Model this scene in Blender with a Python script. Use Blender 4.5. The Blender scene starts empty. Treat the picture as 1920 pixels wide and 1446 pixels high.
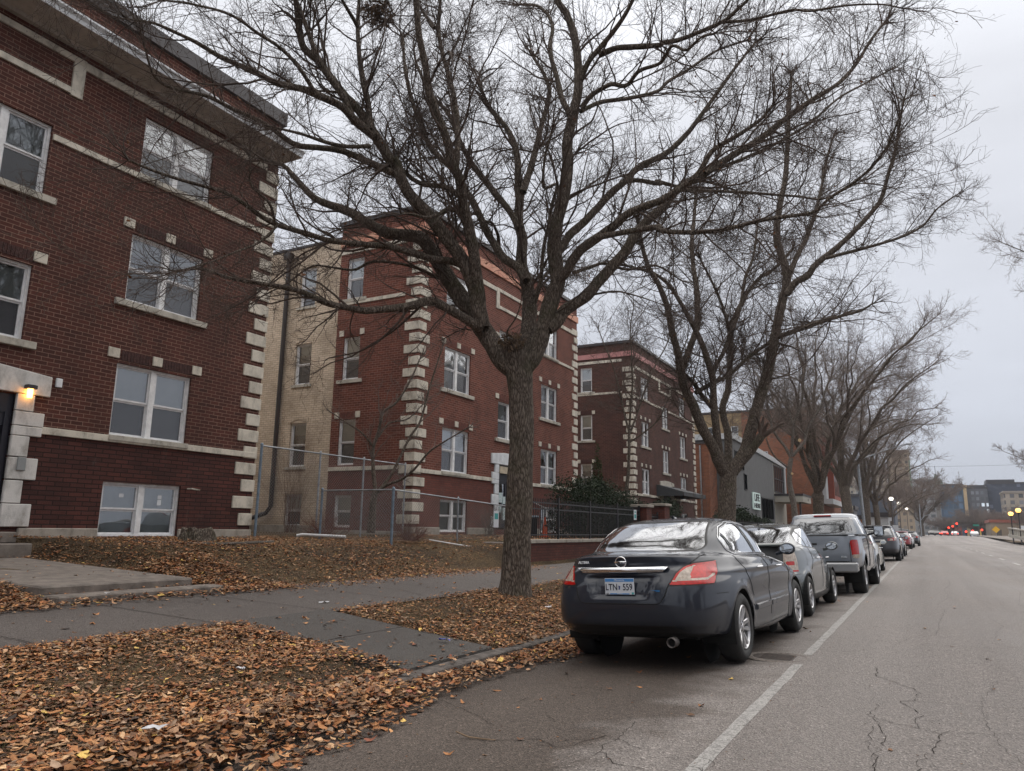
import bpy, bmesh, math, random
import numpy as np
from mathutils import Vector, Matrix, Euler
random.seed(7); rng = np.random.default_rng(7)
SC = bpy.context.scene; COL = SC.collection; PI = math.pi
# ------------------------------------------------------------ camera
cd = bpy.data.cameras.new('camera'); cam = bpy.data.objects.new('camera', cd); COL.objects.link(cam)
cd.sensor_width = 36.0; cd.lens = 1388/1920*36; cd.clip_start = .05; cd.clip_end = 3000
CR = [[0.877034, 0.077051, 0.47421], [0.480172, -0.172862, -0.859973], [0.015711, 0.981928, -0.188604]]
m = Matrix(CR).to_4x4(); m.translation = Vector((0, 0, 1.35)); cam.matrix_world = m
SC.camera = cam
# ------------------------------------------------------------ world, sun, exposure
SUN_EL, SUN_ROT = math.radians(48), math.radians(200)
w = bpy.data.worlds.new('World'); SC.world = w; w.use_nodes = True
nt = w.node_tree; nt.nodes.clear()
out = nt.nodes.new('ShaderNodeOutputWorld'); bg = nt.nodes.new('ShaderNodeBackground')
sky = nt.nodes.new('ShaderNodeTexSky'); sky.sky_type = 'NISHITA'; sky.sun_disc = False
sky.sun_elevation = SUN_EL; sky.sun_rotation = SUN_ROT; sky.air_density = 1.0; sky.dust_density = 4.0; sky.ozone_density = 1.0
hs = nt.nodes.new('ShaderNodeHueSaturation'); hs.inputs['Saturation'].default_value = .18; hs.inputs['Value'].default_value = 1.0
nt.links.new(sky.outputs[0], hs.inputs['Color'])
geo = nt.nodes.new('ShaderNodeTexCoord'); sep = nt.nodes.new('ShaderNodeSeparateXYZ'); nt.links.new(geo.outputs['Generated'], sep.inputs[0])
ramp = nt.nodes.new('ShaderNodeValToRGB'); nt.links.new(sep.outputs['Z'], ramp.inputs[0])
e = ramp.color_ramp.elements
e[0].position = 0.0; e[0].color = (2.9, 3.12, 3.6, 1); e[1].position = .95; e[1].color = (12.2, 11.7, 11.3, 1)
for ps_, cl_ in ((.14, (3.45, 3.65, 4.15, 1)), (.42, (4.3, 4.42, 4.8, 1)), (.62, (5.9, 6.0, 6.35, 1)), (.8, (9.8, 9.55, 9.4, 1))):
    k = ramp.color_ramp.elements.new(ps_); k.color = cl_
nz = nt.nodes.new('ShaderNodeTexNoise'); nz.inputs['Scale'].default_value = 2.2; nz.inputs['Detail'].default_value = 4
mp = nt.nodes.new('ShaderNodeMapping'); mp.inputs['Scale'].default_value = (1, 1, 3.2); nt.links.new(geo.outputs['Generated'], mp.inputs[0]); nt.links.new(mp.outputs[0], nz.inputs['Vector'])
mr = nt.nodes.new('ShaderNodeMapRange'); mr.inputs[1].default_value = .3; mr.inputs[2].default_value = .7; mr.inputs[3].default_value = .89; mr.inputs[4].default_value = 1.08
nt.links.new(nz.outputs['Fac'], mr.inputs[0])
mx = nt.nodes.new('ShaderNodeMixRGB'); mx.inputs[0].default_value = .85; nt.links.new(hs.outputs[0], mx.inputs[1]); nt.links.new(ramp.outputs[0], mx.inputs[2])
ml = nt.nodes.new('ShaderNodeVectorMath'); ml.operation = 'SCALE'; nt.links.new(mx.outputs[0], ml.inputs[0]); nt.links.new(mr.outputs[0], ml.inputs['Scale'])
nt.links.new(ml.outputs[0], bg.inputs['Color']); bg.inputs['Strength'].default_value = .142
nt.links.new(bg.outputs[0], out.inputs[0])
sd = bpy.data.lights.new('sun', 'SUN'); sd.energy = 1.3; sd.angle = math.radians(75); sd.color = (1, .95, .88)
sun = bpy.data.objects.new('sun', sd); COL.objects.link(sun)
sun.rotation_euler = (PI/2-SUN_EL, 0, PI-SUN_ROT+PI); sun.location = (0, 0, 40)
SC.view_settings.view_transform = 'Standard'; SC.view_settings.look = 'None'; SC.view_settings.exposure = 0.40; SC.view_settings.gamma = 1
SC.cycles.max_bounces = 6; SC.cycles.transparent_max_bounces = 24; SC.cycles.glossy_bounces = 3; SC.cycles.diffuse_bounces = 3
# ------------------------------------------------------------ object helpers
def tag(o, label=None, cat=None, group=None, kind=None):
    if label: o['label'] = label
    if cat: o['category'] = cat
    if group: o['group'] = group
    if kind: o['kind'] = kind
    return o
def empty(name, loc, rz=0, label=None, cat=None, group=None, tilt=0):
    o = bpy.data.objects.new(name, None); COL.objects.link(o); o.location = loc; o.rotation_euler = (0, tilt, rz)
    o.empty_display_size = .2
    return tag(o, label, cat, group)
SPLIT = {'plinth','string_course','lintel_block','cap_stone_','notice','door_notice','window_sticker','roof_rail','door_moulding'}
class MB:
    def __init__(s): s.v = []; s.f = []; s.m = []; s.ch = []
    def add(s, vs, fs, mi=0):
        b = len(s.v); s.ch.append((b, len(s.f))); s.v.extend([tuple(p) for p in vs]); s.f.extend([tuple(b+i for i in q) for q in fs]); s.m.extend([mi]*len(fs)); return s
    def box(s, x0, x1, y0, y1, z0, z1, mi=0):
        return s.add([(x0,y0,z0),(x1,y0,z0),(x1,y1,z0),(x0,y1,z0),(x0,y0,z1),(x1,y0,z1),(x1,y1,z1),(x0,y1,z1)],
              [(0,3,2,1),(4,5,6,7),(0,1,5,4),(1,2,6,5),(2,3,7,6),(3,0,4,7)], mi)
    def quad(s, a, b, c, d, mi=0): return s.add([a,b,c,d], [(0,1,2,3)], mi)
    def prism(s, poly, axis, a, b, mi=0):
        n = len(poly)
        def P(p, t): return {'x':(t,p[0],p[1]), 'y':(p[0],t,p[1]), 'z':(p[0],p[1],t)}[axis]
        vs = [P(p,a) for p in poly]+[P(p,b) for p in poly]
        fs = [tuple(range(n-1,-1,-1)), tuple(range(n,2*n))]+[(i,(i+1)%n,n+(i+1)%n,n+i) for i in range(n)]
        return s.add(vs, fs, mi)
    def tube(s, pts, rad, k=8, mi=0, caps=True):
        P = [Vector(p) for p in pts]; n = len(P)
        if not hasattr(rad, '__len__'): rad = [rad]*n
        t = (P[1]-P[0]).normalized(); u = t.orthogonal().normalized(); vs = []
        for i in range(n):
            tt = (P[min(i+1,n-1)]-P[max(i-1,0)])
            tt = tt.normalized() if tt.length > 1e-9 else t
            u = (u-tt*u.dot(tt)); u = u.normalized() if u.length > 1e-6 else tt.orthogonal().normalized()
            w_ = tt.cross(u)
            for j in range(k):
                a = 2*PI*j/k; vs.append(P[i]+(u*math.cos(a)+w_*math.sin(a))*rad[i])
        fs = [(i*k+j, i*k+(j+1)%k, (i+1)*k+(j+1)%k, (i+1)*k+j) for i in range(n-1) for j in range(k)]
        if caps: fs += [tuple(range(k-1,-1,-1)), tuple(range((n-1)*k, n*k))]
        return s.add(vs, fs, mi)
    def lathe(s, prof, c=(0,0,0), axis='z', k=24, mi=0):
        vs = []; n = len(prof)
        for r, h in prof:
            for j in range(k):
                a = 2*PI*j/k; x, y = r*math.cos(a), r*math.sin(a)
                p = (x,y,h) if axis=='z' else ((h,x,y) if axis=='x' else (y,h,x))
                vs.append((p[0]+c[0], p[1]+c[1], p[2]+c[2]))
        fs = [(i*k+j, i*k+(j+1)%k, (i+1)*k+(j+1)%k, (i+1)*k+j) for i in range(n-1) for j in range(k)]
        return s.add(vs, fs, mi)
    def build(s, name, mats, parent=None, smooth=False, local=False, bevel=0, label=None):
        if name in SPLIT and len(s.ch) > 1:
            o = None
            for i, (v0, f0) in enumerate(s.ch):
                v1, f1 = s.ch[i+1] if i+1 < len(s.ch) else (len(s.v), len(s.f)); q = MB(); q.add(s.v[v0:v1], [tuple(j-v0 for j in f) for f in s.f[f0:f1]]); q.m = s.m[f0:f1]; q.ch = [(0,0)]; o = q.build(name, mats, parent, smooth, local, bevel, label)
            return o
        me = bpy.data.meshes.new(name)
        v = np.array(s.v, dtype=float).reshape(-1,3)
        if parent is not None and not local:
            v = v-np.array(parent_world(parent))
        me.from_pydata(v.tolist(), [], s.f)
        if not isinstance(mats, (list, tuple)): mats = [mats]
        for mm in mats: me.materials.append(mm)
        if len(mats) > 1: me.polygons.foreach_set('material_index', s.m)
        if smooth: me.polygons.foreach_set('use_smooth', [True]*len(s.f))
        me.update()
        if bevel:
            bm = bmesh.new(); bm.from_mesh(me); bmesh.ops.recalc_face_normals(bm, faces=bm.faces)
            bmesh.ops.bevel(bm, geom=[e_ for e_ in bm.edges if e_.calc_face_angle(0) > .5], offset=bevel, segments=1, affect='EDGES')
            bm.to_mesh(me); bm.free()
        o = bpy.data.objects.new(name, me); COL.objects.link(o)
        if parent is not None: o.parent = parent
        if label: o['label'] = label
        return o
def parent_world(p):
    x = Vector((0,0,0))
    while p is not None: x = x+Vector(p.location); p = p.parent
    return x
def npmesh(name, V, F, mats, parent=None, smooth=False, matidx=None, color=None):
    """V (n,3) array, F (m,k) int array of equal-size faces"""
    me = bpy.data.meshes.new(name); V = np.asarray(V, dtype=np.float32); F = np.asarray(F, dtype=np.int32)
    if parent is not None: V = V-np.array(parent_world(parent), dtype=np.float32)
    nf, kk = F.shape
    me.vertices.add(len(V)); me.vertices.foreach_set('co', V.ravel())
    me.loops.add(nf*kk); me.loops.foreach_set('vertex_index', F.ravel())
    me.polygons.add(nf); me.polygons.foreach_set('loop_start', np.arange(0, nf*kk, kk, dtype=np.int32))
    if not isinstance(mats, (list, tuple)): mats = [mats]
    for mm in mats: me.materials.append(mm)
    if matidx is not None: me.polygons.foreach_set('material_index', np.asarray(matidx, dtype=np.int32))
    me.polygons.foreach_set('use_smooth', np.full(nf, smooth))
    if color is not None:
        ca = me.color_attributes.new('tint', 'FLOAT_COLOR', 'POINT'); ca.data.foreach_set('color', np.asarray(color, dtype=np.float32).ravel())
    me.update(calc_edges=True)
    o = bpy.data.objects.new(name, me); COL.objects.link(o)
    if parent is not None: o.parent = parent
    return o
def copy_tree(o, parent=None):
    c = o.copy(); COL.objects.link(c)
    if parent is not None: c.parent = parent
    for ch in list(o.children): copy_tree(ch, c)
    return c
# ------------------------------------------------------------ material helpers
def newmat(name):
    mt = bpy.data.materials.new(name); mt.use_nodes = True; n = mt.node_tree.nodes; b = n['Principled BSDF']
    return mt, mt.node_tree, b
def N(nt, typ, **kw):
    n = nt.nodes.new(typ)
    for a, b in kw.items():
        if a.startswith('_'): n.inputs[a[1:].replace('_', ' ')].default_value = b
        else: setattr(n, a, b)
    return n
def rampn(nt, src, stops, interp='LINEAR'):
    r = nt.nodes.new('ShaderNodeValToRGB'); r.color_ramp.interpolation = interp
    el = r.color_ramp.elements
    while len(el) > 1: el.remove(el[-1])
    el[0].position = stops[0][0]; el[0].color = (*stops[0][1], 1) if len(stops[0][1]) == 3 else stops[0][1]
    for p, c in stops[1:]:
        q = el.new(p); q.color = (*c, 1)
    nt.links.new(src, r.inputs[0]); return r
def mat(name, col, rough=.6, metal=0, spec=.5, noise=0, nscale=8, bump=0, bscale=40, coat=0, emis=None, estr=0, col2=None, detail=5):
    mt, nt, b = newmat(name)
    b.inputs['Base Color'].default_value = (*col, 1); b.inputs['Roughness'].default_value = rough
    b.inputs['Metallic'].default_value = metal; b.inputs['Specular IOR Level'].default_value = spec
    if coat: b.inputs['Coat Weight'].default_value = coat; b.inputs['Coat Roughness'].default_value = .05
    if emis: b.inputs['Emission Color'].default_value = (*emis, 1); b.inputs['Emission Strength'].default_value = estr
    tc = N(nt, 'ShaderNodeTexCoord')
    if noise or col2:
        nn = N(nt, 'ShaderNodeTexNoise', _Scale=nscale, _Detail=detail, _Roughness=.6); nt.links.new(tc.outputs['Object'], nn.inputs['Vector'])
        c2 = col2 if col2 else tuple(min(1, c*(1+noise)) for c in col); c1 = col if col2 else tuple(c*(1-noise) for c in col)
        r = rampn(nt, nn.outputs['Fac'], [(.32, c1), (.68, c2)]); nt.links.new(r.outputs[0], b.inputs['Base Color'])
    if bump:
        n2 = N(nt, 'ShaderNodeTexNoise', _Scale=bscale, _Detail=4); nt.links.new(tc.outputs['Object'], n2.inputs['Vector'])
        bp = N(nt, 'ShaderNodeBump', _Strength=bump, _Distance=.02); nt.links.new(n2.outputs['Fac'], bp.inputs['Height']); nt.links.new(bp.outputs[0], b.inputs['Normal'])
    return mt
def brickmat(name, c1, c2, mortar, rowh=.0675, bw=.21, msize=.007, stain=(.05,.04,.04), stainamt=.35, offs=(0,0), bumpd=.006):
    mt, nt, b = newmat(name); tc = N(nt, 'ShaderNodeTexCoord'); sp = N(nt, 'ShaderNodeSeparateXYZ'); nt.links.new(tc.outputs['Object'], sp.inputs[0])
    ad = N(nt, 'ShaderNodeMath', operation='ADD'); nt.links.new(sp.outputs[0], ad.inputs[0]); nt.links.new(sp.outputs[1], ad.inputs[1])
    cb = N(nt, 'ShaderNodeCombineXYZ'); nt.links.new(ad.outputs[0], cb.inputs[0]); nt.links.new(sp.outputs[2], cb.inputs[1])
    wn = N(nt, 'ShaderNodeTexNoise', _Scale=3, _Detail=2); nt.links.new(tc.outputs['Object'], wn.inputs['Vector'])
    wm = N(nt, 'ShaderNodeVectorMath', operation='MULTIPLY_ADD'); wm.inputs[1].default_value = (.012,.012,0); nt.links.new(wn.outputs['Color'], wm.inputs[0]); nt.links.new(cb.outputs[0], wm.inputs[2])
    bt = N(nt, 'ShaderNodeTexBrick', _Scale=1.0); bt.offset = .5
    bt.inputs['Brick Width'].default_value = bw; bt.inputs['Row Height'].default_value = rowh; bt.inputs['Mortar Size'].default_value = msize; bt.inputs['Mortar Smooth'].default_value = .3; bt.inputs['Bias'].default_value = 0
    bt.inputs['Color1'].default_value = (*c1,1); bt.inputs['Color2'].default_value = (*c2,1); bt.inputs['Mortar'].default_value = (*mortar,1)
    nt.links.new(wm.outputs[0], bt.inputs['Vector'])
    n1 = N(nt, 'ShaderNodeTexNoise', _Scale=.9, _Detail=8, _Roughness=.62); nt.links.new(tc.outputs['Object'], n1.inputs['Vector'])
    r1 = rampn(nt, n1.outputs['Fac'], [(.38,(0,0,0)),(.75,(stainamt,)*3)])
    mx = N(nt, 'ShaderNodeMixRGB'); nt.links.new(r1.outputs[0], mx.inputs[0]); nt.links.new(bt.outputs['Color'], mx.inputs[1]); mx.inputs[2].default_value = (*stain,1)
    n2 = N(nt, 'ShaderNodeTexNoise', _Scale=45, _Detail=3); nt.links.new(tc.outputs['Object'], n2.inputs['Vector'])
    m2 = N(nt, 'ShaderNodeMixRGB', blend_type='OVERLAY'); m2.inputs[0].default_value = .35; nt.links.new(mx.outputs[0], m2.inputs[1]); nt.links.new(n2.outputs['Fac'], m2.inputs[2])
    # faint pale efflorescence patches
    n3 = N(nt, 'ShaderNodeTexNoise', _Scale=1.7, _Detail=9, _Roughness=.7); mp3 = N(nt, 'ShaderNodeMapping'); mp3.inputs['Scale'].default_value = (1,1,.35); mp3.inputs['Location'].default_value = (7,3,2)
    nt.links.new(tc.outputs['Object'], mp3.inputs[0]); nt.links.new(mp3.outputs[0], n3.inputs['Vector'])
    r3 = rampn(nt, n3.outputs['Fac'], [(.6,(0,0,0)),(.8,(.22,)*3)]); m3 = N(nt, 'ShaderNodeMixRGB'); nt.links.new(r3.outputs[0], m3.inputs[0]); nt.links.new(m2.outputs[0], m3.inputs[1]); m3.inputs[2].default_value = (.3,.25,.22,1)
    nt.links.new(m3.outputs[0], b.inputs['Base Color']); b.inputs['Roughness'].default_value = .88; b.inputs['Specular IOR Level'].default_value = .25
    iv = N(nt, 'ShaderNodeMath', operation='SUBTRACT'); iv.inputs[0].default_value = 1; nt.links.new(bt.outputs['Fac'], iv.inputs[1])
    a2 = N(nt, 'ShaderNodeMath', operation='MULTIPLY_ADD'); a2.inputs[1].default_value = .4; nt.links.new(n2.outputs['Fac'], a2.inputs[0]); nt.links.new(iv.outputs[0], a2.inputs[2])
    bp = N(nt, 'ShaderNodeBump', _Strength=.8, _Distance=bumpd); nt.links.new(a2.outputs[0], bp.inputs['Height']); nt.links.new(bp.outputs[0], b.inputs['Normal'])
    return mt
def glassmat(name, tint=(.75,.8,.8), refl=.0, rough=.02, op=.0, opcol=(.05,.06,.06), wav=.15):
    mt, nt, b = newmat(name); nt.nodes.remove(b); o = nt.nodes['Material Output']
    tr = N(nt, 'ShaderNodeBsdfTransparent'); tr.inputs[0].default_value = (*tint,1)
    gl = N(nt, 'ShaderNodeBsdfGlossy', _Roughness=rough); gl.inputs[0].default_value = (.95,.97,1,1)
    lw = N(nt, 'ShaderNodeFresnel', _IOR=1.55); mm = N(nt, 'ShaderNodeMath', operation='MULTIPLY_ADD'); mm.inputs[1].default_value = 1.6; mm.inputs[2].default_value = refl
    geo = N(nt, 'ShaderNodeTexCoord'); nn = N(nt, 'ShaderNodeTexNoise', _Scale=1.3, _Detail=1); nt.links.new(geo.outputs['Object'], nn.inputs['Vector'])
    bp = N(nt, 'ShaderNodeBump', _Strength=wav, _Distance=.02); nt.links.new(nn.outputs['Fac'], bp.inputs['Height']); nt.links.new(bp.outputs[0], gl.inputs['Normal'])
    nt.links.new(lw.outputs[0], mm.inputs[0]); mx = N(nt, 'ShaderNodeMixShader'); nt.links.new(mm.outputs[0], mx.inputs[0])
    src = tr.outputs[0]
    if op:
        df = N(nt, 'ShaderNodeBsdfDiffuse'); df.inputs[0].default_value = (*opcol,1); mo = N(nt, 'ShaderNodeMixShader'); mo.inputs[0].default_value = op
        nt.links.new(tr.outputs[0], mo.inputs[1]); nt.links.new(df.outputs[0], mo.inputs[2]); src = mo.outputs[0]
    nt.links.new(src, mx.inputs[1]); nt.links.new(gl.outputs[0], mx.inputs[2]); nt.links.new(mx.outputs[0], o.inputs[0])
    return mt
def text(s, size, loc, rot, m_, par=None, name='lettering', ext=.004, ax='CENTER', bold=0):
    cu = bpy.data.curves.new(name, 'FONT'); cu.body = s; cu.size = size; cu.extrude = ext; cu.align_x = ax; cu.align_y = 'CENTER'; cu.offset = bold
    to = bpy.data.objects.new(name, cu); COL.objects.link(to); bpy.context.view_layer.update()
    me = bpy.data.meshes.new_from_object(to.evaluated_get(bpy.context.evaluated_depsgraph_get())); COL.objects.unlink(to); bpy.data.objects.remove(to)
    me.materials.clear(); me.materials.append(m_)
    me.transform(Matrix.Translation(Vector(loc)) @ rot.to_matrix().to_4x4() if hasattr(rot, 'to_matrix') else Matrix.Translation(Vector(loc)) @ rot)
    if par is not None: me.transform(Matrix.Translation(-parent_world(par)))
    o = bpy.data.objects.new(name, me); COL.objects.link(o)
    if par is not None: o.parent = par
    return o
M = {}
# ============================================================ TERRAIN
def smooth(a, b, t):
    t = min(1, max(0, (t-a)/(b-a))); return t*t*(3-2*t)
def gz(x, y):
    """height of the walkable ground"""
    if x >= -1.2: z = 0.025
    elif x >= -4.05: z = .025-.040*(-1.2-x)
    elif x >= -4.12: z = -.089
    elif x >= -4.28: z = 0.025
    elif x >= -6.7: z = .025+.245*((-4.28-x)/2.42)
    elif x >= -9.2: z = .27+.08*((-6.7-x)/2.5)
    else:
        a = smooth(-9.2, -12.2, x) if y < 15 else (smooth(-9.2, -12.2, x)*(1-smooth(15,18.5,y))+smooth(15,18.5,y)*smooth(-9.75,-9.8,x))
        z = .35+.58*a+.07*smooth(-12, -15, x)
    if y > 18.6 and x < -9.6: z = 1.0+.06*smooth(-12,-15,x)
    if x < -9.2 and 4.4 < y < 8.7 and x > -14.6:
        p = smooth(4.5, 5.4, y)*(1-smooth(7.8, 8.6, y)); pz = .53+.12*max(0, min(1, (-9.64-x)/4.56)) if x < -9.6 else .36
        z = z*(1-p)+min(z, pz)*p
    return z
def bumps(x, y):
    return .02*math.sin(x*2.1+y*1.3)*math.sin(y*.9-x*.7)+.012*math.sin(x*5.3-y*4.1+1)*math.sin(y*3.7)
soil = None
def soilmat():
    mt, nt, b = newmat('soil'); tc = N(nt, 'ShaderNodeTexCoord')
    n1 = N(nt, 'ShaderNodeTexNoise', _Scale=26, _Detail=10, _Roughness=.75); n2 = N(nt, 'ShaderNodeTexNoise', _Scale=.8, _Detail=6); n3 = N(nt, 'ShaderNodeTexVoronoi', _Scale=48)
    for q in (n1, n2, n3): nt.links.new(tc.outputs['Object'], q.inputs['Vector'])
    r1 = rampn(nt, n1.outputs['Fac'], [(.3,(.022,.017,.014)),(.5,(.055,.04,.028)),(.7,(.12,.085,.05))])
    r3 = rampn(nt, n3.outputs['Color'], [(.2,(.05,.035,.022)),(.55,(.13,.085,.045)),(.8,(.2,.14,.08)),(1,(.09,.08,.04))])
    mx = N(nt, 'ShaderNodeMixRGB'); r2 = rampn(nt, n2.outputs['Fac'], [(.4,(.15,)*3),(.56,(.85,)*3)]); nt.links.new(r2.outputs[0], mx.inputs[0]); nt.links.new(r1.outputs[0], mx.inputs[1]); nt.links.new(r3.outputs[0], mx.inputs[2])
    nt.links.new(mx.outputs[0], b.inputs['Base Color']); b.inputs['Roughness'].default_value = .95; b.inputs['Specular IOR Level'].default_value = .15
    ad = N(nt, 'ShaderNodeMath', operation='ADD'); nt.links.new(n1.outputs['Fac'], ad.inputs[0]); nt.links.new(n3.outputs['Distance'], ad.inputs[1])
    bp = N(nt, 'ShaderNodeBump', _Strength=.9, _Distance=.03); nt.links.new(ad.outputs[0], bp.inputs['Height']); nt.links.new(bp.outputs[0], b.inputs['Normal'])
    return mt
def asphaltmat(name, base=(.16,.15,.145), dark=(.085,.075,.07), agg=150, patch=None, edge=None, spec=.35, rough=.75, hi=None):
    mt, nt, b = newmat(name); tc = N(nt, 'ShaderNodeTexCoord')
    n1 = N(nt, 'ShaderNodeTexVoronoi', _Scale=agg); n2 = N(nt, 'ShaderNodeTexNoise', _Scale=.45, _Detail=6, _Roughness=.6); n3 = N(nt, 'ShaderNodeTexNoise', _Scale=agg*1.6, _Detail=2)
    mp = N(nt, 'ShaderNodeMapping'); mp.inputs['Scale'].default_value = (1,.35,1); nt.links.new(tc.outputs['Object'], mp.inputs[0])
    nt.links.new(tc.outputs['Object'], n1.inputs['Vector']); nt.links.new(tc.outputs['Object'], n3.inputs['Vector']); nt.links.new(mp.outputs[0], n2.inputs['Vector'])
    h = hi or tuple(c*1.9 for c in base)
    r1 = rampn(nt, n1.outputs['Color'], [(0,tuple(c*.30 for c in base)),(.35,tuple(c*.8 for c in base)),(.6,base),(.85,tuple(c*1.4 for c in base)),(1,tuple(c*1.4 for c in h))])
    r2 = rampn(nt, n2.outputs['Fac'], [(.36,(.62,)*3),(.62,(0,)*3)])
    mx = N(nt, 'ShaderNodeMixRGB'); nt.links.new(r2.outputs[0], mx.inputs[0]); nt.links.new(r1.outputs[0], mx.inputs[1]); mx.inputs[2].default_value = (*dark,1)
    m2 = N(nt, 'ShaderNodeMixRGB', blend_type='OVERLAY'); m2.inputs[0].default_value = .45; nt.links.new(mx.outputs[0], m2.inputs[1]); nt.links.new(n3.outputs['Fac'], m2.inputs[2]); last = m2
    if edge:   # parking lane: a darker, browner strip of asphalt left of x = edge, with an uneven border
        sp = N(nt, 'ShaderNodeSeparateXYZ'); nt.links.new(tc.outputs['Object'], sp.inputs[0]); n5 = N(nt, 'ShaderNodeTexNoise', _Scale=1.4, _Detail=5); nt.links.new(tc.outputs['Object'], n5.inputs['Vector'])
        q = N(nt, 'ShaderNodeMath', operation='MULTIPLY_ADD'); q.inputs[1].default_value = 2.4; nt.links.new(n5.outputs['Fac'], q.inputs[0]); nt.links.new(sp.outputs[0], q.inputs[2])
        r5 = N(nt, 'ShaderNodeMapRange'); r5.inputs[1].default_value = edge+1.2; r5.inputs[2].default_value = edge-.55+1.2; r5.inputs[3].default_value = 0; r5.inputs[4].default_value = .9; nt.links.new(q.outputs[0], r5.inputs[0])
        m5 = N(nt, 'ShaderNodeMixRGB', blend_type='MULTIPLY'); nt.links.new(r5.outputs[0], m5.inputs[0]); nt.links.new(last.outputs[0], m5.inputs[1]); m5.inputs[2].default_value = (.40,.345,.30,1); last = m5
        # tyre-polished paler bands in the driving lane
        wv = N(nt, 'ShaderNodeTexNoise', _Scale=.6, _Detail=3); mp2 = N(nt, 'ShaderNodeMapping'); mp2.inputs['Scale'].default_value = (1.3,.03,1); nt.links.new(tc.outputs['Object'], mp2.inputs[0]); nt.links.new(mp2.outputs[0], wv.inputs['Vector'])
        r6 = rampn(nt, wv.outputs['Fac'], [(.35,(.86,.84,.84)),(.65,(1.18,1.17,1.17))]); m6 = N(nt, 'ShaderNodeMixRGB', blend_type='MULTIPLY'); m6.inputs[0].default_value = 1; nt.links.new(last.outputs[0], m6.inputs[1]); nt.links.new(r6.outputs[0], m6.inputs[2]); last = m6
    nt.links.new(last.outputs[0], b.inputs['Base Color'])
    rr = rampn(nt, n2.outputs['Fac'], [(.35,(rough-.22,)*3),(.6,(rough,)*3)]); nt.links.new(rr.outputs[0], b.inputs['Roughness']); b.inputs['Specular IOR Level'].default_value = spec
    bp = N(nt, 'ShaderNodeBump', _Strength=.9, _Distance=.012); nt.links.new(n1.outputs['Distance'], bp.inputs['Height']); nt.links.new(bp.outputs[0], b.inputs['Normal'])
    return mt
M['soil'] = soilmat()
M['road'] = asphaltmat('road_asphalt', edge=-1.5, base=(.212,.192,.178), dark=(.135,.12,.11), agg=85)
M['walk'] = asphaltmat('sidewalk_asphalt', base=(.135,.118,.108), dark=(.07,.058,.052), agg=95, hi=(.24,.2,.18))
M['slab'] = asphaltmat('old_concrete_slab', base=(.145,.135,.125), dark=(.10,.09,.083), agg=260, hi=(.2,.18,.17))
M['curb'] = mat('curb_stone', (.11,.095,.085), .9, noise=.5, nscale=9, bump=.6, bscale=60)
# ground sheet --------------------------------------------------------
def grid(xs, ys, zf):
    V = np.array([(x, y, zf(x, y)) for y in ys for x in xs]); nx = len(xs); ny = len(ys)
    i = np.arange(nx-1)[None,:]+nx*np.arange(ny-1)[:,None]; i = i.ravel()
    return V, np.stack([i, i+1, i+1+nx, i+nx], 1)
xs = list(np.concatenate([[-900,-300,-120,-60,-30,-18], np.arange(-15.5,-9.8,.25), [-9.79,-9.6,-9.4,-9.2]]))+[-9.0,-7.5,-6.7]+list(np.arange(-6.6,-4.3,.1))+[-4.28]
ys = list(np.arange(-12,30,.22))+list(np.arange(30,110,2.))+[140,200,300,500,900,1600]
def lawnz(x, y):
    z = gz(x, y)
    if x < -16: z = 1.06
    if -6.66 < x < -4.3: z += bumps(x, y)*.8+.02
    elif x < -9.25 and x > -15: z += bumps(x, y)
    elif -9.2 <= x <= -6.7: z -= .05
    elif x == -4.28: z -= .02
    if 5.7 < y < 7.55 and -6.75 < x < -4.3: z = gz(x, y)-.06
    if y > 140 : z = min(z, .3)
    return z
V, F = grid(xs, ys, lawnz)
gnd = tag(npmesh('lawn_ground', V, F, M['soil'], smooth=True), kind='structure')
V, F = grid([-2500,0,2500], [-600,0,1000,2800], lambda x, y: -.6)
tag(npmesh('ground', V, F, M['soil']), kind='structure')
# road: one sheet with camber down to the gutter; rises a little far right
def roadz(x, y):
    z = gz(x, y)
    if x < -4.05: z = -.089
    return z+1.02*smooth(130, 235, y)
V, F = grid([-4.2,-4.05,-3.1,-2.2,-1.2,0,4,8,13.2], list(np.arange(-14,60,2))+[70,90,110,130,145,160,175,190,205,220,235,300,400,700,1500], roadz)
tag(npmesh('road', V, F, M['road'], smooth=True), kind='structure')
# cross street at the far end and the bank beyond the right kerb
b = MB(); b.box(-120,-4.2,118,128,-.3,.035); tag(b.build('cross_street', M['road']), kind='structure')
b = MB()
y = -14
segs = []
while y < 150:
    L_ = 2.4 if y < 40 else 9
    j = random.uniform(-.012,.012)
    b.box(-4.27+j,-4.09+j,y,y+L_-.012,-.3,.03+random.uniform(-.006,.006)); y += L_
tag(b.build('kerb', M['curb'], bevel=.012), kind='structure')
V, F = grid([-9.35,-9.2,-8.6,-8,-7.4,-6.7], list(np.arange(-12,40,.6))+[50,70,100,150], lambda x, y: gz(max(x,-9.2), 0)+.004*math.sin(y*1.7+x))
tag(npmesh('sidewalk', V, F, M['walk'], smooth=True), kind='structure')
b = MB()
def slabz(x): return gz(x, 0)+.028
for x0, x1 in ((-6.72,-5.52),(-5.5,-4.29)):
    b.add([(x0,5.86,slabz(x0)),(x1,5.86,slabz(x1)),(x1,7.42,slabz(x1)),(x0,7.42,slabz(x0)),(x0,5.86,slabz(x0)-.2),(x1,5.86,slabz(x1)-.2),(x1,7.42,slabz(x1)-.2),(x0,7.42,slabz(x0)-.2)],
      [(0,1,2,3),(7,6,5,4),(0,4,5,1),(1,5,6,2),(2,6,7,3),(3,7,4,0)])
tag(b.build('concrete_path', M['slab']), kind='structure')
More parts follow.
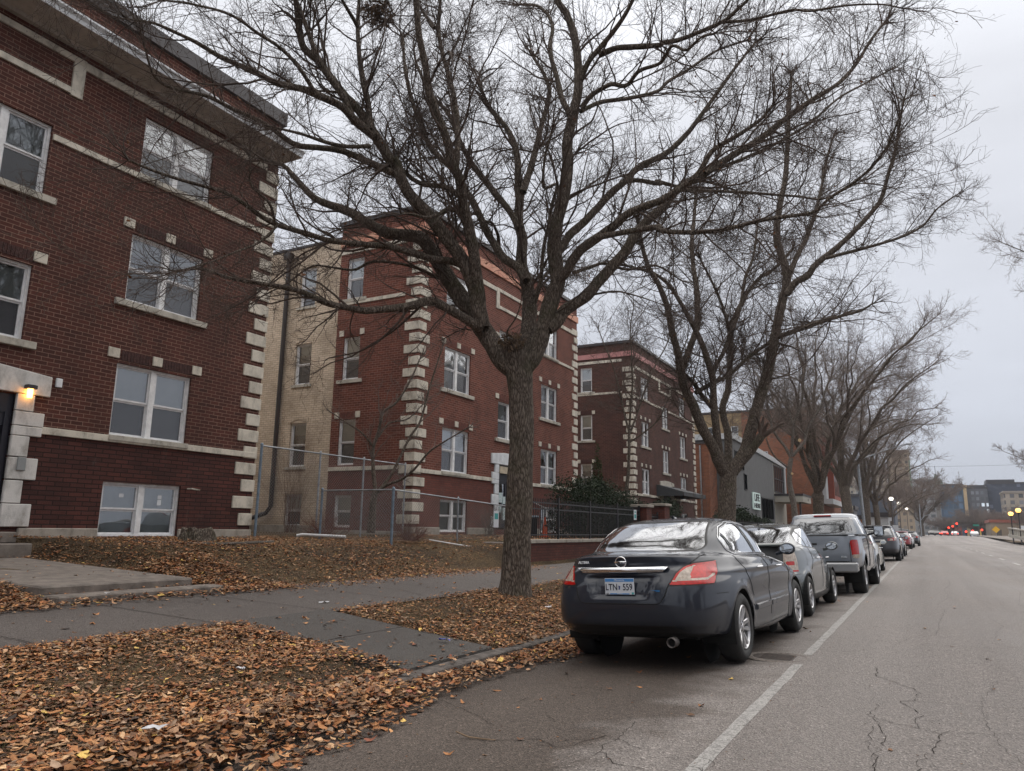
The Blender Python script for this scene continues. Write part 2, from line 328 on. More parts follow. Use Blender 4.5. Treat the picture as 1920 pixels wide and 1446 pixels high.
# sidewalk joints
# painted parking line -------------------------------------------------
def paintmat(name, keep=.5):
    mt, nt, b = newmat(name); tc = N(nt, 'ShaderNodeTexCoord'); nn = N(nt, 'ShaderNodeTexNoise', _Scale=16, _Detail=8, _Roughness=.75); nt.links.new(tc.outputs['Object'], nn.inputs['Vector'])
    n2 = N(nt, 'ShaderNodeTexVoronoi', _Scale=120); nt.links.new(tc.outputs['Object'], n2.inputs['Vector'])
    ad = N(nt, 'ShaderNodeMath', operation='MULTIPLY_ADD'); ad.inputs[1].default_value = .35; nt.links.new(n2.outputs['Color'], ad.inputs[0]); nt.links.new(nn.outputs['Fac'], ad.inputs[2])
    r = rampn(nt, ad.outputs[0], [(keep-.06,(.34,.33,.31)),(keep+.12,(.30,.29,.275)),(keep+.2,(.17,.16,.155))]); nt.links.new(r.outputs[0], b.inputs['Base Color']); b.inputs['Roughness'].default_value = .8
    return mt
M['paint'] = paintmat('worn_road_paint', .555); M['paint2'] = paintmat('road_paint', .85)
b = MB(); ysl = list(np.arange(-3, 8.55, .25)); 
def strip(b, x, y0, y1, wd, step=.3, jit=.006):
    yy = y0; pl = None
    while yy <= y1+1e-6:
        jj = (random.uniform(-jit,jit), random.uniform(-jit,jit)); z0 = gz(x,yy)+.004
        p = ((x-wd/2+jj[0], yy, gz(x-wd/2,yy)+.004), (x+wd/2+jj[1], yy, z0+(0)))
        if pl: b.quad(pl[0], pl[1], p[1], p[0])
        pl = p; yy += step
strip(b, -1.24, -3, 8.55, .095); strip(b, -1.24, 9.1, 9.1+115.5, .095, step=.5)
tag(b.build('parking_line', M['paint']), kind='structure')
b = MB()
for yy in (34,42,50,58,66,74,83,92,104): b.box(3.72-.07,3.72+.07,yy,yy+3,-.01,.029)
for xx, y0, y1 in ((7.2,92,125),(10.0,70,110)): b.box(xx-.06,xx+.06,y0,y1,-.01,.029)
b.box(-3.5,11,121,121.5,-.01,.040); b.box(-3.5,11,112,112.5,-.01,.029)
tag(b.build('lane_markings', M['paint2']), kind='structure')
# cracks ---------------------------------------------------------------
M['crack'] = mat('crack_dark', (.018,.015,.013), .95, spec=.1)  # plain dark colour of the cracks and joints
CR_ = [[(-.52,8.67),(-.51,8.13),(-.37,7.92),(-.2,7.69),(-.15,7.51),(-.18,7.15),(-.28,7.07),(-.21,6.86),(-.13,6.62),(-.16,6.41),(-.14,6.18)],
[(-.43,6.81),(-.47,6.41),(-.42,6.25),(-.37,5.99),(-.33,5.83),(-.34,5.58),(-.36,5.34),(-.36,5.0),(-.3,4.2)],
[(-.14,6.18),(-.06,6.13),(-.01,6.08),(-.04,5.71),(-.1,5.51),(-.14,5.22),(-.1,4.6)],[(-.01,6.08),(.06,6.2),(.18,6.23),(.48,6.39),(1.2,6.6)],
[(-.18,7.15),(.01,7.16),(.23,7.19),(.57,7.32),(1.3,7.5)],[(-1.16,9.42),(-.8,9.67),(-.48,10.24),(-.3,11.19),(.01,11.83),(.07,12.55),(.07,13.3),(.2,15.5),(.1,17),(.35,19),(.3,21.5),(.5,24),(.45,28)],
[(.01,11.83),(.09,11.63)],[(-.8,8.21),(-.57,8.16),(-.49,8.14)],[(-.47,6.41),(-.31,6.24),(-.14,6.18)],[(.69,11.93),(.74,12.34),(.74,12.61),(.9,13.5),(.8,15)],
[(-.29,10.57),(.17,10.79),(.59,10.87),(.94,11.21),(2,11.6)],[(-1.94,5.43),(-1.89,5.25),(-1.88,4.91),(-1.9,4.72),(-1.86,4.58),(-1.88,4.4),(-2.0,4.1)],[(-1.86,4.58),(-1.7,4.4),(-1.5,4.35)],[(-2.3,4.55),(-2.1,4.6),(-1.94,5.0)],
[(-1.44,10.68),(-1.09,10.73),(-.5,10.82)],[(-1.09,12.25),(-.64,12.38),(-.35,12.42)],[(-3.0,4.6),(-2.6,4.55),(-2.35,4.7),(-2.15,4.55)],[(-3.7,5.5),(-3.2,5.2),(-2.8,4.9)],
[(1.6,14),(1.5,18),(1.9,22),(1.7,28),(2.1,36)],[(-1.2,16),(.3,16.3),(1.4,16.2),(3,16.8)],[(-1.2,20.5),(.6,20.2),(2.5,21)],[(-3.8,27),(-1,27.5),(2,27)],[(3.0,18),(3.1,26),(2.8,34),(3.3,48)],[(-1.2,33),(1,33.4),(3.5,33)],[(.8,40),(1,50),(.7,60),(1.1,75)]]
b = MB()
def jag(pts, amp):
    o = []
    for (a, c) in zip(pts[:-1], pts[1:]):
        d = math.hypot(c[0]-a[0], c[1]-a[1]); n = max(2, int(d/.055)) if d < 1.5 else max(3, int(d/.12))
        for i in range(n):
            t = i/n; o.append((a[0]+(c[0]-a[0])*t+random.gauss(0,amp), a[1]+(c[1]-a[1])*t+random.gauss(0,amp)))
    o.append(pts[-1]); return o
rc = random.Random(77)
for i in range(26):
    x0, y0 = rc.uniform(-1.1,7), 4.5+38*rc.random()**1.5; long_ = rc.random() < .5; ln = rc.uniform(.6,2.4)*(1+y0/25); pts = [(x0,y0)]
    for k in range(rc.randint(3,6)): pts.append((pts[-1][0]+(rc.gauss(0,.10) if long_ else rc.uniform(.2,.5)*ln*.6), pts[-1][1]+(ln*rc.uniform(.15,.35) if long_ else rc.gauss(0,.10))))
    CR_.append(pts)
for i in range(14):
    x0, y0 = rc.uniform(-3.6,-1.3), rc.uniform(3.8,7.5); pts = [(x0,y0)]
    for k in range(rc.randint(3,5)): pts.append((pts[-1][0]+rc.uniform(-.05,.28), pts[-1][1]+rc.gauss(0,.12)))
    CR_.append(pts)
for pl in CR_:
    q = jag(pl, .011); wd0 = random.uniform(.0014,.0031)*(1 if CR_.index(pl) < 26 else .6)
    for i in range(len(q)-1):
        a, c = q[i], q[i+1]; dx, dy = c[0]-a[0], c[1]-a[1]; L_ = math.hypot(dx,dy)+1e-6; wd = wd0*random.uniform(.35,1.35); nx, ny = -dy/L_*wd, dx/L_*wd
        b.quad((a[0]-nx,a[1]-ny,gz(a[0],a[1])+.0045),(a[0]+nx,a[1]+ny,gz(a[0],a[1])+.0045),(c[0]+nx,c[1]+ny,gz(c[0],c[1])+.0045),(c[0]-nx,c[1]-ny,gz(c[0],c[1])+.0045))
# joints of the sidewalk and the concrete path
for yy in (-1.4,.4,2.2,3.95,5.8,7.45,9.25,11.05,12.85,14.6,16.4,18.2,20,22,24,26,28):
    q = jag([(-9.15,yy),(-6.75,yy+.02)], .006)
    for a, c in zip(q[:-1], q[1:]): b.quad((a[0],a[1],gz(a[0],0)+.009),(c[0],c[1],gz(c[0],0)+.009),(c[0],c[1]+.012,gz(c[0],0)+.009),(a[0],a[1]+.012,gz(a[0],0)+.009))
for q in ([(-8.9,4.4),(-8.2,4.9),(-7.9,5.6)],[(-7.0,9.9),(-7.8,10.3),(-8.5,10.1)],[(-6.9,12.0),(-7.5,12.5),(-7.4,13.1)]):
    q = jag(q, .012)
    for a, c in zip(q[:-1], q[1:]): b.quad((a[0],a[1],gz(a[0],0)+.009),(c[0],c[1],gz(c[0],0)+.009),(c[0]+.005,c[1]+.007,gz(c[0],0)+.009),(a[0]+.005,a[1]+.007,gz(a[0],0)+.009))
tag(b.build('road_cracks', M['crack']), kind='structure')
# manhole ---------------------------------------------------------------
t = empty('manhole_cover', (-1.5,8.8,.013), 0, 'round rusty manhole cover sunk in the asphalt beside the painted parking line', 'manhole cover')
b = MB(); b.lathe([(.26,.006),(.285,.012),(.32,.010),(.35,.000)], k=32); b.build('ring', mat('manhole_ring', (.13,.11,.095), .8, noise=.5, nscale=30), t, local=True, smooth=True)
b = MB(); b.lathe([(0.0,.006),(.25,.006),(.26,.001)], k=32)
for i in range(6): b.box(-.17,.17,-.16+i*.06,-.145+i*.06,.004,.009)
b.build('lid', mat('manhole_iron', (.055,.042,.036), .7, metal=.3, noise=.5, nscale=25), t, local=True)
# porch walk of the near building: two low steps and a sloping concrete pad
M['conc'] = mat('weathered_concrete', (.17,.145,.125), .9, noise=.35, nscale=5, bump=.5, bscale=70, detail=9)
b = MB()
b.add([(-9.64,5.5,.54),(-9.64,7.72,.54),(-14.2,7.72,.69),(-14.2,5.5,.69),(-9.64,5.5,.35),(-9.64,7.72,.35),(-14.2,7.72,.4),(-14.2,5.5,.4)],[(0,1,2,3),(4,7,6,5),(0,4,5,1),(1,5,6,2),(2,6,7,3),(3,7,4,0)])
b.box(-9.5,-9.17,5.45,7.9,.3,.45)
tag(b.build('garden_path', M['conc'], bevel=.02), kind='structure')
# ============================================================ BUILDINGS
M['brickA'] = brickmat('dark_red_brick', (.105,.036,.026), (.062,.024,.019), (.27,.17,.13), rowh=.084, bw=.245, msize=.0065, stain=(.035,.018,.015), stainamt=.55)
M['brickA2'] = brickmat('purple_brown_brick', (.108,.038,.029), (.066,.026,.021), (.026,.014,.013), rowh=.092, bw=.30, msize=.011, stain=(.018,.012,.012), stainamt=.5, bumpd=.012)
M['brickB'] = brickmat('red_brick', (.185,.060,.040), (.115,.038,.027), (.30,.19,.15), rowh=.084, bw=.245, stain=(.05,.022,.018), stainamt=.55)
M['brickB2'] = brickmat('red_brick_base', (.18,.058,.042), (.13,.046,.036), (.11,.065,.055), rowh=.078, stain=(.04,.02,.018), stainamt=.5)
M['brickC'] = brickmat('brown_brick', (.098,.040,.031), (.060,.027,.022), (.17,.11,.09), rowh=.084, bw=.245, stain=(.022,.015,.013), stainamt=.5)
M['cream'] = brickmat('cream_brick', (.68,.57,.45), (.56,.46,.35), (.28,.22,.17), rowh=.084, bw=.245, stain=(.16,.12,.08), stainamt=.6)
M['orange'] = brickmat('orange_brick', (.26,.10,.055), (.16,.065,.038), (.20,.13,.10), rowh=.12, bw=.35, stain=(.14,.06,.035), stainamt=.6)
M['creamfar'] = brickmat('tan_brick', (.30,.22,.12), (.22,.15,.09), (.2,.15,.1), rowh=.14, bw=.4, stain=(.12,.08,.05), stainamt=.6)
M['soldier'] = mat('soldier_brick', (.05,.02,.017), .9, noise=.45, nscale=14, bump=.7, bscale=30)
M['soldierB'] = mat('red_soldier_brick', (.115,.038,.027), .9, noise=.35, nscale=14, bump=.7, bscale=30)
def stonemat(name, c=(.60,.555,.47), st=(.22,.195,.155)):
    mt, nt, b = newmat(name); tc = N(nt, 'ShaderNodeTexCoord'); mp = N(nt, 'ShaderNodeMapping'); mp.inputs['Scale'].default_value = (1,1,.6); nt.links.new(tc.outputs['Object'], mp.inputs[0])
    n1 = N(nt, 'ShaderNodeTexNoise', _Scale=3.3, _Detail=10, _Roughness=.72); nt.links.new(mp.outputs[0], n1.inputs['Vector'])
    r = rampn(nt, n1.outputs['Fac'], [(.30,st),(.44,tuple(v*.78 for v in c)),(.55,c),(.75,tuple(min(1,v*1.12) for v in c))]); nt.links.new(r.outputs[0], b.inputs['Base Color']); b.inputs['Roughness'].default_value = .88
    n2 = N(nt, 'ShaderNodeTexNoise', _Scale=40, _Detail=4); nt.links.new(tc.outputs['Object'], n2.inputs['Vector']); bp = N(nt, 'ShaderNodeBump', _Strength=.4, _Distance=.01); nt.links.new(n2.outputs['Fac'], bp.inputs['Height']); nt.links.new(bp.outputs[0], b.inputs['Normal'])
    return mt
M['stone'] = stonemat('limestone'); M['stone2'] = stonemat('stained_limestone', (.46,.43,.37), (.13,.12,.095)); M['stonedk'] = stonemat('plinth_concrete', (.34,.305,.26), (.15,.13,.11))
M['patch'] = stonemat('peeling_painted_stone', (.60,.58,.55), (.28,.25,.215))
M['white'] = mat('weathered_white_paint', (.72,.72,.72), .55, noise=.16, nscale=7); M['sash'] = mat('window_sash_paint', (.66,.66,.67), .5, noise=.1, nscale=9)
M['glass'] = glassmat('window_glass', refl=.13, wav=.35); M['screen'] = glassmat('insect_screen', refl=.02, rough=.25, op=.72, opcol=(.045,.045,.05))
M['glassdk'] = glassmat('dark_window_glass', refl=.22, op=.5, opcol=(.03,.035,.04))
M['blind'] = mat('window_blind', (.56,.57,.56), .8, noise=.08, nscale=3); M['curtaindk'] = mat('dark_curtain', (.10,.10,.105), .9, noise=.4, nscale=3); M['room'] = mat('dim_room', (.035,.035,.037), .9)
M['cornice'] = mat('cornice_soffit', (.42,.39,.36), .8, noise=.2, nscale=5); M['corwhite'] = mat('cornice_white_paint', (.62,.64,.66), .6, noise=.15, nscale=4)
M['cap'] = mat('dark_metal_coping', (.045,.04,.042), .5, metal=.3); M['copper'] = mat('bare_salmon_cornice_strip', (.50,.20,.13), .7, noise=.35, nscale=2.5, col2=(.62,.33,.22), detail=8)
M['pink'] = mat('dusty_pink_cornice_strip', (.42,.19,.18), .7, noise=.2, nscale=2, detail=8)
M['roof'] = mat('roof_felt', (.06,.06,.06), .9); M['downspout'] = mat('dark_brown_metal', (.035,.028,.026), .5)
M['black'] = mat('black_metal', (.012,.012,.014), .45, noise=.3, nscale=20); M['doordk'] = mat('dark_door_paint', (.018,.017,.026), .4)
class Face:
    """vertical plane: facing +x at x=p ('x') or facing -y at y=p ('y')"""
    def __init__(s, kind, p): s.k = kind; s.p = p
    def T(s, u, z, d): return (s.p+d, u, z) if s.k == 'x' else (u, s.p-d, z)
    def box(s, b, u0, u1, z0, z1, d0, d1, mi=0):
        if s.k == 'x': b.box(s.p+min(d0,d1), s.p+max(d0,d1), u0, u1, z0, z1, mi)
        else: b.box(u0, u1, s.p-max(d0,d1), s.p-min(d0,d1), z0, z1, mi)
    def wall(s, b, u0, u1, z0, z1, ops, depth=.14, mi=0, mfun=None, zc=()):
        us = sorted({u0,u1,*[o[0] for o in ops],*[o[1] for o in ops]}); zs = sorted({z0,z1,*zc,*[o[2] for o in ops],*[o[3] for o in ops]})
        us = [u for u in us if u0 <= u <= u1]; zs = [z for z in zs if z0 <= z <= z1]
        fl = s.k == 'y'
        def q(a, c, d, e, m_): b.quad(*( (a,c,d,e) if not fl else (a,c,d,e) ), mi=m_)
        for a, c in zip(us[:-1], us[1:]):
            for e_, f_ in zip(zs[:-1], zs[1:]):
                cu, cz = (a+c)/2, (e_+f_)/2
                if any(o[0] < cu < o[1] and o[2] < cz < o[3] for o in ops): continue
                q(s.T(a,e_,0), s.T(c,e_,0), s.T(c,f_,0), s.T(a,f_,0), mfun(cz) if mfun else mi)
        for o in ops:
            m_ = mfun((o[2]+o[3])/2) if mfun else mi
            A, B_, C_, D_ = [(o[0],o[2]),(o[1],o[2]),(o[1],o[3]),(o[0],o[3])]
            for P_, Q_ in ((A,B_),(B_,C_),(C_,D_),(D_,A)): q(s.T(*P_,0), s.T(*P_,-depth), s.T(*Q_,-depth), s.T(*Q_,0), m_)
def window(par, fc, u0, u1, z0, z1, n=2, mull=.13, fr=.05, sash=.04, rec=.10, upper=.5, blind=None, frame='white', lower='screen', single=False, seed=None, boxed=True, glass='glass'):
    r = random.Random(seed if seed is not None else int((u0*31+z0*17)*100))
    b = MB(); F_ = fc.box
    F_(b,u0,u0+fr,z0,z1,-rec-.05,-rec+.04); F_(b,u1-fr,u1,z0,z1,-rec-.05,-rec+.04); F_(b,u0+fr,u1-fr,z1-fr,z1,-rec-.05,-rec+.039); F_(b,u0+fr,u1-fr,z0,z0+fr*.8,-rec-.05,-rec+.045)
    iw = (u1-u0-2*fr-mull*(n-1))/n; W_ = b.build
    for i in range(1, n): F_(b,u0+fr+i*iw+(i-1)*mull,u0+fr+i*iw+i*mull,z0+fr*.8,z1-fr,-rec-.05,-rec+.03)
    w_ = b.build('window', M[frame], par)
    g, s2, bl = MB(), MB(), MB(); z0i, z1i = z0+fr*.8, z1-fr; zm = z0i+(z1i-z0i)*(1-upper)
    for i in range(n):
        a = u0+fr+i*(iw+mull); c = a+iw
        for (p, q, dd) in ((z0i, zm if not single else z1i, -.035), (zm, z1i, -.01)):
            if single and p == zm: continue
            F_(s2,a,a+sash,p,q,-rec+dd-.02,-rec+dd+.012); F_(s2,c-sash,c,p,q,-rec+dd-.02,-rec+dd+.012)
            F_(s2,a+sash,c-sash,p,p+sash,-rec+dd-.02,-rec+dd+.011); F_(s2,a+sash,c-sash,q-sash,q,-rec+dd-.02,-rec+dd+.011)
            mi = 0 if (p == zm or single or lower == 'glass') else 1
            g.quad(fc.T(a+sash,p+sash,-rec+dd-.008), fc.T(c-sash,p+sash,-rec+dd-.008), fc.T(c-sash,q-sash,-rec+dd-.008), fc.T(a+sash,q-sash,-rec+dd-.008), mi)
        h = (r.choice([.25,.5,.5,.55,1,1]) if blind is None else blind)
        zb = z1i-(z1i-z0i)*h
        bl.quad(fc.T(a,zb,-rec-.12), fc.T(c,zb,-rec-.12), fc.T(c,z1i,-rec-.12), fc.T(a,z1i,-rec-.12), 0)
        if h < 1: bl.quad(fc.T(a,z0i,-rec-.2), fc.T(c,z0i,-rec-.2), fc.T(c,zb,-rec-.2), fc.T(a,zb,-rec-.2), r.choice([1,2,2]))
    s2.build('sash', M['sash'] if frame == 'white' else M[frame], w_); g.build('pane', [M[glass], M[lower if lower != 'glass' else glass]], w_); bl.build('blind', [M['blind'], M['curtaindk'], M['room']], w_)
    return w_
def quoins(par, fc, side, ue, z0, z1, sg, per=.84, mats=None, wl=.62, ws=.40, wrap=None):
    """stones on facade edge at u=ue growing to the inside (sg=+1/-1) and round the corner on face side"""
    b = MB(); z = z0; i = 0
    while z < z1:
        w_ = wl if i % 2 else ws; h = .30
        w2 = (ws if i % 2 else wl)
        # one stone box round the corner
        if fc.k == 'x':
            y_in = ue+sg*w_; xa = fc.p+.035
            b.box(fc.p-.3, xa, min(ue-sg*.035,y_in), max(ue-sg*.035,y_in), z, z+h)
            if side: b.box(fc.p-w2, fc.p-.302, min(ue-sg*.034,ue+sg*.2), max(ue-sg*.034,ue+sg*.2), z, z+h)
        z += per/2; i += 1
    return b.build('quoins', mats or M['stone'], par, bevel=.012)
def apartment(name, label, y0, y1, dz, ps, cols, bk, cornice, sidebr, seed, group):
    R_ = random.Random(seed); X = -15; base = empty(name, (X, (y0+y1)/2, 1.0+dz), 0, label, 'apartment building', group)
    fc = Face('x', X); up, lo, sol = bk
    Z = lambda z: dz+1.05+(z-1.05)*ps
    L_, C_, R__ = cols
    ops = []; wins = []
    for (a, c) in (L_, R__):
        for z0_, z1_ in ((3.14,4.72),(6.12,7.68),(9.10,10.53)): wins.append((a,c,Z(z0_),Z(z1_)))
        wins.append((a,c,Z(1.04),Z(2.17)))
    for z0_, z1_ in ((4.755,6.27),(7.76,9.27)): wins.append((C_[0],C_[1],Z(z0_),Z(z1_)))
    ym = (C_[0]+C_[1])/2; dr = (ym-.9, ym+.9, Z(1.15), Z(3.7))
    ops = wins+[dr]; b = MB()
    top = Z(12.35)
    fc.wall(b, y0, y1, .4+dz, top, ops, mfun=lambda z: 1 if z < Z(3.05) else 0, zc=(Z(3.05),))
    # side walls, back and roof slab
    sw = []
    fs = Face('y', y0)
    if sidebr:
        for z0_, z1_ in ((3.3,4.93),(6.38,7.97),(9.43,11.0)): sw.append((-18.43,-17.65,Z(z0_)-.03*0,Z(z1_)))
        sw.append((-18.43,-17.65,Z(1.15),Z(2.25)))
    fs.wall(b, -18.8, X, .4+dz, top, sw, mfun=lambda z: 1 if z < Z(3.05) else 0, zc=(Z(3.05),))
    b.quad((X,y1,.4),(X,y1,top),(-18.8,y1,top),(-18.8,y1,.4),0)
    b.quad((-18.8,y0,Z(11.7)),(-18.8,y0,top),(-18.8,y1,top),(-18.8,y1,Z(11.7)),0)
    b.build('wall', [M[up], M[lo]], base)
    b = MB(); cw = []
    if sidebr:
        for z0_, z1_ in ((3.3,4.93),(6.38,7.97),(9.43,11.0)): cw.append((-20.85,-20.03,Z(z0_),Z(z1_)))
        cw.append((-20.85,-20.03,Z(1.15),Z(2.3)))
    f2 = Face('y', y0+.02); f2.wall(b, -34, -18.8, 1.2+dz, Z(11.85), cw, depth=.14)
    b.quad((-34,y1-.02,1.0),(-18.8,y1-.02,1.0),(-18.8,y1-.02,Z(11.85)),(-34,y1-.02,Z(11.85)))
    b.quad((-34,y0+.02,1.0),(-34,y1-.02,1.0),(-34,y1-.02,Z(11.85)),(-34,y0+.02,Z(11.85)))
    b.build('rear_wall', M['cream'], base)
    b = MB(); b.box(-34,-15.2,y0+.15,y1-.15,Z(11.6),Z(11.7)); b.box(-34.05,-18.8,y0-.02,y0+.2,Z(11.852),Z(11.95)); b.box(-34.05,-18.8,y1-.2,y1+.02,Z(11.852),Z(11.95))
    b.box(-18.9,X+.10,y0-.10,y1+.10,top,top+.38*ps if cornice=='white' else top+.16); b.build('roof', M['cap'], base)
    b = MB(); fc.box(b, y0-.03, y1+.03, .4+dz, Z(1.2), -.3, .05)
    fo = [w_ for w_ in wins if w_[2] < Z(1.1)]
    b = MB(); us = sorted([y0-.03, y1+.03]+[v for w_ in fo for v in (w_[0]-.02, w_[1]+.02)]+[ym-1.25, ym+1.25])
    for i in range(0, len(us), 2): fc.box(b, us[i], us[i+1], .4+dz, Z(1.2), -.3, .055)
    fs.box(b, -18.8, X-.31, .4+dz, Z(1.2)-.15, -.3, .05); fs.box(b, -34, -18.81, .4+dz, 1.2+dz, -.3, .03)
    b.build('plinth', M['stonedk'], base, bevel=.015)
    # string courses
    b = MB(); g = .02
    fc.box(b, ym+1.25, y1-.04, Z(3.0), Z(3.14), -.1, .05); fc.box(b, y0+.04, ym-1.25, Z(3.0), Z(3.14), -.1, .05)
    if sidebr:
        fs.box(b, -18.8, X-.66, Z(3.1), Z(3.24), -.1, .04); fs.box(b, -18.8, X-.66, Z(9.2), Z(9.33), -.1, .04); fs.box(b, -18.8, X-.66, Z(10.95)+.25, Z(11.12)+.25, -.1, .04)
    us = [y0+.42, C_[0]-.02, C_[1]+.02, y1-.42]
    for a, c in ((us[0],us[1]),(us[2],us[3])): fc.box(b, a, c, Z(8.97), Z(9.10), -.1, .045)
    fc.box(b, y0+.42, ym-1.35, Z(10.80), Z(10.98), -.1, .045); fc.box(b, ym+1.35, y1-.42, Z(10.80), Z(10.98), -.1, .045)
    fc.box(b, ym-1.35, ym+1.35, Z(10.86), Z(11.0), -.1, .045); fc.box(b, ym-1.1, ym+1.1, Z(10.13), Z(10.27), -.1, .045)
    fc.box(b, ym-1.35, ym-1.1, Z(10.1), Z(10.858), -.1, .05); fc.box(b, ym+1.1, ym+1.35, Z(10.1), Z(10.858), -.1, .05)
    b.build('string_course', M['stone'], base, bevel=.008)
    quoins(base, fc, True, y1, Z(1.30), Z(10.9), -1); quoins(base, fc, True, y0, Z(1.30), Z(10.9), 1)
    # windows, sills, lintels with stone blocks
    for i, (a, c, z0_, z1_) in enumerate(wins):
        wd = window(base, fc, a, c, z0_, z1_, lower='glass' if z0_ < Z(1.1) else 'screen', blind=None if z0_ > Z(1.1) else 1, frame='white', seed=seed*50+i, n=1 if (a,c)==C_ and name=='x' else 2, glass='glass')
        if z0_ > Z(4) and z0_ < Z(9): s_ = MB(); fc.box(s_, a-.24, c+.24, z0_-.14, z0_, -.09, .07); s_.build('sill', M['stone2'], wd, bevel=.008)
        elif z0_ >= Z(9) or abs(z0_-Z(3.14)) < .01: s_ = MB(); fc.box(s_, a-.03, c+.03, z0_-.10, z0_+.012, -.09, .075); s_.build('sill', M['stone2'], wd, bevel=.006)
        if z1_ < Z(9) and z0_ > Z(2):
            s_ = MB(); ks = ((a-.24,a+.02),((a+c)/2-.12,(a+c)/2+.12),(c-.02,c+.24))
            for k0, k1 in ks: fc.box(s_, k0, k1, z1_+.09, z1_+.30, -.08, .035)
            s_.build('lintel_block', M['stone'], wd, bevel=.01)
            s_ = MB(); n_ = int((c-a)/.072)
            for q_ in range(n_):
                uu = a+q_*(c-a)/n_
                if any(k0-.03 < uu < k1-.01 for k0, k1 in ks): continue
                fc.box(s_, uu, uu+(c-a)/n_-.009, z1_+.07, z1_+.28, -.08, .008+R_.uniform(0,.006))
            s_.build('soldier_course', M[sol], wd)
    if sidebr:
        for (a, c, z0_, z1_) in sw:
            wd = window(base, fs, a, c, z0_, z1_, n=1, seed=int(z0_*77), frame='white')
            if z0_ > Z(4): s_ = MB(); fs.box(s_, a-.2, c+.2, z0_-.13, z0_, -.09, .06); s_.build('sill', M['stone2'], wd)
            if Z(2.5) < z0_ < Z(9):
                s_ = MB()
                for k0, k1 in ((a-.2,a+.0),(c,c+.2)): fs.box(s_, k0, k1, z1_+.05, z1_+.27, -.08, .035)
                s_.build('lintel_block', M['stone'], wd)
                s_ = MB()
                for q_ in range(10): fs.box(s_, a+.004+q_*(c-a)/10, a+(q_+1)*(c-a)/10-.006, z1_+.05, z1_+.26, -.08, .008)
                s_.build('soldier_course', M[sol], wd)
        for (a, c, z0_, z1_) in cw:
            wd = window(base, f2, a, c, z0_, z1_, n=1, seed=int(z0_*78), frame='white', rec=.12)
            s_ = MB(); f2.box(s_, a-.1, c+.1, z0_-.1, z0_, -.09, .05); s_.build('sill', M['stone2'], wd)
            s_ = MB(); um = (a+c)/2; hw = (c-a)/2
            for q_ in range(13):   # segmental arch of headers, with the brick infill under it
                a0 = -1+2*q_/13; a1 = -1+2*(q_+1)/13-.02; zz = lambda t: z1_-.02+.14*(1-t*t)
                pts = [(um+(hw+.06)*a0, zz(a0)), (um+(hw+.06)*a1, zz(a1)), (um+(hw+.12)*a1, zz(a1)+.2), (um+(hw+.12)*a0, zz(a0)+.2)]
                s_.add([f2.T(p[0],p[1],.02) for p in pts]+[f2.T(p[0],p[1],-.05) for p in pts], [(0,1,2,3),(0,4,5,1),(1,5,6,2),(2,6,7,3),(3,7,4,0)])
            s_.build('brick_arch', M['cream'], wd)
    # cornice / strip under the parapet
    if cornice == 'white':
        prof = [(-.05,Z(11.15)),(.12,Z(11.15)),(.14,Z(11.22)),(.76,Z(11.25)),(.78,Z(11.24)),(.80,Z(11.32)),(.86,Z(11.38)),(.86,Z(11.42)),(-.05,Z(11.62))]
        b = MB()
        n = len(prof); ya, yb = y0-.8, y1+.8
        vs = []
        for d, z in prof:
            vs += [(X+d, y0-.15*max(0,d), z), (X+d, y1+.15*max(0,d), z)]
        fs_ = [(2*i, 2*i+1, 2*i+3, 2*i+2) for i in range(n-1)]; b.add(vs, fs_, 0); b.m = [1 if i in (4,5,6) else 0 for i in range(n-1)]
        for (yy, sgn) in ((y0,-1),(y1,1)):
            vs = []
            for d, z in prof: vs += [(X+max(0,d), yy+sgn*.15*d, z), (-18.8, yy+sgn*.15*d, z)]
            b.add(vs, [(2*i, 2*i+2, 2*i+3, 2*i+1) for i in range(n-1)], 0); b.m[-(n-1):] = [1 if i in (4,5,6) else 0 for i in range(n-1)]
            b.add([(-18.8, yy+sgn*.15*d, z) for d, z in prof], [tuple(range(n))])
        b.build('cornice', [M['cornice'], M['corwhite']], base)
    else:
        b = MB(); fc.box(b, y0-.06, y1+.06, Z(11.52), Z(11.83), -.2, .06); fs.box(b, -18.8, X-.2, Z(11.52), Z(11.83), -.2, .06); b.build('cornice_strip', M[cornice], base)
    return base, fc, Z, ym
GA = 'three storey brick walk up apartment buildings with stone quoins'
bA, fcA, ZA, ymA = apartment('apartment_building', 'nearest dark red brick apartment building with a projecting pale cornice', 0.0, 13.55, 0, 1, ((2.1,4.0),(5.85,7.60),(9.56,11.44)), ('brickA','brickA2','soldier'), 'white', False, 1, GA)
bB, fcB, ZB, ymB = apartment('apartment_building', 'brighter red brick apartment building with a cream brick side wall, behind the chain link fence', 20.4, 34.05, .12, 1.015, ((22.05,23.85),(26.05,28.05),(30.0,31.72)), ('brickB','brickB2','soldierB'), 'copper', True, 2, GA)
bC, fcC, ZC, ymC = apartment('apartment_building', 'brown brick apartment building with a pink parapet strip, behind the evergreen hedge', 42.4, 56.4, .36, 1.0, ((44.0,45.45),(48.3,49.6),(52.4,53.85)), ('brickC','brickC','soldier'), 'pink', True, 3, GA)
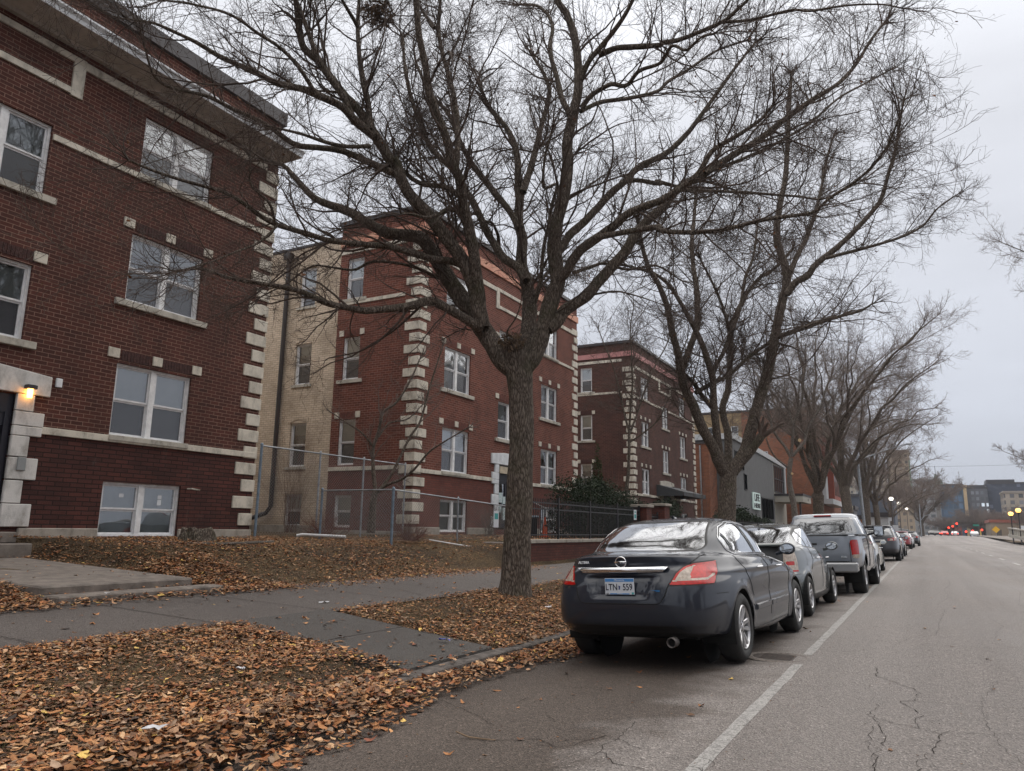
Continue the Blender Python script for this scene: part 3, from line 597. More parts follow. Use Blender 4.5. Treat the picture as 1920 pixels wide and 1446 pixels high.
# entrance surrounds ---------------------------------------------------
def entrance(base, fc, ym, zb, key, lampcol, est, white, label=None):
    b = MB()
    for s in (-1, 1):
        seq = [(1.22,1.645,.53),(1.655,2.08,.32),(2.10,2.51,.54),(2.53,2.92,.33),(2.93,3.11,.54),(3.12,3.39,.55),(3.40,3.72,.33)]
        for z0, z1, w_ in seq:
            a, c = ym+s*.9, ym+s*(.9+w_); fc.box(b, min(a,c), max(a,c), zb+z0, zb+z1, -.16, .06)
    b.prism([(ym-1.5,zb+3.73),(ym+1.5,zb+3.73),(ym+1.5,zb+4.13),(ym+.5,zb+4.22),(ym-.5,zb+4.22),(ym-1.5,zb+4.13)], 'x', fc.p-.16, fc.p+.075)
    b.build('entrance_surround', M[white], base, bevel=.012)
    b = MB(); fc.box(b, ym-.9, ym+.9, zb+3.35, zb+3.72, -.2, -.05); fc.box(b, ym-.9, ym-.78, zb+1.2, zb+3.35, -.2, -.05); fc.box(b, ym+.78, ym+.9, zb+1.2, zb+3.35, -.2, -.05)
    fc.box(b, ym-.78, ym+.78, zb+3.1, zb+3.349, -.2, -.08)
    df = b.build('door_frame', M['doordk'], base)
    b = MB()
    for a, c in ((ym-.77,ym-.02),(ym+.02,ym+.77)):
        fc.box(b, a, a+.09, zb+1.2, zb+3.1, -.17, -.11); fc.box(b, c-.09, c, zb+1.2, zb+3.1, -.17, -.11); fc.box(b, a+.09, c-.09, zb+1.2, zb+1.55, -.17, -.111); fc.box(b, a+.09, c-.09, zb+2.98, zb+3.1, -.17, -.111)
    d = b.build('door', M['doordk'], base); b = MB(); b.quad(fc.T(ym-.7,zb+1.5,-.15),fc.T(ym+.7,zb+1.5,-.15),fc.T(ym+.7,zb+3.0,-.15),fc.T(ym-.7,zb+3.0,-.15)); b.build('door_glass', M['glassdk'], d)
    b = MB(); b.tube([fc.T(ym+.08,zb+2.0,-.1),fc.T(ym+.08,zb+2.0,-.03),fc.T(ym+.08,zb+2.35,-.03),fc.T(ym+.08,zb+2.35,-.1)], .012, 6); b.build('handle', M['cap'], d)
    b = MB(); fc.box(b, ym+1.0, ym+1.14, zb+3.84, zb+3.90, -.01, .2); fc.box(b, ym+1.03, ym+1.11, zb+3.6, zb+3.84, .0, .08) if 0 else None
    fc.box(b, ym+.99, ym+1.15, zb+3.82, zb+3.89, .07, .24)
    lp = b.build('wall_lamp', M['cap'], base)
    b = MB(); b.lathe([(.0,0),(.045,0),(.05,.05),(.05,.17),(0,.17)], (fc.p+.15, ym+1.07, zb+3.65), k=12); b.build('bulb', mat('lit_bulb_'+key, lampcol, .3, emis=lampcol, estr=est), lp, smooth=True)
entrance(bA, fcA, ymA, 0, 'amber', (1,.42,.08), 9, 'patch')
entrance(bB, fcB, ymB, .14, 'white', (1,.95,.85), 9, 'corwhite')
entrance(bC, fcC, ymC, .36, 'warm', (1,.8,.5), 1, 'stone2')
# porch steps of the near building
t = tag(None or empty('porch_steps', (-14.6,6.7,.66), 0), 'pair of dark stone porch steps under the near building door, at the left edge', 'steps')
b = MB(); b.box(-15,-14.35,5.45,7.95,.5,.93); b.build('lower_step', M['conc'], t, bevel=.02); b = MB(); b.box(-15.0,-14.62,5.6,7.8,.93,1.13); b.build('upper_step', M['conc'], t, bevel=.02)
# small things on the facades
b = MB(); fcA.box(b, 8.32, 8.44, 3.96, 4.14, 0, .05); b.build('alarm_box', M['corwhite'], bA, bevel=.01)
b = MB(); fcA.box(b, 7.78, 7.93, 2.27, 2.52, .06, .1); b.build('intercom_plate', mat('intercom_grey', (.25,.26,.26), .5), bA, bevel=.006)
b = MB(); b.tube([(-15.0,11.62,2.12),(-14.86,11.62,2.12),(-14.86,11.85,2.1)], .018, 8); b.build('water_spigot', M['stone2'], bA)
b = MB(); fcA.box(b, 9.57+.45, 9.57+.56, 1.86, 1.94, -.12, -.115); fcA.box(b, 10.95, 11.05, 1.86, 1.94, -.12, -.115); fcA.box(b, 10.95, 11.05, 1.72, 1.84, -.12, -.115); b.build('window_sticker', M['corwhite'], bA)
# downspout of the red building
b = MB(); b.tube([(-21.45,20.3,11.9),(-21.45,20.3,2.0),(-21.6,20.25,1.75),(-22.5,20.2,1.5)], .085, 8); b.box(-21.6,-21.3,20.15,20.4,11.7,11.98); b.build('downspout', M['downspout'], bB)
# notices, buzzer and house number round the red building's door
b = MB()
for (a, z, w_, h) in ((ymB-.62,2.35,.28,.4),(ymB-.3,2.3,.22,.3),(ymB-.6,1.95,.2,.28),(ymB-.25,1.65,.2,.5)): fcB.box(b, a, a+w_, z, z+h, -.145, -.1)
b.build('door_notice', mat('paper_notice', (.62,.66,.68), .8, noise=.3, nscale=12, col2=(.35,.5,.5)), bB)
b = MB(); fcB.box(b, ymB-.85, ymB+.85, 3.52, 3.80, .0, .065); sgn = b.build('address_board', mat('tan_board', (.45,.38,.28), .7, noise=.2, nscale=6), bB)
ROTX = Euler((PI/2, 0, PI/2))     # text readable from +x
ROTY = Euler((PI/2, 0, 0))        # text readable from -y
text('118', .2, (-15+.07, ymB-.1, 3.66), ROTX, M['black'], sgn, 'house_number')
# ============================================================ VEHICLES
def pchip(xk, yk, x):
    xk = np.asarray(xk, float); yk = np.asarray(yk, float); h = np.diff(xk); d = np.diff(yk)/h; m_ = np.zeros(len(xk))
    for i in range(1, len(xk)-1):
        if d[i-1]*d[i] > 0:
            w1 = 2*h[i]+h[i-1]; w2 = h[i]+2*h[i-1]; m_[i] = (w1+w2)/(w1/d[i-1]+w2/d[i])
    m_[0] = d[0]; m_[-1] = d[-1]
    i = np.clip(np.searchsorted(xk, x)-1, 0, len(h)-1); t = (x-xk[i])/h[i]; t = np.clip(t, 0, 1)
    return (2*t**3-3*t**2+1)*yk[i]+(t**3-2*t**2+t)*h[i]*m_[i]+(-2*t**3+3*t**2)*yk[i+1]+(t**3-t**2)*h[i]*m_[i+1]
def sdpoly(P, x, y):
    P = np.asarray(P, float); d = np.full(x.shape, 1e9); s = np.ones(x.shape)
    n = len(P); j = n-1
    for i in range(n):
        ex, ey = P[j]-P[i]; wx, wy = x-P[i][0], y-P[i][1]; t = np.clip((wx*ex+wy*ey)/(ex*ex+ey*ey+1e-12), 0, 1)
        d = np.minimum(d, (wx-ex*t)**2+(wy-ey*t)**2)
        c1 = y >= P[i][1]; c2 = y < P[j][1]; c3 = ex*wy > ey*wx
        s = np.where((c1 & c2 & c3) | (~c1 & ~c2 & ~c3), -s, s); j = i
    return s*np.sqrt(d)
def rpoly(P, r):   # rounded polygon: shrink by r then grow
    def shrink(P, r):
        P = [Vector(p) for p in P]; n = len(P); A = sum(P[i].x*P[(i+1)%n].y-P[(i+1)%n].x*P[i].y for i in range(n)); sg = 1 if A > 0 else -1; o = []
        for i in range(n):
            a = (P[i]-P[i-1]).normalized(); c = (P[(i+1)%n]-P[i]).normalized(); na = Vector((-a.y,a.x))*sg; nc = Vector((-c.y,c.x))*sg
            bis = (na+nc); bis = bis.normalized(); k = r/max(.35, bis.dot(na)); o.append(P[i]+bis*k)
        return o
    Q = shrink(P, r)
    return lambda x, y: sdpoly([(q.x,q.y) for q in Q], x, y)-r
class Shell:
    """car skin: a stack of plan loops swept from sill to roof, right half, later mirrored"""
    def __init__(s, loops, nt_=9, ns=110, wheels=(), flare=.018, disp=None, zt=None):
        K = len(loops); t = np.linspace(0, K-1, (K-1)*nt_+1); ar = np.arange(K)
        g = lambda k: pchip(ar, [l[k] for l in loops], t)
        yr, yf, w_, nn, zr, zm, zf = [g(k) for k in ('yr','yf','w','n','zr','zm','zf')]; wr = pchip(ar, [l.get('tr', .06) for l in loops], t); wf = pchip(ar, [l.get('tf', .08) for l in loops], t)
        V = []; U = []
        th0 = np.linspace(0, PI, 721)
        for i in range(len(t)):
            c, sn = np.cos(th0), np.sin(th0); b_ = (yf[i]-yr[i])/2
            x = w_[i]*np.abs(sn)**(2/nn[i]); y = (yr[i]+yf[i])/2-b_*np.sign(c)*np.abs(c)**(2/nn[i])
            q = (y-(yr[i]+yf[i])/2)/b_; x = x*(1-np.where(q < 0, wr[i], wf[i])*np.abs(q)**2.2)
            L_ = np.concatenate([[0], np.cumsum(np.hypot(np.diff(x), np.diff(y)))]); si = np.linspace(0, L_[-1], ns)
            x = np.interp(si, L_, x); y = np.interp(si, L_, y); ym_ = (yr[i]+yf[i])/2
            z = np.where(y < ym_, zr[i]+(zm[i]-zr[i])*np.clip((y-yr[i])/(ym_-yr[i]),0,9)**.8, zf[i]+(zm[i]-zf[i])*np.clip((yf[i]-y)/(yf[i]-ym_),0,9)**.8)
            x[0] = x[-1] = 0
            V.append(np.stack([x,y,z],1)); U.append(si)
        V = np.array(V); U = np.array(U)
        s.V0 = V
        for (wy, wz, wr_) in wheels:
            d = np.hypot(V[...,1]-wy, V[...,2]-wz); ok = (V[...,0] > .45)
            V[...,0] += np.where(ok, flare*np.exp(-((d-wr_-.015)/.055)**2), 0)
        if disp: V = disp(V, U)
        ni, nj = V.shape[:2]; bm = bmesh.new(); s.bm = bm; lay = bm.verts.layers.float.new('U')
        vs = [[None]*nj for _ in range(ni)]
        for i in range(ni):
            for j in range(nj):
                v = bm.verts.new(V[i,j]); v[lay] = U[i,j]; vs[i][j] = v
        for i in range(ni-1):
            for j in range(nj-1): bm.faces.new((vs[i][j], vs[i][j+1], vs[i+1][j+1], vs[i+1][j]))
        # close the underside
        for j in range(nj-1):
            a, c = vs[0][j], vs[0][j+1]
            if a.co.x < 1e-5 and c.co.x < 1e-5: continue
            pa = bm.verts.new((0, a.co.y, a.co.z)); pc = bm.verts.new((0, c.co.y, c.co.z)); bm.faces.new((a, pa, pc, c))
        s.lay = lay; bm.verts.ensure_lookup_table(); s.reg = {}; s.tag = bm.faces.layers.int.new('reg'); s.names = ['body']
    def coords(s):
        bm = s.bm; bm.verts.index_update(); n = len(bm.verts); co = np.array([v.co[:] for v in bm.verts]); U = np.array([v[s.lay] for v in bm.verts]); return co, U
    def cut(s, f, cond):
        """split faces along f=0 among faces meeting cond; f(x,y,z,U)"""
        bm = s.bm; co, U = s.coords(); fv = f(co[:,0], co[:,1], co[:,2], U); cd_ = cond(co[:,0], co[:,1], co[:,2])
        fv = np.where(np.abs(fv) < 1e-5, 0, fv); bm.verts.ensure_lookup_table(); fl = fv.tolist(); cl = cd_.tolist()
        new = set(v for v in bm.verts if fl[v.index] == 0 and cl[v.index])
        for e_ in list(bm.edges):
            a, c = e_.verts; ia, ic = a.index, c.index
            if not (cl[ia] and cl[ic]): continue
            fa, fc_ = fl[ia], fl[ic]
            if fa*fc_ < 0:
                ne, nv = bmesh.utils.edge_split(e_, a, fa/(fa-fc_)); new.add(nv)
        faces = set(fc2 for v in new for fc2 in v.link_faces)
        for fc2 in faces:
            vv = [v for v in fc2.verts if v in new]
            if len(vv) == 2:
                a, c = vv
                if any(c in e_.verts for e_ in a.link_edges): continue
                try: bmesh.utils.face_split(fc2, a, c)
                except Exception: pass
            elif len(vv) > 2:
                try: bmesh.ops.connect_verts(bm, verts=vv)
                except Exception: pass
        return new
    def region(s, name, f, cond, only=None):
        s.cut(f, cond); bm = s.bm; 
        if name not in s.names: s.names.append(name)
        k = s.names.index(name); fs = [fc for fc in bm.faces]
        C_ = np.array([fc.calc_center_median()[:] for fc in fs]); U = np.array([sum(v[s.lay] for v in fc.verts)/len(fc.verts) for fc in fs])
        fv = f(C_[:,0], C_[:,1], C_[:,2], U); ok = cond(C_[:,0], C_[:,1], C_[:,2])
        for fc, a, o in zip(fs, fv, ok):
            if a < 0 and o and (only is None or s.names[fc[s.tag]] in only): fc[s.tag] = k
    def lines(s, f, cond, rad=.004, mi=0, b=None, only=('body',), mirror=True, lift=0):
        """thin tubes along the curve f = 0"""
        new = s.cut(f, cond); b = b or MB(); seen = set(); oi = [s.names.index(o) for o in only]
        adj = {}
        for v in new:
            for e_ in v.link_edges:
                o = e_.other_vert(v)
                if o in new and e_ not in seen and any(fc[s.tag] in oi for fc in e_.link_faces): seen.add(e_); adj.setdefault(v, []).append(o); adj.setdefault(o, []).append(v)
        s.chains(adj, rad, b, mi, mirror, lift); return b
    def outline(s, name, rad=.006, b=None, mi=0, mirror=True, lift=0, filt=None):
        k = s.names.index(name); b = b or MB(); adj = {}
        for e_ in s.bm.edges:
            t = [fc[s.tag] == k for fc in e_.link_faces]
            if (any(t) and not all(t)) or (len(t) == 1 and t[0]):
                a, c = e_.verts
                if a.co.x < 1e-5 and c.co.x < 1e-5: continue
                if filt and not filt((a.co+c.co)/2): continue
                adj.setdefault(a, []).append(c); adj.setdefault(c, []).append(a)
        s.chains(adj, rad, b, mi, mirror, lift); return b
    def chains(s, adj, rad, b, mi, mirror, lift):
        used = set()
        starts = [v for v in adj if len(adj[v]) == 1]+list(adj)
        for v0 in starts:
            for nx in adj[v0]:
                if frozenset((v0,nx)) in used: continue
                ch = [v0, nx]; used.add(frozenset((v0,nx)))
                while True:
                    c = [o for o in adj[ch[-1]] if frozenset((ch[-1],o)) not in used]
                    if not c: break
                    used.add(frozenset((ch[-1],c[0]))); ch.append(c[0])
                if len(ch) < 3: continue
                pts = [v.co+v.normal*lift for v in ch]
                b.tube(pts, rad, 5, mi)
                if mirror: b.tube([(-p.x,p.y,p.z) for p in pts], rad, 5, mi)
    def delete(s, name):
        k = s.names.index(name); bmesh.ops.delete(s.bm, geom=[f for f in s.bm.faces if f[s.tag] == k], context='FACES')
    def part(s, regs, name, m_, par, mirror=True, side=None, inset=0, smooth=True, comp=None):
        """extract regions as one mesh; side: None both, +1 right, -1 left"""
        ks = [s.names.index(r) for r in (regs if isinstance(regs, (list,tuple)) else [regs])]; s.bm.normal_update()
        idx = {}; V = []; F = []; mi = []
        for fc in s.bm.faces:
            if fc[s.tag] in ks and (comp is None or comp(fc.calc_center_median())):
                q = []
                for v in fc.verts:
                    if v not in idx: idx[v] = len(V); V.append(v.co-v.normal*inset)
                    q.append(idx[v])
                F.append(q); mi.append(ks.index(fc[s.tag]) if isinstance(m_, (list,tuple)) else 0)
        if not V: return None
        b = MB(); fl = [q[::-1] for q in F]
        if side in (None, 1): b.v += [tuple(v) for v in V]; b.f += [tuple(q) for q in F]; b.m += mi
        if side in (None, -1):
            o = len(b.v); mp = []
            for i, v in enumerate(V):
                if side is None and abs(v[0]) < 1e-3: mp.append(i); b.v[i] = (0, v[1], v[2])
                else: mp.append(len(b.v)); b.v.append((-v[0],v[1],v[2]))
            b.f += [tuple(mp[i] for i in q) for q in fl]; b.m += mi
        ob = b.build(name, m_, par, smooth=smooth, local=True)
        return ob
def carpaint(name, c, metal=.35, rough=.35, coat=1, dirt=.25, spec=.5):
    mt, nt, b = newmat(name); tc = N(nt, 'ShaderNodeTexCoord'); nn = N(nt, 'ShaderNodeTexNoise', _Scale=2.2, _Detail=8, _Roughness=.7); nt.links.new(tc.outputs['Object'], nn.inputs['Vector'])
    sp = N(nt, 'ShaderNodeSeparateXYZ'); nt.links.new(tc.outputs['Object'], sp.inputs[0])
    z = N(nt, 'ShaderNodeMapRange'); z.inputs[1].default_value = .2; z.inputs[2].default_value = .75; z.inputs[3].default_value = 1; z.inputs[4].default_value = .2; nt.links.new(sp.outputs[2], z.inputs[0])
    q = N(nt, 'ShaderNodeMath', operation='MULTIPLY'); nt.links.new(nn.outputs['Fac'], q.inputs[0]); nt.links.new(z.outputs[0], q.inputs[1])
    r = rampn(nt, q.outputs[0], [(.05,(0,)*3),(.6,(dirt,)*3)]); mx = N(nt, 'ShaderNodeMixRGB'); nt.links.new(r.outputs[0], mx.inputs[0]); mx.inputs[1].default_value = (*c,1); mx.inputs[2].default_value = (.13,.12,.11,1)
    nt.links.new(mx.outputs[0], b.inputs['Base Color']); b.inputs['Metallic'].default_value = metal; b.inputs['Roughness'].default_value = rough; b.inputs['Coat Weight'].default_value = coat; b.inputs['Specular IOR Level'].default_value = spec
    cr = rampn(nt, nn.outputs['Fac'], [(.3,(.02,)*3),(.75,(.10,)*3)]); nt.links.new(cr.outputs[0], b.inputs['Coat Roughness'])
    return mt
M['tyre'] = mat('tyre_rubber', (.018,.018,.018), .75, noise=.3, nscale=12, bump=.3, bscale=60); M['rim'] = mat('alloy_rim', (.48,.48,.49), .3, metal=.85, noise=.15, nscale=20)
M['disc'] = mat('brake_disc', (.10,.09,.085), .5, metal=.6); M['liner'] = mat('arch_liner', (.008,.008,.008), .95); M['chrome'] = mat('chrome', (.75,.76,.78), .09, metal=1)
M['plastic'] = mat('black_plastic', (.013,.013,.014), .5); M['seam'] = mat('panel_gap', (.003,.003,.003), .9); M['rubber'] = mat('glazing_rubber', (.01,.01,.01), .6)
M['red'] = mat('red_lens', (.36,.008,.006), .2, coat=.25, spec=.3, noise=.3, nscale=25); M['redlit'] = mat('bright_red_lens', (.46,.018,.013), .2, coat=.25, spec=.3, noise=.2, nscale=30); M['reddk'] = mat('dark_red_lens', (.22,.008,.008), .12, coat=1); M['clear'] = mat('clear_lens', (.36,.30,.25), .2, coat=.3, spec=.3, noise=.35, nscale=30); M['amber'] = mat('amber_lens', (.6,.2,.03), .2, coat=1)
M['carglass'] = glassmat('car_window_glass', tint=(.55,.6,.6), refl=.22, rough=.03, wav=0); M['rearglass'] = glassmat('tinted_rear_glass', tint=(.3,.34,.34), refl=.11, rough=.07, wav=0); M['privacy'] = glassmat('privacy_glass', tint=(.2,.2,.2), refl=.08, op=.75, opcol=(.008,.008,.01), wav=0)
M['interior'] = mat('car_interior', (.028,.028,.03), .8); M['mirrorglass'] = mat('mirror_glass', (.5,.52,.54), .03, metal=1)
def wheel(par, x, y, z, R_, rr, side, style=10, w_=.215, col='rim', wid=.028):
    """wheel: tyre and rim, side=+1 right"""
    b = MB(); hw = w_/2; pr = [(rr-.004,-hw+.02),(rr+.012,-hw),(R_-.045,-hw-.008),(R_-.018,-hw+.012),(R_,-hw+.035),(R_,0),(R_,hw-.035),(R_-.018,hw-.012),(R_-.045,hw+.008),(rr+.012,hw),(rr-.004,hw-.02)]
    c = (x-side*hw, y, z); b.lathe(pr, c, 'x', 40); ty = b.build('tyre', M['tyre'], par, smooth=True, local=True)
    b = MB(); s = side
    prof = [(rr-.006,s*(hw-.012)),(rr-.016,s*(hw-.002)),(rr-.03,s*(hw-.02)),(rr-.035,s*(hw-.1)),(rr-.03,-s*hw)]; b.lathe(prof, c, 'x', 40, 0)
    n = style
    for i in range(n):
        a = 2*PI*i/n+.3; da = .06 if n > 7 else .1
        def P(r, aa, h): return (c[0]+s*h, y+r*math.cos(aa), z+r*math.sin(aa))
        r0, r1 = .055, rr-.02; w0, w1 = .24, (wid/ r1)
        tw = .12*(1 if i % 2 else -.4)*(1 if n > 7 else 0)
        q = [P(r0,a-w0,hw-.05),P(r0,a+w0,hw-.05),P(r1,a+tw+w1,hw-.022),P(r1,a+tw-w1,hw-.022),P(r0,a-w0*.7,hw-.028),P(r0,a+w0*.7,hw-.028),P(r1,a+tw+w1*.6,hw-.008),P(r1,a+tw-w1*.6,hw-.008)]
        b.add(q, [(0,3,2,1),(4,5,6,7),(0,1,5,4),(1,2,6,5),(2,3,7,6),(3,0,4,7)], 0)
    b.lathe([(.0,s*(hw-.016)),(.03,s*(hw-.016)),(.033,s*(hw-.022)),(.075,s*(hw-.03)),(.08,s*(hw-.06))], c, 'x', 20, 0)
    for i in range(5):
        a = 2*PI*i/5; b.lathe([(.0,s*(hw-.02)),(.009,s*(hw-.02)),(.009,s*(hw-.04))], (c[0], y+.052*math.cos(a), z+.052*math.sin(a)), 'x', 6, 1)
    b.lathe([(.0,s*(hw-.09)),(rr*.68,s*(hw-.09)),(rr*.68,s*(hw-.11))], c, 'x', 24, 1); b.lathe([(.0,-s*hw*.2),(rr-.02,-s*hw*.2)], c, 'x', 20, 2)
    rm = b.build('rim', [M[col], M['disc'], M['liner']], ty, local=True)
    return ty
def liner(par, wy, wz, wr, xin, xout):
    b = MB()
    for s in (-1, 1):
        b = MB(); n = 24; vs = []
        for i in range(n+1):
            a = -.35+(PI+.7)*i/n; vs += [(s*xin, wy+wr*math.cos(a), wz+wr*math.sin(a)), (s*xout, wy+wr*math.cos(a), wz+wr*math.sin(a))]
        b.add(vs, [(2*i,2*i+1,2*i+3,2*i+2) for i in range(n)]); vs = [(s*xin, wy+wr*math.cos(2*PI*i/20), wz+wr*math.sin(2*PI*i/20)) for i in range(20)]; b.add(vs, [tuple(range(20))]); b.build('wheel_arch_liner', M['liner'], par, local=True)
def rbox(b, x0, x1, y0, y1, z0, z1, r, mi=0):
    """box with chamfered edges"""
    xs_, ys_, zs_ = (x0,x1), (y0,y1), (z0,z1); V = []; 
    for k, (X_, Y_, Z_) in enumerate([(x0,y0,z0),(x1,y0,z0),(x1,y1,z0),(x0,y1,z0),(x0,y0,z1),(x1,y0,z1),(x1,y1,z1),(x0,y1,z1)]):
        sx = 1 if X_ == x0 else -1; sy = 1 if Y_ == y0 else -1; sz = 1 if Z_ == z0 else -1
        V += [(X_,Y_+sy*r,Z_+sz*r),(X_+sx*r,Y_,Z_+sz*r),(X_+sx*r,Y_+sy*r,Z_)]
    bb = bmesh.new(); vv = [bb.verts.new(v) for v in V]; bmesh.ops.convex_hull(bb, input=vv); bb.verts.index_update()
    b.add([v.co[:] for v in bb.verts], [tuple(v.index for v in f.verts) for f in bb.faces], mi); bb.free()
def interior(par, y0, y1, hw, z1, seats):
    b = MB(); b.box(-hw, hw, y0, y1, .3, z1)
    for (yy, xs_) in seats:
        for xx in xs_:
            rbox(b, xx-.24, xx+.24, yy, yy+.16, z1-.1, z1+.24, .05); rbox(b, xx-.13, xx+.13, yy+.02, yy+.12, z1+.25, z1+.40, .035)
    rbox(b, -hw+.05, hw-.05, y1-.25, y1+.1, z1-.1, z1+.08, .04)
    b.tube([(-.38+.19*math.cos(a), y1-.35+.03*math.sin(a), z1+.06+.19*math.sin(a)) for a in np.linspace(0, 2*PI, 20)], .014, 6)
    return b.build('interior', M['interior'], par, local=True)
def mirror(par, x, y, z, s, m_, sc=1):
    b = MB(); bb = bmesh.new(); bmesh.ops.create_icosphere(bb, subdivisions=3, radius=1)
    for v in bb.verts: v.co = Vector((x+s*v.co.x*.115*sc, y+(.03+max(v.co.y,-.35)*.085)*sc, z+v.co.z*.082*sc*(1+.12*v.co.x)))
    bb.verts.index_update(); b.add([v.co[:] for v in bb.verts], [tuple(v.index for v in f.verts) for f in bb.faces]); bb.free()
    b.tube([(x-s*.16*sc,y+.05,z-.07*sc),(x-s*.08*sc,y+.04,z-.045*sc),(x-s*.02,y+.03,z-.03*sc)], .028*sc, 8)
    o = b.build('mirror', m_, par, smooth=True, local=True)
    b = MB(); n = 16; b.add([(x+s*.092*sc*math.cos(2*PI*i/n)*1.0, y-.002*sc, z+.062*sc*math.sin(2*PI*i/n)) for i in range(n)], [tuple(range(n))]); b.build('mirror_glass', M['mirrorglass'], o, local=True)
    return o
def handle(par, x, y, z, s, m_):
    b = MB(); b.tube([(x-s*.0,y-.10,z),(x+s*.03,y-.07,z),(x+s*.035,y,z+.003),(x+s*.03,y+.07,z),(x,y+.1,z)], [.008,.012,.013,.012,.008], 8)
    return b.build('door_handle', m_, par, smooth=True, local=True)
# ------------------------------------------------------------ the dark sedan in front
def Lp(zr, zm, zf, yr, yf, w, n, tr=.06, tf=.08): return dict(zr=zr, zm=zm, zf=zf, yr=yr, yf=yf, w=w, n=n, tr=tr, tf=tf)
def std_finish(s, par, paint, wheels, wr, name='body'):
    for i, (wy, wz) in enumerate(wheels):
        s.region('arch', lambda x,y,z,U,wy=wy,wz=wz: np.hypot(y-wy, z-wz)-wr, lambda x,y,z: (x > .42) & (z < .95))
    s.delete('arch')
def sedan():
    M['white_ink'] = mat('white_ink', (.6,.62,.65), .5)
    P = carpaint('dark_slate_paint', (.013,.017,.027), metal=.0, rough=.5, coat=.8, dirt=.12, spec=.15)
    t = empty('parked_car', (-2.70,7.24,-.03), -.042, 'dark slate blue sedan, nearest of the parked cars, its rear with licence plate towards us', 'car', 'cars parked along the kerb', tilt=-.050)
    t.scale = (1.04,1.04,1.04)
    loops = [Lp(.31,.19,.19,.20,4.70,.80,5),Lp(.36,.24,.25,.10,4.79,.875,5.5,.04,.08),Lp(.48,.40,.40,.02,4.84,.905,5.5,.035,.08),Lp(.62,.58,.55,.0,4.86,.918,5.2,.035,.08),Lp(.785,.74,.68,.035,4.82,.915,5,.035,.08),
      Lp(.90,.86,.75,.085,4.76,.907,4.6,.07,.1),Lp(.985,.93,.80,.115,4.66,.89,4.3,.12,.14),Lp(1.06,.985,.86,.10,4.45,.86,4.1,.16,.2),Lp(1.080,1.01,.90,.17,4.25,.835,3.8,.15,.22),Lp(1.105,1.035,.985,.50,3.70,.79,4.2,.12,.22),
      Lp(1.25,1.22,1.19,.87,3.25,.725,4.6,.08,.18),Lp(1.385,1.375,1.36,1.27,2.85,.64,4.4,.07,.16),Lp(1.44,1.447,1.43,1.50,2.55,.49,3.0),Lp(1.466,1.473,1.46,1.75,2.35,.25,2.6),Lp(1.474,1.478,1.475,2.0,2.15,.02,2.2)]
    W = [(1.07,.335,.385),(3.85,.335,.385)]
    def disp(V, U):
        x, y, z = V[...,0], V[...,1], V[...,2]
        # plate recess in the trunk lid, only on the rear
        sd = sdpoly([(-.345,.885),(.345,.885),(.262,.675),(-.262,.675)], U, z)
        rear = (U < .6) & (y < .5)
        V[...,1] += np.where(rear, .028*np.clip(-sd/.018, 0, 1), 0)
        # chrome strip ledge & concave flank
        V[...,1] += np.where((U < .7) & (y < .5), .018*np.exp(-((z-.965)/.03)**2), 0)
        side = (y > .5) & (y < 4.4) & (x > .7)
        V[...,0] -= np.where(side, .020*np.exp(-((z-.62)/.10)**2)*np.clip((y-.9)/.5,0,1)*np.clip((4.2-y)/.5,0,1), 0)
        V[...,0] += np.where(side, .012*np.exp(-((z-.90-.02*(y-2.4)*0)/.025)**2), 0)
        # rear bumper ledge above the black lower part
        V[...,1] += np.where((y < .45), .03*np.clip((.42-z)/.03, 0, 1), 0)
        return V
    s = Shell(loops, nt_=9, ns=150, wheels=W, disp=disp)
    std_finish(s, t, P, [(1.07,.335),(3.85,.335)], .375)
    sidec = lambda x,y,z: (x > .3) & (y > .9) & (y < 4.2) & (z > .9)
    # side glass outline (y,z)
    G = [(1.22,1.115),(1.38,1.062),(2.3,1.05),(3.50,1.03),(3.12,1.185),(2.80,1.29),(2.42,1.36),(1.98,1.392),(1.70,1.383),(1.40,1.325),(1.18,1.215)]
    fg = rpoly(G, .03); sel = lambda x,y,z: (x > .42) & (y > .85) & (y < 3.7) & (z > 1.0)
    s.region('trim', lambda x,y,z,U: fg(y,z)-.018, sel)
    s.region('side_glass', lambda x,y,z,U: fg(y,z), sel)
    # pillars
    for (a, c, w_) in (((1.42,1.06),(1.28,1.33),.018),((2.31,1.03),(1.98,1.42),.030)):
        A, B_ = np.array(a), np.array(c); d = (B_-A)/np.linalg.norm(B_-A)
        s.region('pillar', lambda x,y,z,U,A=A,d=d,w_=w_: np.abs((y-A[0])*(-d[1])+(z-A[1])*d[0])-w_, sel, only=('side_glass',))
    # rear window & windscreen in (x,z)
    fr_ = rpoly([(-.635,1.112),(.635,1.112),(.50,1.41),(-.50,1.41)], .05); rs = lambda x,y,z: (y < 1.75) & (z > 1.08) & (y > .5)
    s.region('rear_trim', lambda x,y,z,U: fr_(x,z+.0*x)-.016, rs, only=('body',)); s.region('rear_glass', lambda x,y,z,U: fr_(x,z), rs, only=('rear_trim','body'))
    ff = rpoly([(-.72,1.03),(.72,1.03),(.53,1.40),(-.53,1.40)], .05); fs_ = lambda x,y,z: (y > 2.5) & (z > .95) & (y < 3.9)
    s.region('windscreen', lambda x,y,z,U: ff(x,z), fs_, only=('body',))
    # lamps (U, z)
    lc = lambda x,y,z: (y < 1.0) & (z > .7) & (z < 1.1)
    TL = [(.495,.797),(.545,.90),(.62,.962),(.74,.985),(1.10,1.0),(1.02,.797)]; ft = rpoly(TL, .012)
    s.region('lamp_rim', lambda x,y,z,U: ft(U,z)-.012, lc); s.region('lamp', lambda x,y,z,U: ft(U,z), lc)
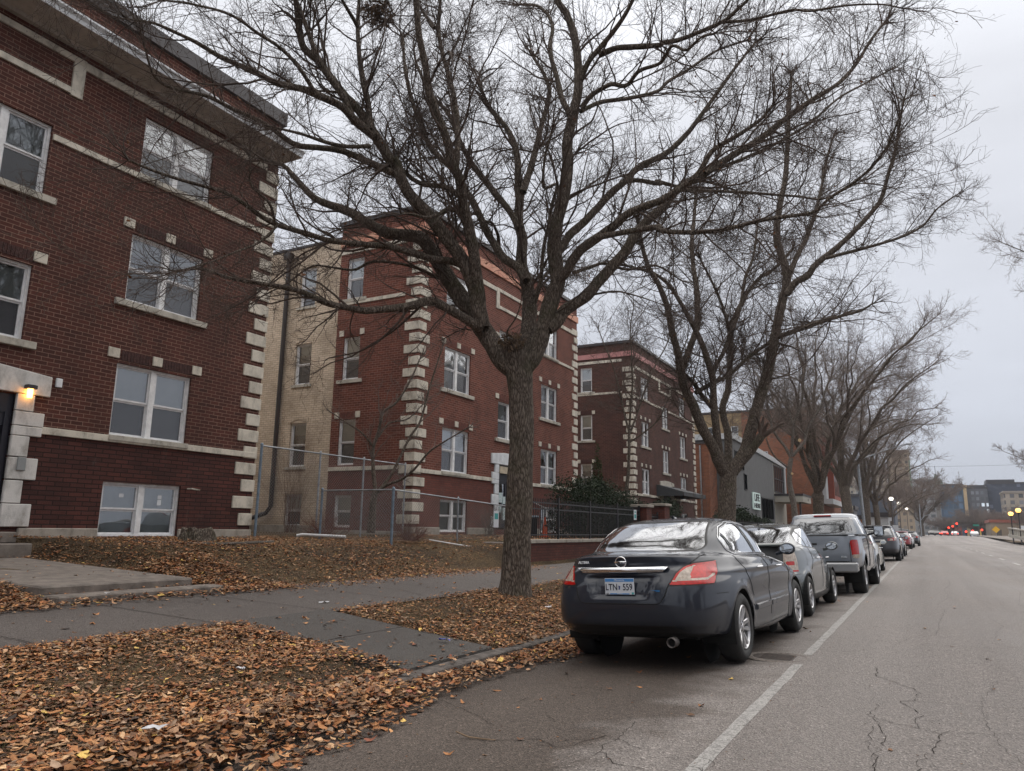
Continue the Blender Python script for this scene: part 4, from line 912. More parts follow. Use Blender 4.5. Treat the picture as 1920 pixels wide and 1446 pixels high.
    fc_ = rpoly([(.535,.835),(.575,.905),(.64,.948),(.75,.968),(.68,.835)], .01); s.region('lamp_clear', lambda x,y,z,U: fc_(U,z), lc, only=('lamp',))
    fr2 = rpoly([(.67,.865),(.73,.962),(.90,.972),(.88,.865)], .02); s.region('lamp_lit', lambda x,y,z,U: fr2(U,z), lc, only=('lamp','lamp_clear'))
    fst = rpoly([(.53,.832),(.545,.850),(.90,.852),(1.0,.888),(1.04,.88),(.90,.832)], .004); s.region('lamp_clear2', lambda x,y,z,U: fst(U,z), lc, only=('lamp',))
    # black lower bumper, rocker
    s.region('bumper_low', lambda x,y,z,U: z-.43+.09*np.clip((np.abs(x)-.50)/.13,0,1), lambda x,y,z: (y < .45) & (x < .75))
    # seams
    b = MB(); Zs = lambda x,y,z: (y > .5) & (x > .55)
    trunk = rpoly([(-.40,.628),(.40,.628),(.45,.70),(.48,.797),(.53,.90),(.61,.975),(.655,1.03),(.68,1.09),(.68,1.8),(-.68,1.8),(-.68,1.09),(-.655,1.03),(-.61,.975),(-.53,.90),(-.48,.797),(-.45,.70)], .01)
    s.lines(lambda x,y,z,U: trunk(x,z), lambda x,y,z: (y < .80) & (z < 1.065) & (z > .5), .0045, b=b)
    s.lines(lambda x,y,z,U: x-.67+.06*np.clip((y-.3)/.5,0,1), lambda x,y,z: (y > .1) & (y < .72) & (z > 1.06), .0045, b=b)
    for pts in ([(2.25,1.04),(2.29,.8),(2.27,.35)],[(3.46,1.0),(3.50,.75),(3.30,.40),(3.28,.28)]):
        yy = [p[0] for p in pts][::-1]; zz = [p[1] for p in pts][::-1]
        s.lines(lambda x,y,z,U,yy=yy,zz=zz: y-np.interp(z, zz, yy), lambda x,y,z,zz=zz: (x > .6) & (z > zz[0]) & (z < zz[-1]) & (y > 1) & (y < 4), .0045, b=b)
    s.lines(lambda x,y,z,U: y-(1.22+.32*np.clip((1.0-z)/.35,0,1.2)), lambda x,y,z: (x > .6) & (z > .60) & (z < 1.04) & (y > 1.1) & (y < 1.8), .0045, b=b)
    s.lines(lambda x,y,z,U: z-.275, lambda x,y,z: (x > .6) & (y > 1.55) & (y < 3.3) & (z < .33), .004, b=b)
    s.lines(lambda x,y,z,U: z-.70, lambda x,y,z: (x > .6) & (y > .45) & (y < .72) & (z > .6) & (z < .8), .003, b=b)
    body = s.part(['body','bumper_low'], 'body', [P, M['plastic']], t)
    b.build('panel_gap', M['seam'], body, local=True)
    wn = s.part('rear_glass', 'rear_window', M['rearglass'], t, inset=.003); s.part('rear_trim', 'window_seal', M['rubber'], wn, inset=.001)
    s.part('windscreen', 'windscreen', M['carglass'], t, inset=.003)
    for sd_ in (1, -1):
        wq = s.part('side_glass', 'side_window', M['carglass'], t, side=sd_, inset=.006); s.part('pillar', 'pillar', M['plastic'], wq, side=sd_, inset=.002); s.part('trim', 'window_surround', M['plastic'], wq, side=sd_, inset=.001)
        tl = s.part(['lamp','lamp_clear','lamp_lit','lamp_clear2'], 'tail_light', [M['red'],M['clear'],M['redlit'],M['clear']], t, side=sd_, inset=-.002)
        s.part('lamp_rim', 'lamp_surround', M['rubber'], tl, side=sd_, inset=.001)
    cb = MB(); s.outline('trim', .0055, cb, lift=.003); s.outline('side_glass', .003, cb); 
    bb = MB(); s.chains({}, .01, bb, 0, True, 0)
    cb.build('window_trim', M['chrome'], t, smooth=True, local=True)
    mb = MB(); 
    for s_ in (1,-1):
        for a, c in ((1.60,2.26),(2.30,3.22)): mb.add([(s_*.905,a,.455),(s_*.905,c,.455),(s_*.905,c,.52),(s_*.905,a,.52),(s_*.925,a+.01,.465),(s_*.925,c-.01,.465),(s_*.925,c-.01,.51),(s_*.925,a+.01,.51)],[(4,5,6,7),(0,1,5,4),(1,2,6,5),(2,3,7,6),(3,0,4,7)])
    mb.build('door_moulding', P, t, local=True)
    liner(t, 1.07, .335, .375, .56, .90); liner(t, 3.85, .335, .375, .56, .90)
    for (x, y) in ((.90,1.07),(.90,3.85),(-.90,1.07),(-.90,3.85)): wheel(t, x, y, .335, .335, .222, 1 if x > 0 else -1, 10)
    interior(t, .75, 3.4, .62, .93, [(1.25,(-.36,.36)),(2.35,(-.36,.36))])
    for s_ in (1,-1):
        mirror(t, s_*.975, 3.10, 1.075, s_, P, .88); handle(t, s_*.898, 2.02-.12, .90, s_, M['chrome']); handle(t, s_*.902, 3.0-.14, .885, s_, M['chrome'])
    # chrome bar
    b = MB(); vs = []; n = 20
    yv = lambda x: .065+.06*(abs(x)/.5)**2.2
    for i in range(n+1):
        q = -1+2*i/n; x1 = q*.475; x0 = q*.425; y1 = yv(x1); vs += [(x1,y1+.05,.968),(x1,y1-.014,.963),(x0,y1-.02,.925),(x0,y1+.004,.898),(x0,y1+.06,.898)]
    b.add(vs, [(5*i+j,5*i+5+j,5*i+6+j,5*i+1+j) for i in range(n) for j in range(4)]); b.build('chrome_bar', M['chrome'], t, smooth=True, local=True)
    # round badge and lettering
    b = MB(); b.tube([(.055*math.cos(a),.093,1.012+.050*math.sin(a)) for a in np.linspace(0,2*PI,33)], .0065, 8, caps=False); b.box(-.063,.063,.078,.092,1.003,1.021); b.build('badge', M['chrome'], t, smooth=True, local=True)
    lt = text('ALTIMA', .036, (-.41,.115,1.012), Euler((math.radians(84),0,math.radians(-5))), M['white_ink'], None, 'model_lettering', .003, bold=.0008); lt.parent = t
    bd = text('NISSAN', .018, (0,.077,1.012), Euler((math.radians(90),0,0)), M['seam'], None, 'badge_lettering', .001); bd.parent = t
    b = MB(); b.box(.315,.405,.028,.038,.738,.752); b.build('eco_badge', mat('blue_badge', (.05,.25,.6), .25, metal=.6), t, local=True)
    # plate
    pl = MB(); pl.box(-.1525,.1525,.030,.034,.710,.862); P_ = pl.build('licence_plate', mat('plate_white', (.55,.58,.62), .4, noise=.08, nscale=30), t, local=True, bevel=.0015)
    pb = MB(); pb.box(-.149,.149,.0285,.0295,.830,.859); pb.box(-.10,.10,.0285,.0295,.713,.722); pb.build('plate_band', mat('plate_blue', (.06,.22,.50), .4), P_, local=True)
    ink = mat('plate_ink', (.012,.014,.03), .5)
    for txt, sz, xx, zz, m_ in (('LTN', .085, -.083, .777, ink),('559', .085, .084, .777, ink),('Minnesota', .026, 0, .844, M['white_ink']),('10,000 lakes', .012, 0, .7175, M['white_ink']),('MSP', .016, -.128, .718, ink)):
        o = text(txt, sz, (0,0,0), Euler((PI/2,0,0)), m_, None, 'plate_lettering', .0006, bold=.0012 if sz > .05 else 0)
        for v in o.data.vertices: v.co.x = v.co.x*(.80 if sz > .05 else 1)+xx; v.co.z += zz; v.co.y += .0278
        o.parent = P_
    pb = MB(); pb.prism([(-.010,.758),(.006,.757),(.004,.772),(.011,.784),(.002,.791),(-.010,.794),(-.008,.775)], 'y', .0275, .0295); pb.build('plate_emblem', mat('plate_state', (.02,.035,.14), .5), P_, local=True)
    pb = MB(); pb.box(.124,.146,.0275,.0295,.714,.732); pb.build('plate_sticker', mat('plate_teal', (.05,.35,.36), .5), P_, local=True)
    # exhaust, antenna fin, mud flap
    b = MB(); b.lathe([(.046,.10),(.046,0),(.038,.0),(.037,.10)], (.485,.02,.285), 'y', 20); 
    for i in range(len(b.v)): b.v[i] = (b.v[i][0], b.v[i][1]*1, b.v[i][2])
    b.lathe([(0,.04),(.037,.04)], (.485,.02,.285), 'y', 16, 1); b.build('exhaust', [M['disc'], M['liner']], t, smooth=True, local=True)
    b = MB(); b.add([(-.02,1.74,1.46),(.02,1.74,1.46),(.022,1.86,1.462),(-.022,1.86,1.462),(0,1.72,1.50),(0,1.80,1.485)],[(0,1,4),(1,2,5,4),(2,3,5),(3,0,4,5)]); b.build('antenna_fin', P, t, local=True)
    b = MB(); b.box(-.6,.6,.45,1.0,.27,.36); b.box(-.6,.6,1.3,3.5,.17,.25); b.build('underbody', M['liner'], t, local=True)
    return t
sedan()
# ------------------------------------------------------------ the other parked cars
def simple_lamp(s, t, poly, cols, lc, fn=None, name='tail_light', inner=None):
    ft = rpoly(poly, .01); s.region('lamp', lambda x,y,z,U: ft(U,z), lc); regs = ['lamp']; ms = [M[cols[0]]]
    for i, (pl, c) in enumerate(inner or []):
        fi = rpoly(pl, .008); nm = 'lampi%d' % i; s.region(nm, lambda x,y,z,U,fi=fi: fi(U,z), lc, only=tuple(regs)); regs.append(nm); ms.append(M[c])
    return regs, ms
def car(name, label, loc, rz, tilt, sc, paint, loops, W, wr, R_, rr, side, pillars, rear, front, lamps, seams, tyre_w=.205, track=.88, spokes=5, cat='car', glass='carglass', rglass='rearglass', mir=None, handles=(), inter=None, low=None, extra=None, ns=110, disp=None, rimcol='rim', spec=None, trimcol='plastic', frontlamp=None):
    t = empty(name, loc, rz, label, cat, 'cars parked along the kerb', tilt=tilt); t.scale = (sc,)*3
    s = Shell(loops, nt_=7, ns=ns, wheels=[(a,c,wr+.01) for a, c in W], disp=disp)
    std_finish(s, t, paint, W, wr)
    if side:
        fg = rpoly(side, .03); y0 = min(p[0] for p in side)-.3; y1 = max(p[0] for p in side)+.3; z0 = min(p[1] for p in side)-.1
        sel = lambda x,y,z: (x > .35) & (y > y0) & (y < y1) & (z > z0)
        s.region('trim', lambda x,y,z,U: fg(y,z)-.02, sel); s.region('side_glass', lambda x,y,z,U: fg(y,z), sel)
        for (a, c, w_) in pillars:
            A, B_ = np.array(a), np.array(c); d = (B_-A)/np.linalg.norm(B_-A)
            s.region('pillar', lambda x,y,z,U,A=A,d=d,w_=w_: np.abs((y-A[0])*(-d[1])+(z-A[1])*d[0])-w_, sel, only=('side_glass',))
    for nm, (pl, ylo, yhi, zlo) in (('rear_glass', rear), ('windscreen', front)):
        if pl is None: continue
        ff = rpoly([(-x,z) for x, z in pl[::-1]]+list(pl), .04) if min(p[0] for p in pl) > 0 else rpoly(pl, .04)
        s.region(nm, lambda x,y,z,U,ff=ff: ff(x,z), lambda x,y,z,ylo=ylo,yhi=yhi,zlo=zlo: (y > ylo) & (y < yhi) & (z > zlo), only=('body','trim'))
    regs = ms = None
    if lamps: regs, ms = simple_lamp(s, t, lamps[0], [lamps[1]], lambda x,y,z: (y < lamps[3]) & (z > .4), inner=lamps[2])
    if frontlamp:
        fh = rpoly(frontlamp, .02); s.region('headlamp', lambda x,y,z,U: fh(y,z), lambda x,y,z: (x > .3) & (y > frontlamp[0][0]-.8), only=('body',))
    if low: s.region('low', low, lambda x,y,z: z < .7, only=('body',))
    b = MB()
    for pts, cond in seams:
        yy = [p[0] for p in pts][::-1]; zz = [p[1] for p in pts][::-1]
        s.lines(lambda x,y,z,U,yy=yy,zz=zz: y-np.interp(z, zz, yy), lambda x,y,z,zz=zz: (x > .5) & (z > zz[0]) & (z < zz[-1]) & (y > .3), .0045, b=b)
    if extra: extra(s, t, b)
    body = s.part(['body','low'] if low else ['body'], 'body', [paint, M['plastic']] if low else paint, t)
    if b.v: b.build('panel_gap', M['seam'], body, local=True)
    if rear[0] is not None: s.part('rear_glass', 'rear_window', M[rglass], t, inset=.003)
    s.part('windscreen', 'windscreen', M['carglass'], t, inset=.003)
    for sd in (1,-1):
        if side: wq = s.part('side_glass', 'side_window', M[glass], t, side=sd, inset=.005); s.part('pillar', 'pillar', M['plastic'], wq, side=sd, inset=.002); s.part('trim', 'window_surround', M[trimcol], wq, side=sd, inset=.001)
        if lamps: s.part(regs, 'tail_light', ms, t, side=sd, inset=-.002)
        if frontlamp: s.part('headlamp', 'headlight', M['clear'], t, side=sd, inset=-.002)
    for a, c in W: liner(t, a, c, wr, track-.33, track)
    for a, c in W:
        for sd in (1,-1): wheel(t, sd*track, a, c, R_, rr, sd, spokes, tyre_w, rimcol, wid=.05)
    if inter: interior(t, *inter)
    if mir:
        for sd in (1,-1): mirror(t, sd*mir[0], mir[1], mir[2], sd, paint if not mir[3] else M[mir[3]], mir[4])
    for (x, y, z) in handles:
        for sd in (1,-1): handle(t, sd*x, y, z, sd, M['chrome'])
    bb = MB(); ym0, ym1 = loops[0]['yr'], loops[0]['yf']; bb.box(-.6,.6,ym0+.3,ym1-.3,R_*.75,R_*1.1); bb.build('underbody', M['liner'], t, local=True)
    return t, s
def prius():
    P = carpaint('grey_green_paint', (.06,.072,.072), metal=.2, dirt=.12)
    L = [Lp(.30,.18,.19,.22,4.20,.76,5),Lp(.36,.24,.26,.10,4.30,.82,5,.05,.12),Lp(.50,.40,.40,.03,4.38,.85,5,.045,.14),Lp(.64,.58,.55,.0,4.40,.862,4.6,.045,.16),Lp(.72,.70,.66,.06,4.36,.862,4.4,.05,.2),
      Lp(.88,.84,.76,.12,4.22,.855,4.2,.06,.24),Lp(1.02,.94,.86,.17,3.98,.835,4,.07,.26),Lp(1.115,1.02,.95,.20,3.70,.80,4,.08,.28),Lp(1.14,1.05,1.0,.30,3.45,.775,4,.10,.26),
      Lp(1.27,1.22,1.18,.85,3.02,.71,4,.10,.22),Lp(1.385,1.39,1.35,1.40,2.62,.63,3.6,.10,.18),Lp(1.44,1.455,1.43,1.75,2.40,.47,3),Lp(1.468,1.482,1.47,1.95,2.25,.24,2.6),Lp(1.478,1.488,1.485,2.05,2.15,.02,2.2)]
    side = [(.98,1.15),(1.35,1.085),(2.4,1.04),(3.36,1.0),(2.90,1.20),(2.45,1.355),(2.05,1.40),(1.6,1.375),(1.18,1.27)]
    def extra(s, t, b):
        fd = rpoly([(-.60,.86),(.60,.86),(.585,1.085),(-.585,1.085)], .03); s.region('lower_glass', lambda x,y,z,U: fd(x,z), lambda x,y,z: (y < .6) & (z > .7) & (z < 1.13), only=('body',))
        s.lines(lambda x,y,z,U: x-np.interp(z,[.62,.7,.86],[.50,.60,.625]), lambda x,y,z: (y < .5) & (z > .60) & (z < .87), .0045, b=b)
        s.lines(lambda x,y,z,U: z-.62, lambda x,y,z: (y < .5) & (x < .5), .0045, b=b); s.lines(lambda x,y,z,U: z-.66, lambda x,y,z: (y > .12) & (y < .62) & (x > .6), .003, b=b)
    t, s = car('parked_car', 'grey green hatchback with clear tail lights, parked directly in front of the dark sedan', (-2.62,12.55,-.03), -.028, -.045, 1.03, P, L, [(.93,.31),(3.63,.31)], .35, .31, .205, side,
      [((1.52,1.06),(1.40,1.36),.018),((2.30,1.03),(2.02,1.42),.028)], ([(.64,1.150),(.51,1.415)], .2, 1.9, 1.08), ([(.70,1.03),(.53,1.40)], 2.2, 3.7, .95),
      ([(.64,.70),(.645,1.07),(.80,1.095),(.92,1.02),(1.0,.86),(1.03,.70)],'clear',[([(.65,.715),(.655,.80),(1.015,.80),(1.02,.715)],'clear'),([(.69,.80),(.69,.86),(.90,.86),(.91,.80)],'red'),([(.64,.69),(.645,.725),(1.03,.725),(1.04,.69)],'red')], 1.0),
      [([(2.3,1.02),(2.34,.8),(2.30,.35)],0),([(3.38,.98),(3.42,.7),(3.22,.4),(3.2,.28)],0),([(1.42,1.05),(1.50,.85),(1.30,.70)],0)], spokes=5, track=.86,
      mir=(.96,3.0,1.06,None,.95), handles=((.862,1.9,.88),(.866,2.9,.86)), inter=(.6,3.1,.58,.92,[(1.3,(-.34,.34)),(2.3,(-.34,.34))]), extra=extra, rglass='rearglass', low=lambda x,y,z,U: z-.40+.1*(y>.45))
    o = s.part('lower_glass', 'lower_rear_window', M['plastic'], t, inset=.002)
    b = MB(); vs = []; n = 16
    for i in range(n+1):
        q = -1+2*i/n; x = q*.645; yy = .13+.10*abs(q)**2.5; vs += [(x,yy+.22,1.15),(x,yy,1.128),(x,yy-.01,1.105),(x,yy+.05,1.09),(x,yy+.2,1.095)]
    b.add(vs, [(5*i+j,5*i+5+j,5*i+6+j,5*i+1+j) for i in range(n) for j in range(4)]); b.build('spoiler', P, t, smooth=True, local=True)
    b = MB(); b.tube([(-.02,1.62,1.46),(-.02,1.50,1.68)], .003, 5); b.lathe([(0,0),(.03,0),(.012,.04),(0,.045)], (-.02,1.62,1.45), k=10); b.build('antenna', M['plastic'], t, local=True)
    b = MB(); b.box(-.15,.15,.045,.05,.68,.83); b.build('licence_plate', M['clear'], t, local=True)
prius()
def truck():
    P = carpaint('silver_truck_paint', (.21,.235,.27), metal=.25, dirt=.3); P2 = carpaint('dull_silver_bumper', (.30,.31,.32), metal=.3, rough=.4, dirt=.35)
    t = empty('pickup_truck', (-2.25,17.9,-.03), -.018, 'silver pickup truck with a tall closed tailgate, parked in front of the grey green hatchback', 'pickup truck', 'cars parked along the kerb', tilt=-.04)
    L_, hw = 5.7, .985; t.scale = (1.03,1.02,1.03)
    W = [(1.25,.40),(4.75,.40)]
    # bed and cab as one lower body; the loops keep a flat bed top
    def bodyloops():
        return [Lp(.62,.42,.42,.32,5.45,.90,9,.01,.05),Lp(.68,.50,.50,.24,5.56,.95,9,.01,.08),Lp(.76,.60,.58,.235,5.66,.975,9,.01,.10),Lp(.88,.80,.72,.23,5.70,.985,9,.01,.12),Lp(1.05,1.02,.90,.235,5.62,.98,9,.012,.14),Lp(1.20,1.18,1.04,.25,5.40,.965,9,.015,.16),Lp(1.265,1.24,1.12,.27,5.0,.945,9,.015,.18),Lp(1.27,1.25,1.16,.34,4.4,.90,9,.01,.1),Lp(1.265,1.24,1.17,.6,4.0,.3,6),Lp(1.26,1.235,1.17,1.0,3.8,.02,4)]
    s = Shell(bodyloops(), nt_=6, ns=130, wheels=[(a,c,.47) for a, c in W], flare=.03); std_finish(s, t, P, W, .455)
    ft = rpoly([(.83,.78),(.80,1.17),(1.12,1.17),(1.10,.78)], .06); s.region('lamp', lambda x,y,z,U: ft(U,z), lambda x,y,z: (y < .6) & (z > .6))
    f2 = rpoly([(.82,.78),(.82,.86),(1.11,.86),(1.11,.78)], .02); s.region('lampc', lambda x,y,z,U: f2(U,z), lambda x,y,z: (y < .6) & (z > .6), only=('lamp',))
    b = MB()
    s.lines(lambda x,y,z,U: x-.785, lambda x,y,z: (y < .3) & (z > .70) & (z < 1.26), .006, b=b); s.lines(lambda x,y,z,U: z-.72, lambda x,y,z: (y < .3) & (x < .785), .005, b=b)
    s.lines(lambda x,y,z,U: y-2.42, lambda x,y,z: (x > .8) & (z > .55) & (z < 1.26), .012, b=b); s.lines(lambda x,y,z,U: y-3.55, lambda x,y,z: (x > .8) & (z > .55) & (z < 1.24), .005, b=b); s.lines(lambda x,y,z,U: y-4.25, lambda x,y,z: (x > .8) & (z > .55) & (z < 1.2), .005, b=b)
    body = s.part('body', 'body', P, t); b.build('panel_gap', M['seam'], body, local=True)
    for sd in (1,-1): s.part(['lamp','lampc'], 'tail_light', [M['red'], M['clear']], t, side=sd, inset=-.004)
    cabL = [Lp(1.20,1.18,1.14,2.44,4.52,.93,8,.02,.10),Lp(1.27,1.25,1.20,2.45,4.38,.925,7,.02,.10),Lp(1.45,1.44,1.40,2.52,4.08,.865,7,.03,.08),Lp(1.66,1.66,1.64,2.62,3.72,.78,6,.04,.06),Lp(1.755,1.76,1.75,2.72,3.50,.72,5,.05,.06),Lp(1.80,1.805,1.80,2.86,3.35,.55,4),Lp(1.815,1.82,1.82,3.0,3.2,.05,3)]
    c = Shell(cabL, nt_=10, ns=110)
    fr = rpoly([(-.77,1.30),(.77,1.30),(.66,1.70),(-.66,1.70)], .05); c.region('rear_glass', lambda x,y,z,U: fr(x,z), lambda x,y,z: (y < 2.95) & (z > 1.2))
    fw = rpoly([(-.80,1.27),(.80,1.27),(.66,1.70),(-.66,1.70)], .05); c.region('windscreen', lambda x,y,z,U: fw(x,z), lambda x,y,z: (y > 3.45) & (z > 1.2))
    sg = rpoly([(2.62,1.29),(4.02,1.27),(3.60,1.68),(2.72,1.69)], .04); c.region('side_glass', lambda x,y,z,U: sg(y,z), lambda x,y,z: (x > .6) & (z > 1.2), only=('body',)); c.region('pillar', lambda x,y,z,U: np.abs(y-3.05)-.03, lambda x,y,z: (x > .6) & (z > 1.2), only=('side_glass',))
    cab = c.part('body', 'cab', P, t); c.part('rear_glass', 'rear_window', M['privacy2'], t, inset=.003); c.part('windscreen', 'windscreen', M['carglass'], t, inset=.003)
    for sd in (1,-1): wq = c.part('side_glass', 'side_window', M['carglass'], t, side=sd, inset=.004); c.part('pillar', 'pillar', M['plastic'], wq, side=sd)
    b = MB(); b.box(-.20,.20,2.66,2.70,1.735,1.765); b.build('brake_light', M['red'], cab, local=True, bevel=.006)
    b = MB(); b.box(-.98,-.90,.27,2.40,1.262,1.285); b.box(.90,.98,.27,2.40,1.262,1.285); b.box(-.78,.78,.25,.33,1.262,1.285); b.build('bed_rail', M['plastic'], t, local=True, bevel=.008)
    b = MB(); rbox(b, -.93,.93,.03,.26,.50,.70,.03); b.build('rear_bumper', P2, t, local=True); b = MB(); b.box(-.9,.9,.06,.28,.70,.712); b.box(-.72,.72,.10,.24,.714,.73); b.build('bumper_step', M['plastic'], t, local=True)
    b = MB(); b.box(-.14,.14,.222,.232,1.07,1.11); b.build('tailgate_handle', M['plastic'], t, local=True, bevel=.004)
    b = MB(); b.box(.60,.72,.222,.229,.80,.83); b.build('model_badge', M['chrome'], t, local=True)
    for a, c_ in W:
        liner(t, a, c_, .455, .55, .93)
        for sd in (1,-1): wheel(t, sd*.955, a, c_, .40, .22, sd, 5, .27, 'rim', wid=.07)
    for sd in (1,-1):
        b = MB(); rbox(b, sd*1.15-.12, sd*1.15+.12, 3.72, 3.86, 1.22, 1.50, .05); b.tube([(sd*.9,3.85,1.28),(sd*1.05,3.80,1.32)], .03, 8); o = b.build('mirror', M['plastic'], t, smooth=False, local=True)
        b = MB(); b.box(sd*1.15-.095, sd*1.15+.095, 3.712, 3.719, 1.25, 1.47); b.build('mirror_glass', M['mirrorglass'], o, local=True)
        handle(t, sd*.985, 2.75+.75, 1.08, sd, M['chrome'])
    interior(t, 2.6, 3.9, .75, 1.18, [(2.75,(-.4,.4))])
    b = MB(); b.box(-.7,.7,.7,5.2,.45,.62); b.build('underbody', M['liner'], t, local=True)
M['privacy2'] = glassmat('truck_rear_glass', tint=(.16,.18,.18), refl=.16, op=.4, opcol=(.01,.012,.012), rough=.05, wav=0)
truck()
def sedan2(label, loc, paint, sc=1, rz=-.01, red=True):
    L = [Lp(.30,.20,.19,.2,4.55,.76,5),Lp(.38,.28,.28,.06,4.68,.84,5,.04,.12),Lp(.52,.46,.44,.0,4.72,.865,5,.04,.14),Lp(.75,.68,.60,.03,4.66,.87,4.6,.045,.16),Lp(.92,.86,.72,.08,4.5,.855,4.4,.06,.2),Lp(1.02,.94,.82,.15,4.2,.825,4,.08,.22),Lp(1.04,.98,.90,.55,3.55,.78,4,.1,.2),
      Lp(1.20,1.18,1.14,.95,3.12,.70,4,.1,.18),Lp(1.34,1.35,1.32,1.3,2.68,.60,3.6,.1,.14),Lp(1.41,1.42,1.41,1.6,2.4,.42,3),Lp(1.435,1.44,1.44,1.85,2.2,.04,2.4)]
    return car('parked_car', label, loc, rz, -.035, sc, paint, L, [(1.0,.32),(3.68,.32)], .365, .32, .20, [(1.15,1.06),(2.2,1.02),(3.32,.99),(2.72,1.28),(2.2,1.345),(1.65,1.33)], [((2.2,1.0),(2.02,1.36),.028)], ([(.62,1.06),(.49,1.345)], .4, 1.7, 1.0), ([(.68,1.0),(.52,1.35)], 2.3, 3.6, .9),
      ([(.50,.76),(.52,.92),(.92,.94),(1.0,.76)],'red',[],.9), [([(2.2,1.0),(2.24,.7),(2.2,.32)],0),([(3.3,.97),(3.32,.6),(3.2,.3)],0)], mir=(.94,2.95,1.03,None,.9), handles=((.862,1.85,.86),(.868,2.85,.84)), inter=(.7,3.2,.56,.88,[(1.2,(-.33,.33)),(2.2,(-.33,.33))]), ns=90, track=.86,
      frontlamp=[(3.95,.66),(4.5,.62),(4.5,.74),(4.0,.78)])
def suv(label, loc, paint, sc=1, rz=-.008, boxy=0, lampc='reddk', sep=None):
    L = [Lp(.36,.24,.24,.2,4.7,.82,5),Lp(.44,.32,.32,.05,4.84,.905,5.5,.03,.12),Lp(.60,.50,.48,.0,4.9,.94,5.5,.03,.14),Lp(.85,.78,.70,.05,4.86,.945,5,.035,.16),Lp(1.05,.98,.88,.10,4.72,.93,4.8,.04,.2),Lp(1.16,1.07,1.0,.13,4.4,.90,4.6,.045,.2),Lp(1.22,1.12,1.08,.16,3.85,.87,4.4,.05,.18),
      Lp(1.42,1.36,1.32,.30,3.4,.79,4.4,.055,.16),Lp(1.60,1.58,1.54,.48,2.95,.71,4.2,.06,.12),Lp(1.69,1.68,1.66,.42,2.7,.66,4,.05,.1),Lp(1.735,1.745,1.73,.80,2.4,.42,3.4),Lp(1.75,1.76,1.755,1.4,2.0,.04,2.6)]
    t, s = car('parked_suv', label, loc, rz, -.03, sc, paint, L, [(1.02,.375),(3.95,.375)], .425, .37, .235, [(.75,1.22),(1.4,1.16),(3.6,1.12),(3.05,1.46),(2.6,1.575),(1.3,1.585),(.80,1.50)], [((1.38,1.15),(1.30,1.6),.03),((2.45,1.1),(2.25,1.6),.03)], ([(.74,1.24),(.60,1.60)], 0, .8, 1.18), ([(.78,1.12),(.64,1.58)], 2.5, 3.9, 1.05),
      ([(.46,.98),(.45,1.09),(.80,1.14),(1.12,1.14),(1.02,.98)],lampc,[([(.52,.99),(.60,1.08),(.72,1.08),(.70,1.0)],'clear'),([(.80,1.0),(.84,1.10),(1.0,1.10),(.95,1.0)],'clear')] if sep else [],.95), [([(2.42,1.12),(2.46,.8),(2.4,.4)],0),([(3.55,1.1),(3.56,.7),(3.4,.4)],0),([(1.42,1.14),(1.52,.9),(1.35,.8)],0)], cat='car', glass='privacy', rglass='privacy',
      mir=(1.03,3.15,1.20,None,1.1), handles=((.935,2.0,1.0),(.94,3.1,.98)), inter=(.7,3.5,.62,1.02,[(1.3,(-.36,.36)),(2.4,(-.36,.36))]), ns=100, track=.92, tyre_w=.235, low=lambda x,y,z,U: z-.46)
    b = MB(); b.box(-.33,.33,.055,.075,1.0,1.045); b.build('chrome_strip', M['chrome'], t, local=True); b = MB(); b.box(-.15,.15,.03,.05,.76,.90); b.build('licence_plate', M['clear'], t, local=True)
    b = MB()
    for sd in (1,-1): b.tube([(sd*.60,.9,1.70),(sd*.62,1.0,1.745),(sd*.62,2.3,1.745),(sd*.60,2.4,1.71)], .014, 6)
    b.build('roof_rail', M['plastic'], t, local=True)
    b = MB(); b.lathe([(0,0),(.03,0),(.03,.03),(0,.03)], (.1,.02,.5), 'y', 8); b.build('tow_hitch', M['plastic'], t, local=True)
    return t
PS = carpaint('champagne_silver_paint', (.50,.50,.46), metal=.15, dirt=.2); PB = carpaint('dark_charcoal_paint', (.014,.013,.018), metal=0, dirt=.08, spec=.2); PD = carpaint('near_black_paint', (.012,.012,.014), metal=0, dirt=.1, spec=.2)
PR = carpaint('dark_red_paint', (.24,.012,.016), metal=.3, dirt=.08); PW = carpaint('white_car_paint', (.55,.56,.56), metal=.1, dirt=.15)
sedan2('pale silver sedan, mostly hidden behind the silver pickup truck', (-2.30,27.6,-.02), PS, 1.0)
suv('dark charcoal crossover with pale tail light lenses, in front of the pale silver sedan', (-2.10,41.6,-.02), PB, 1.03, sep=True)
sedan2('dark grey sedan just ahead of the dark charcoal crossover', (-2.05,50.5,-.02), PD, 1.05)
suv('dark red hatchback type car farther up the row of parked cars', (-2.0,77.0,-.01), PR, .93, lampc='red')
sedan2('white sedan parked just beyond the dark red car', (-1.9,84,-.01), PW, 1.0)
suv('black crossover, farthest car of the parked row', (-1.5,96.5,0), PD, .97, lampc='red')
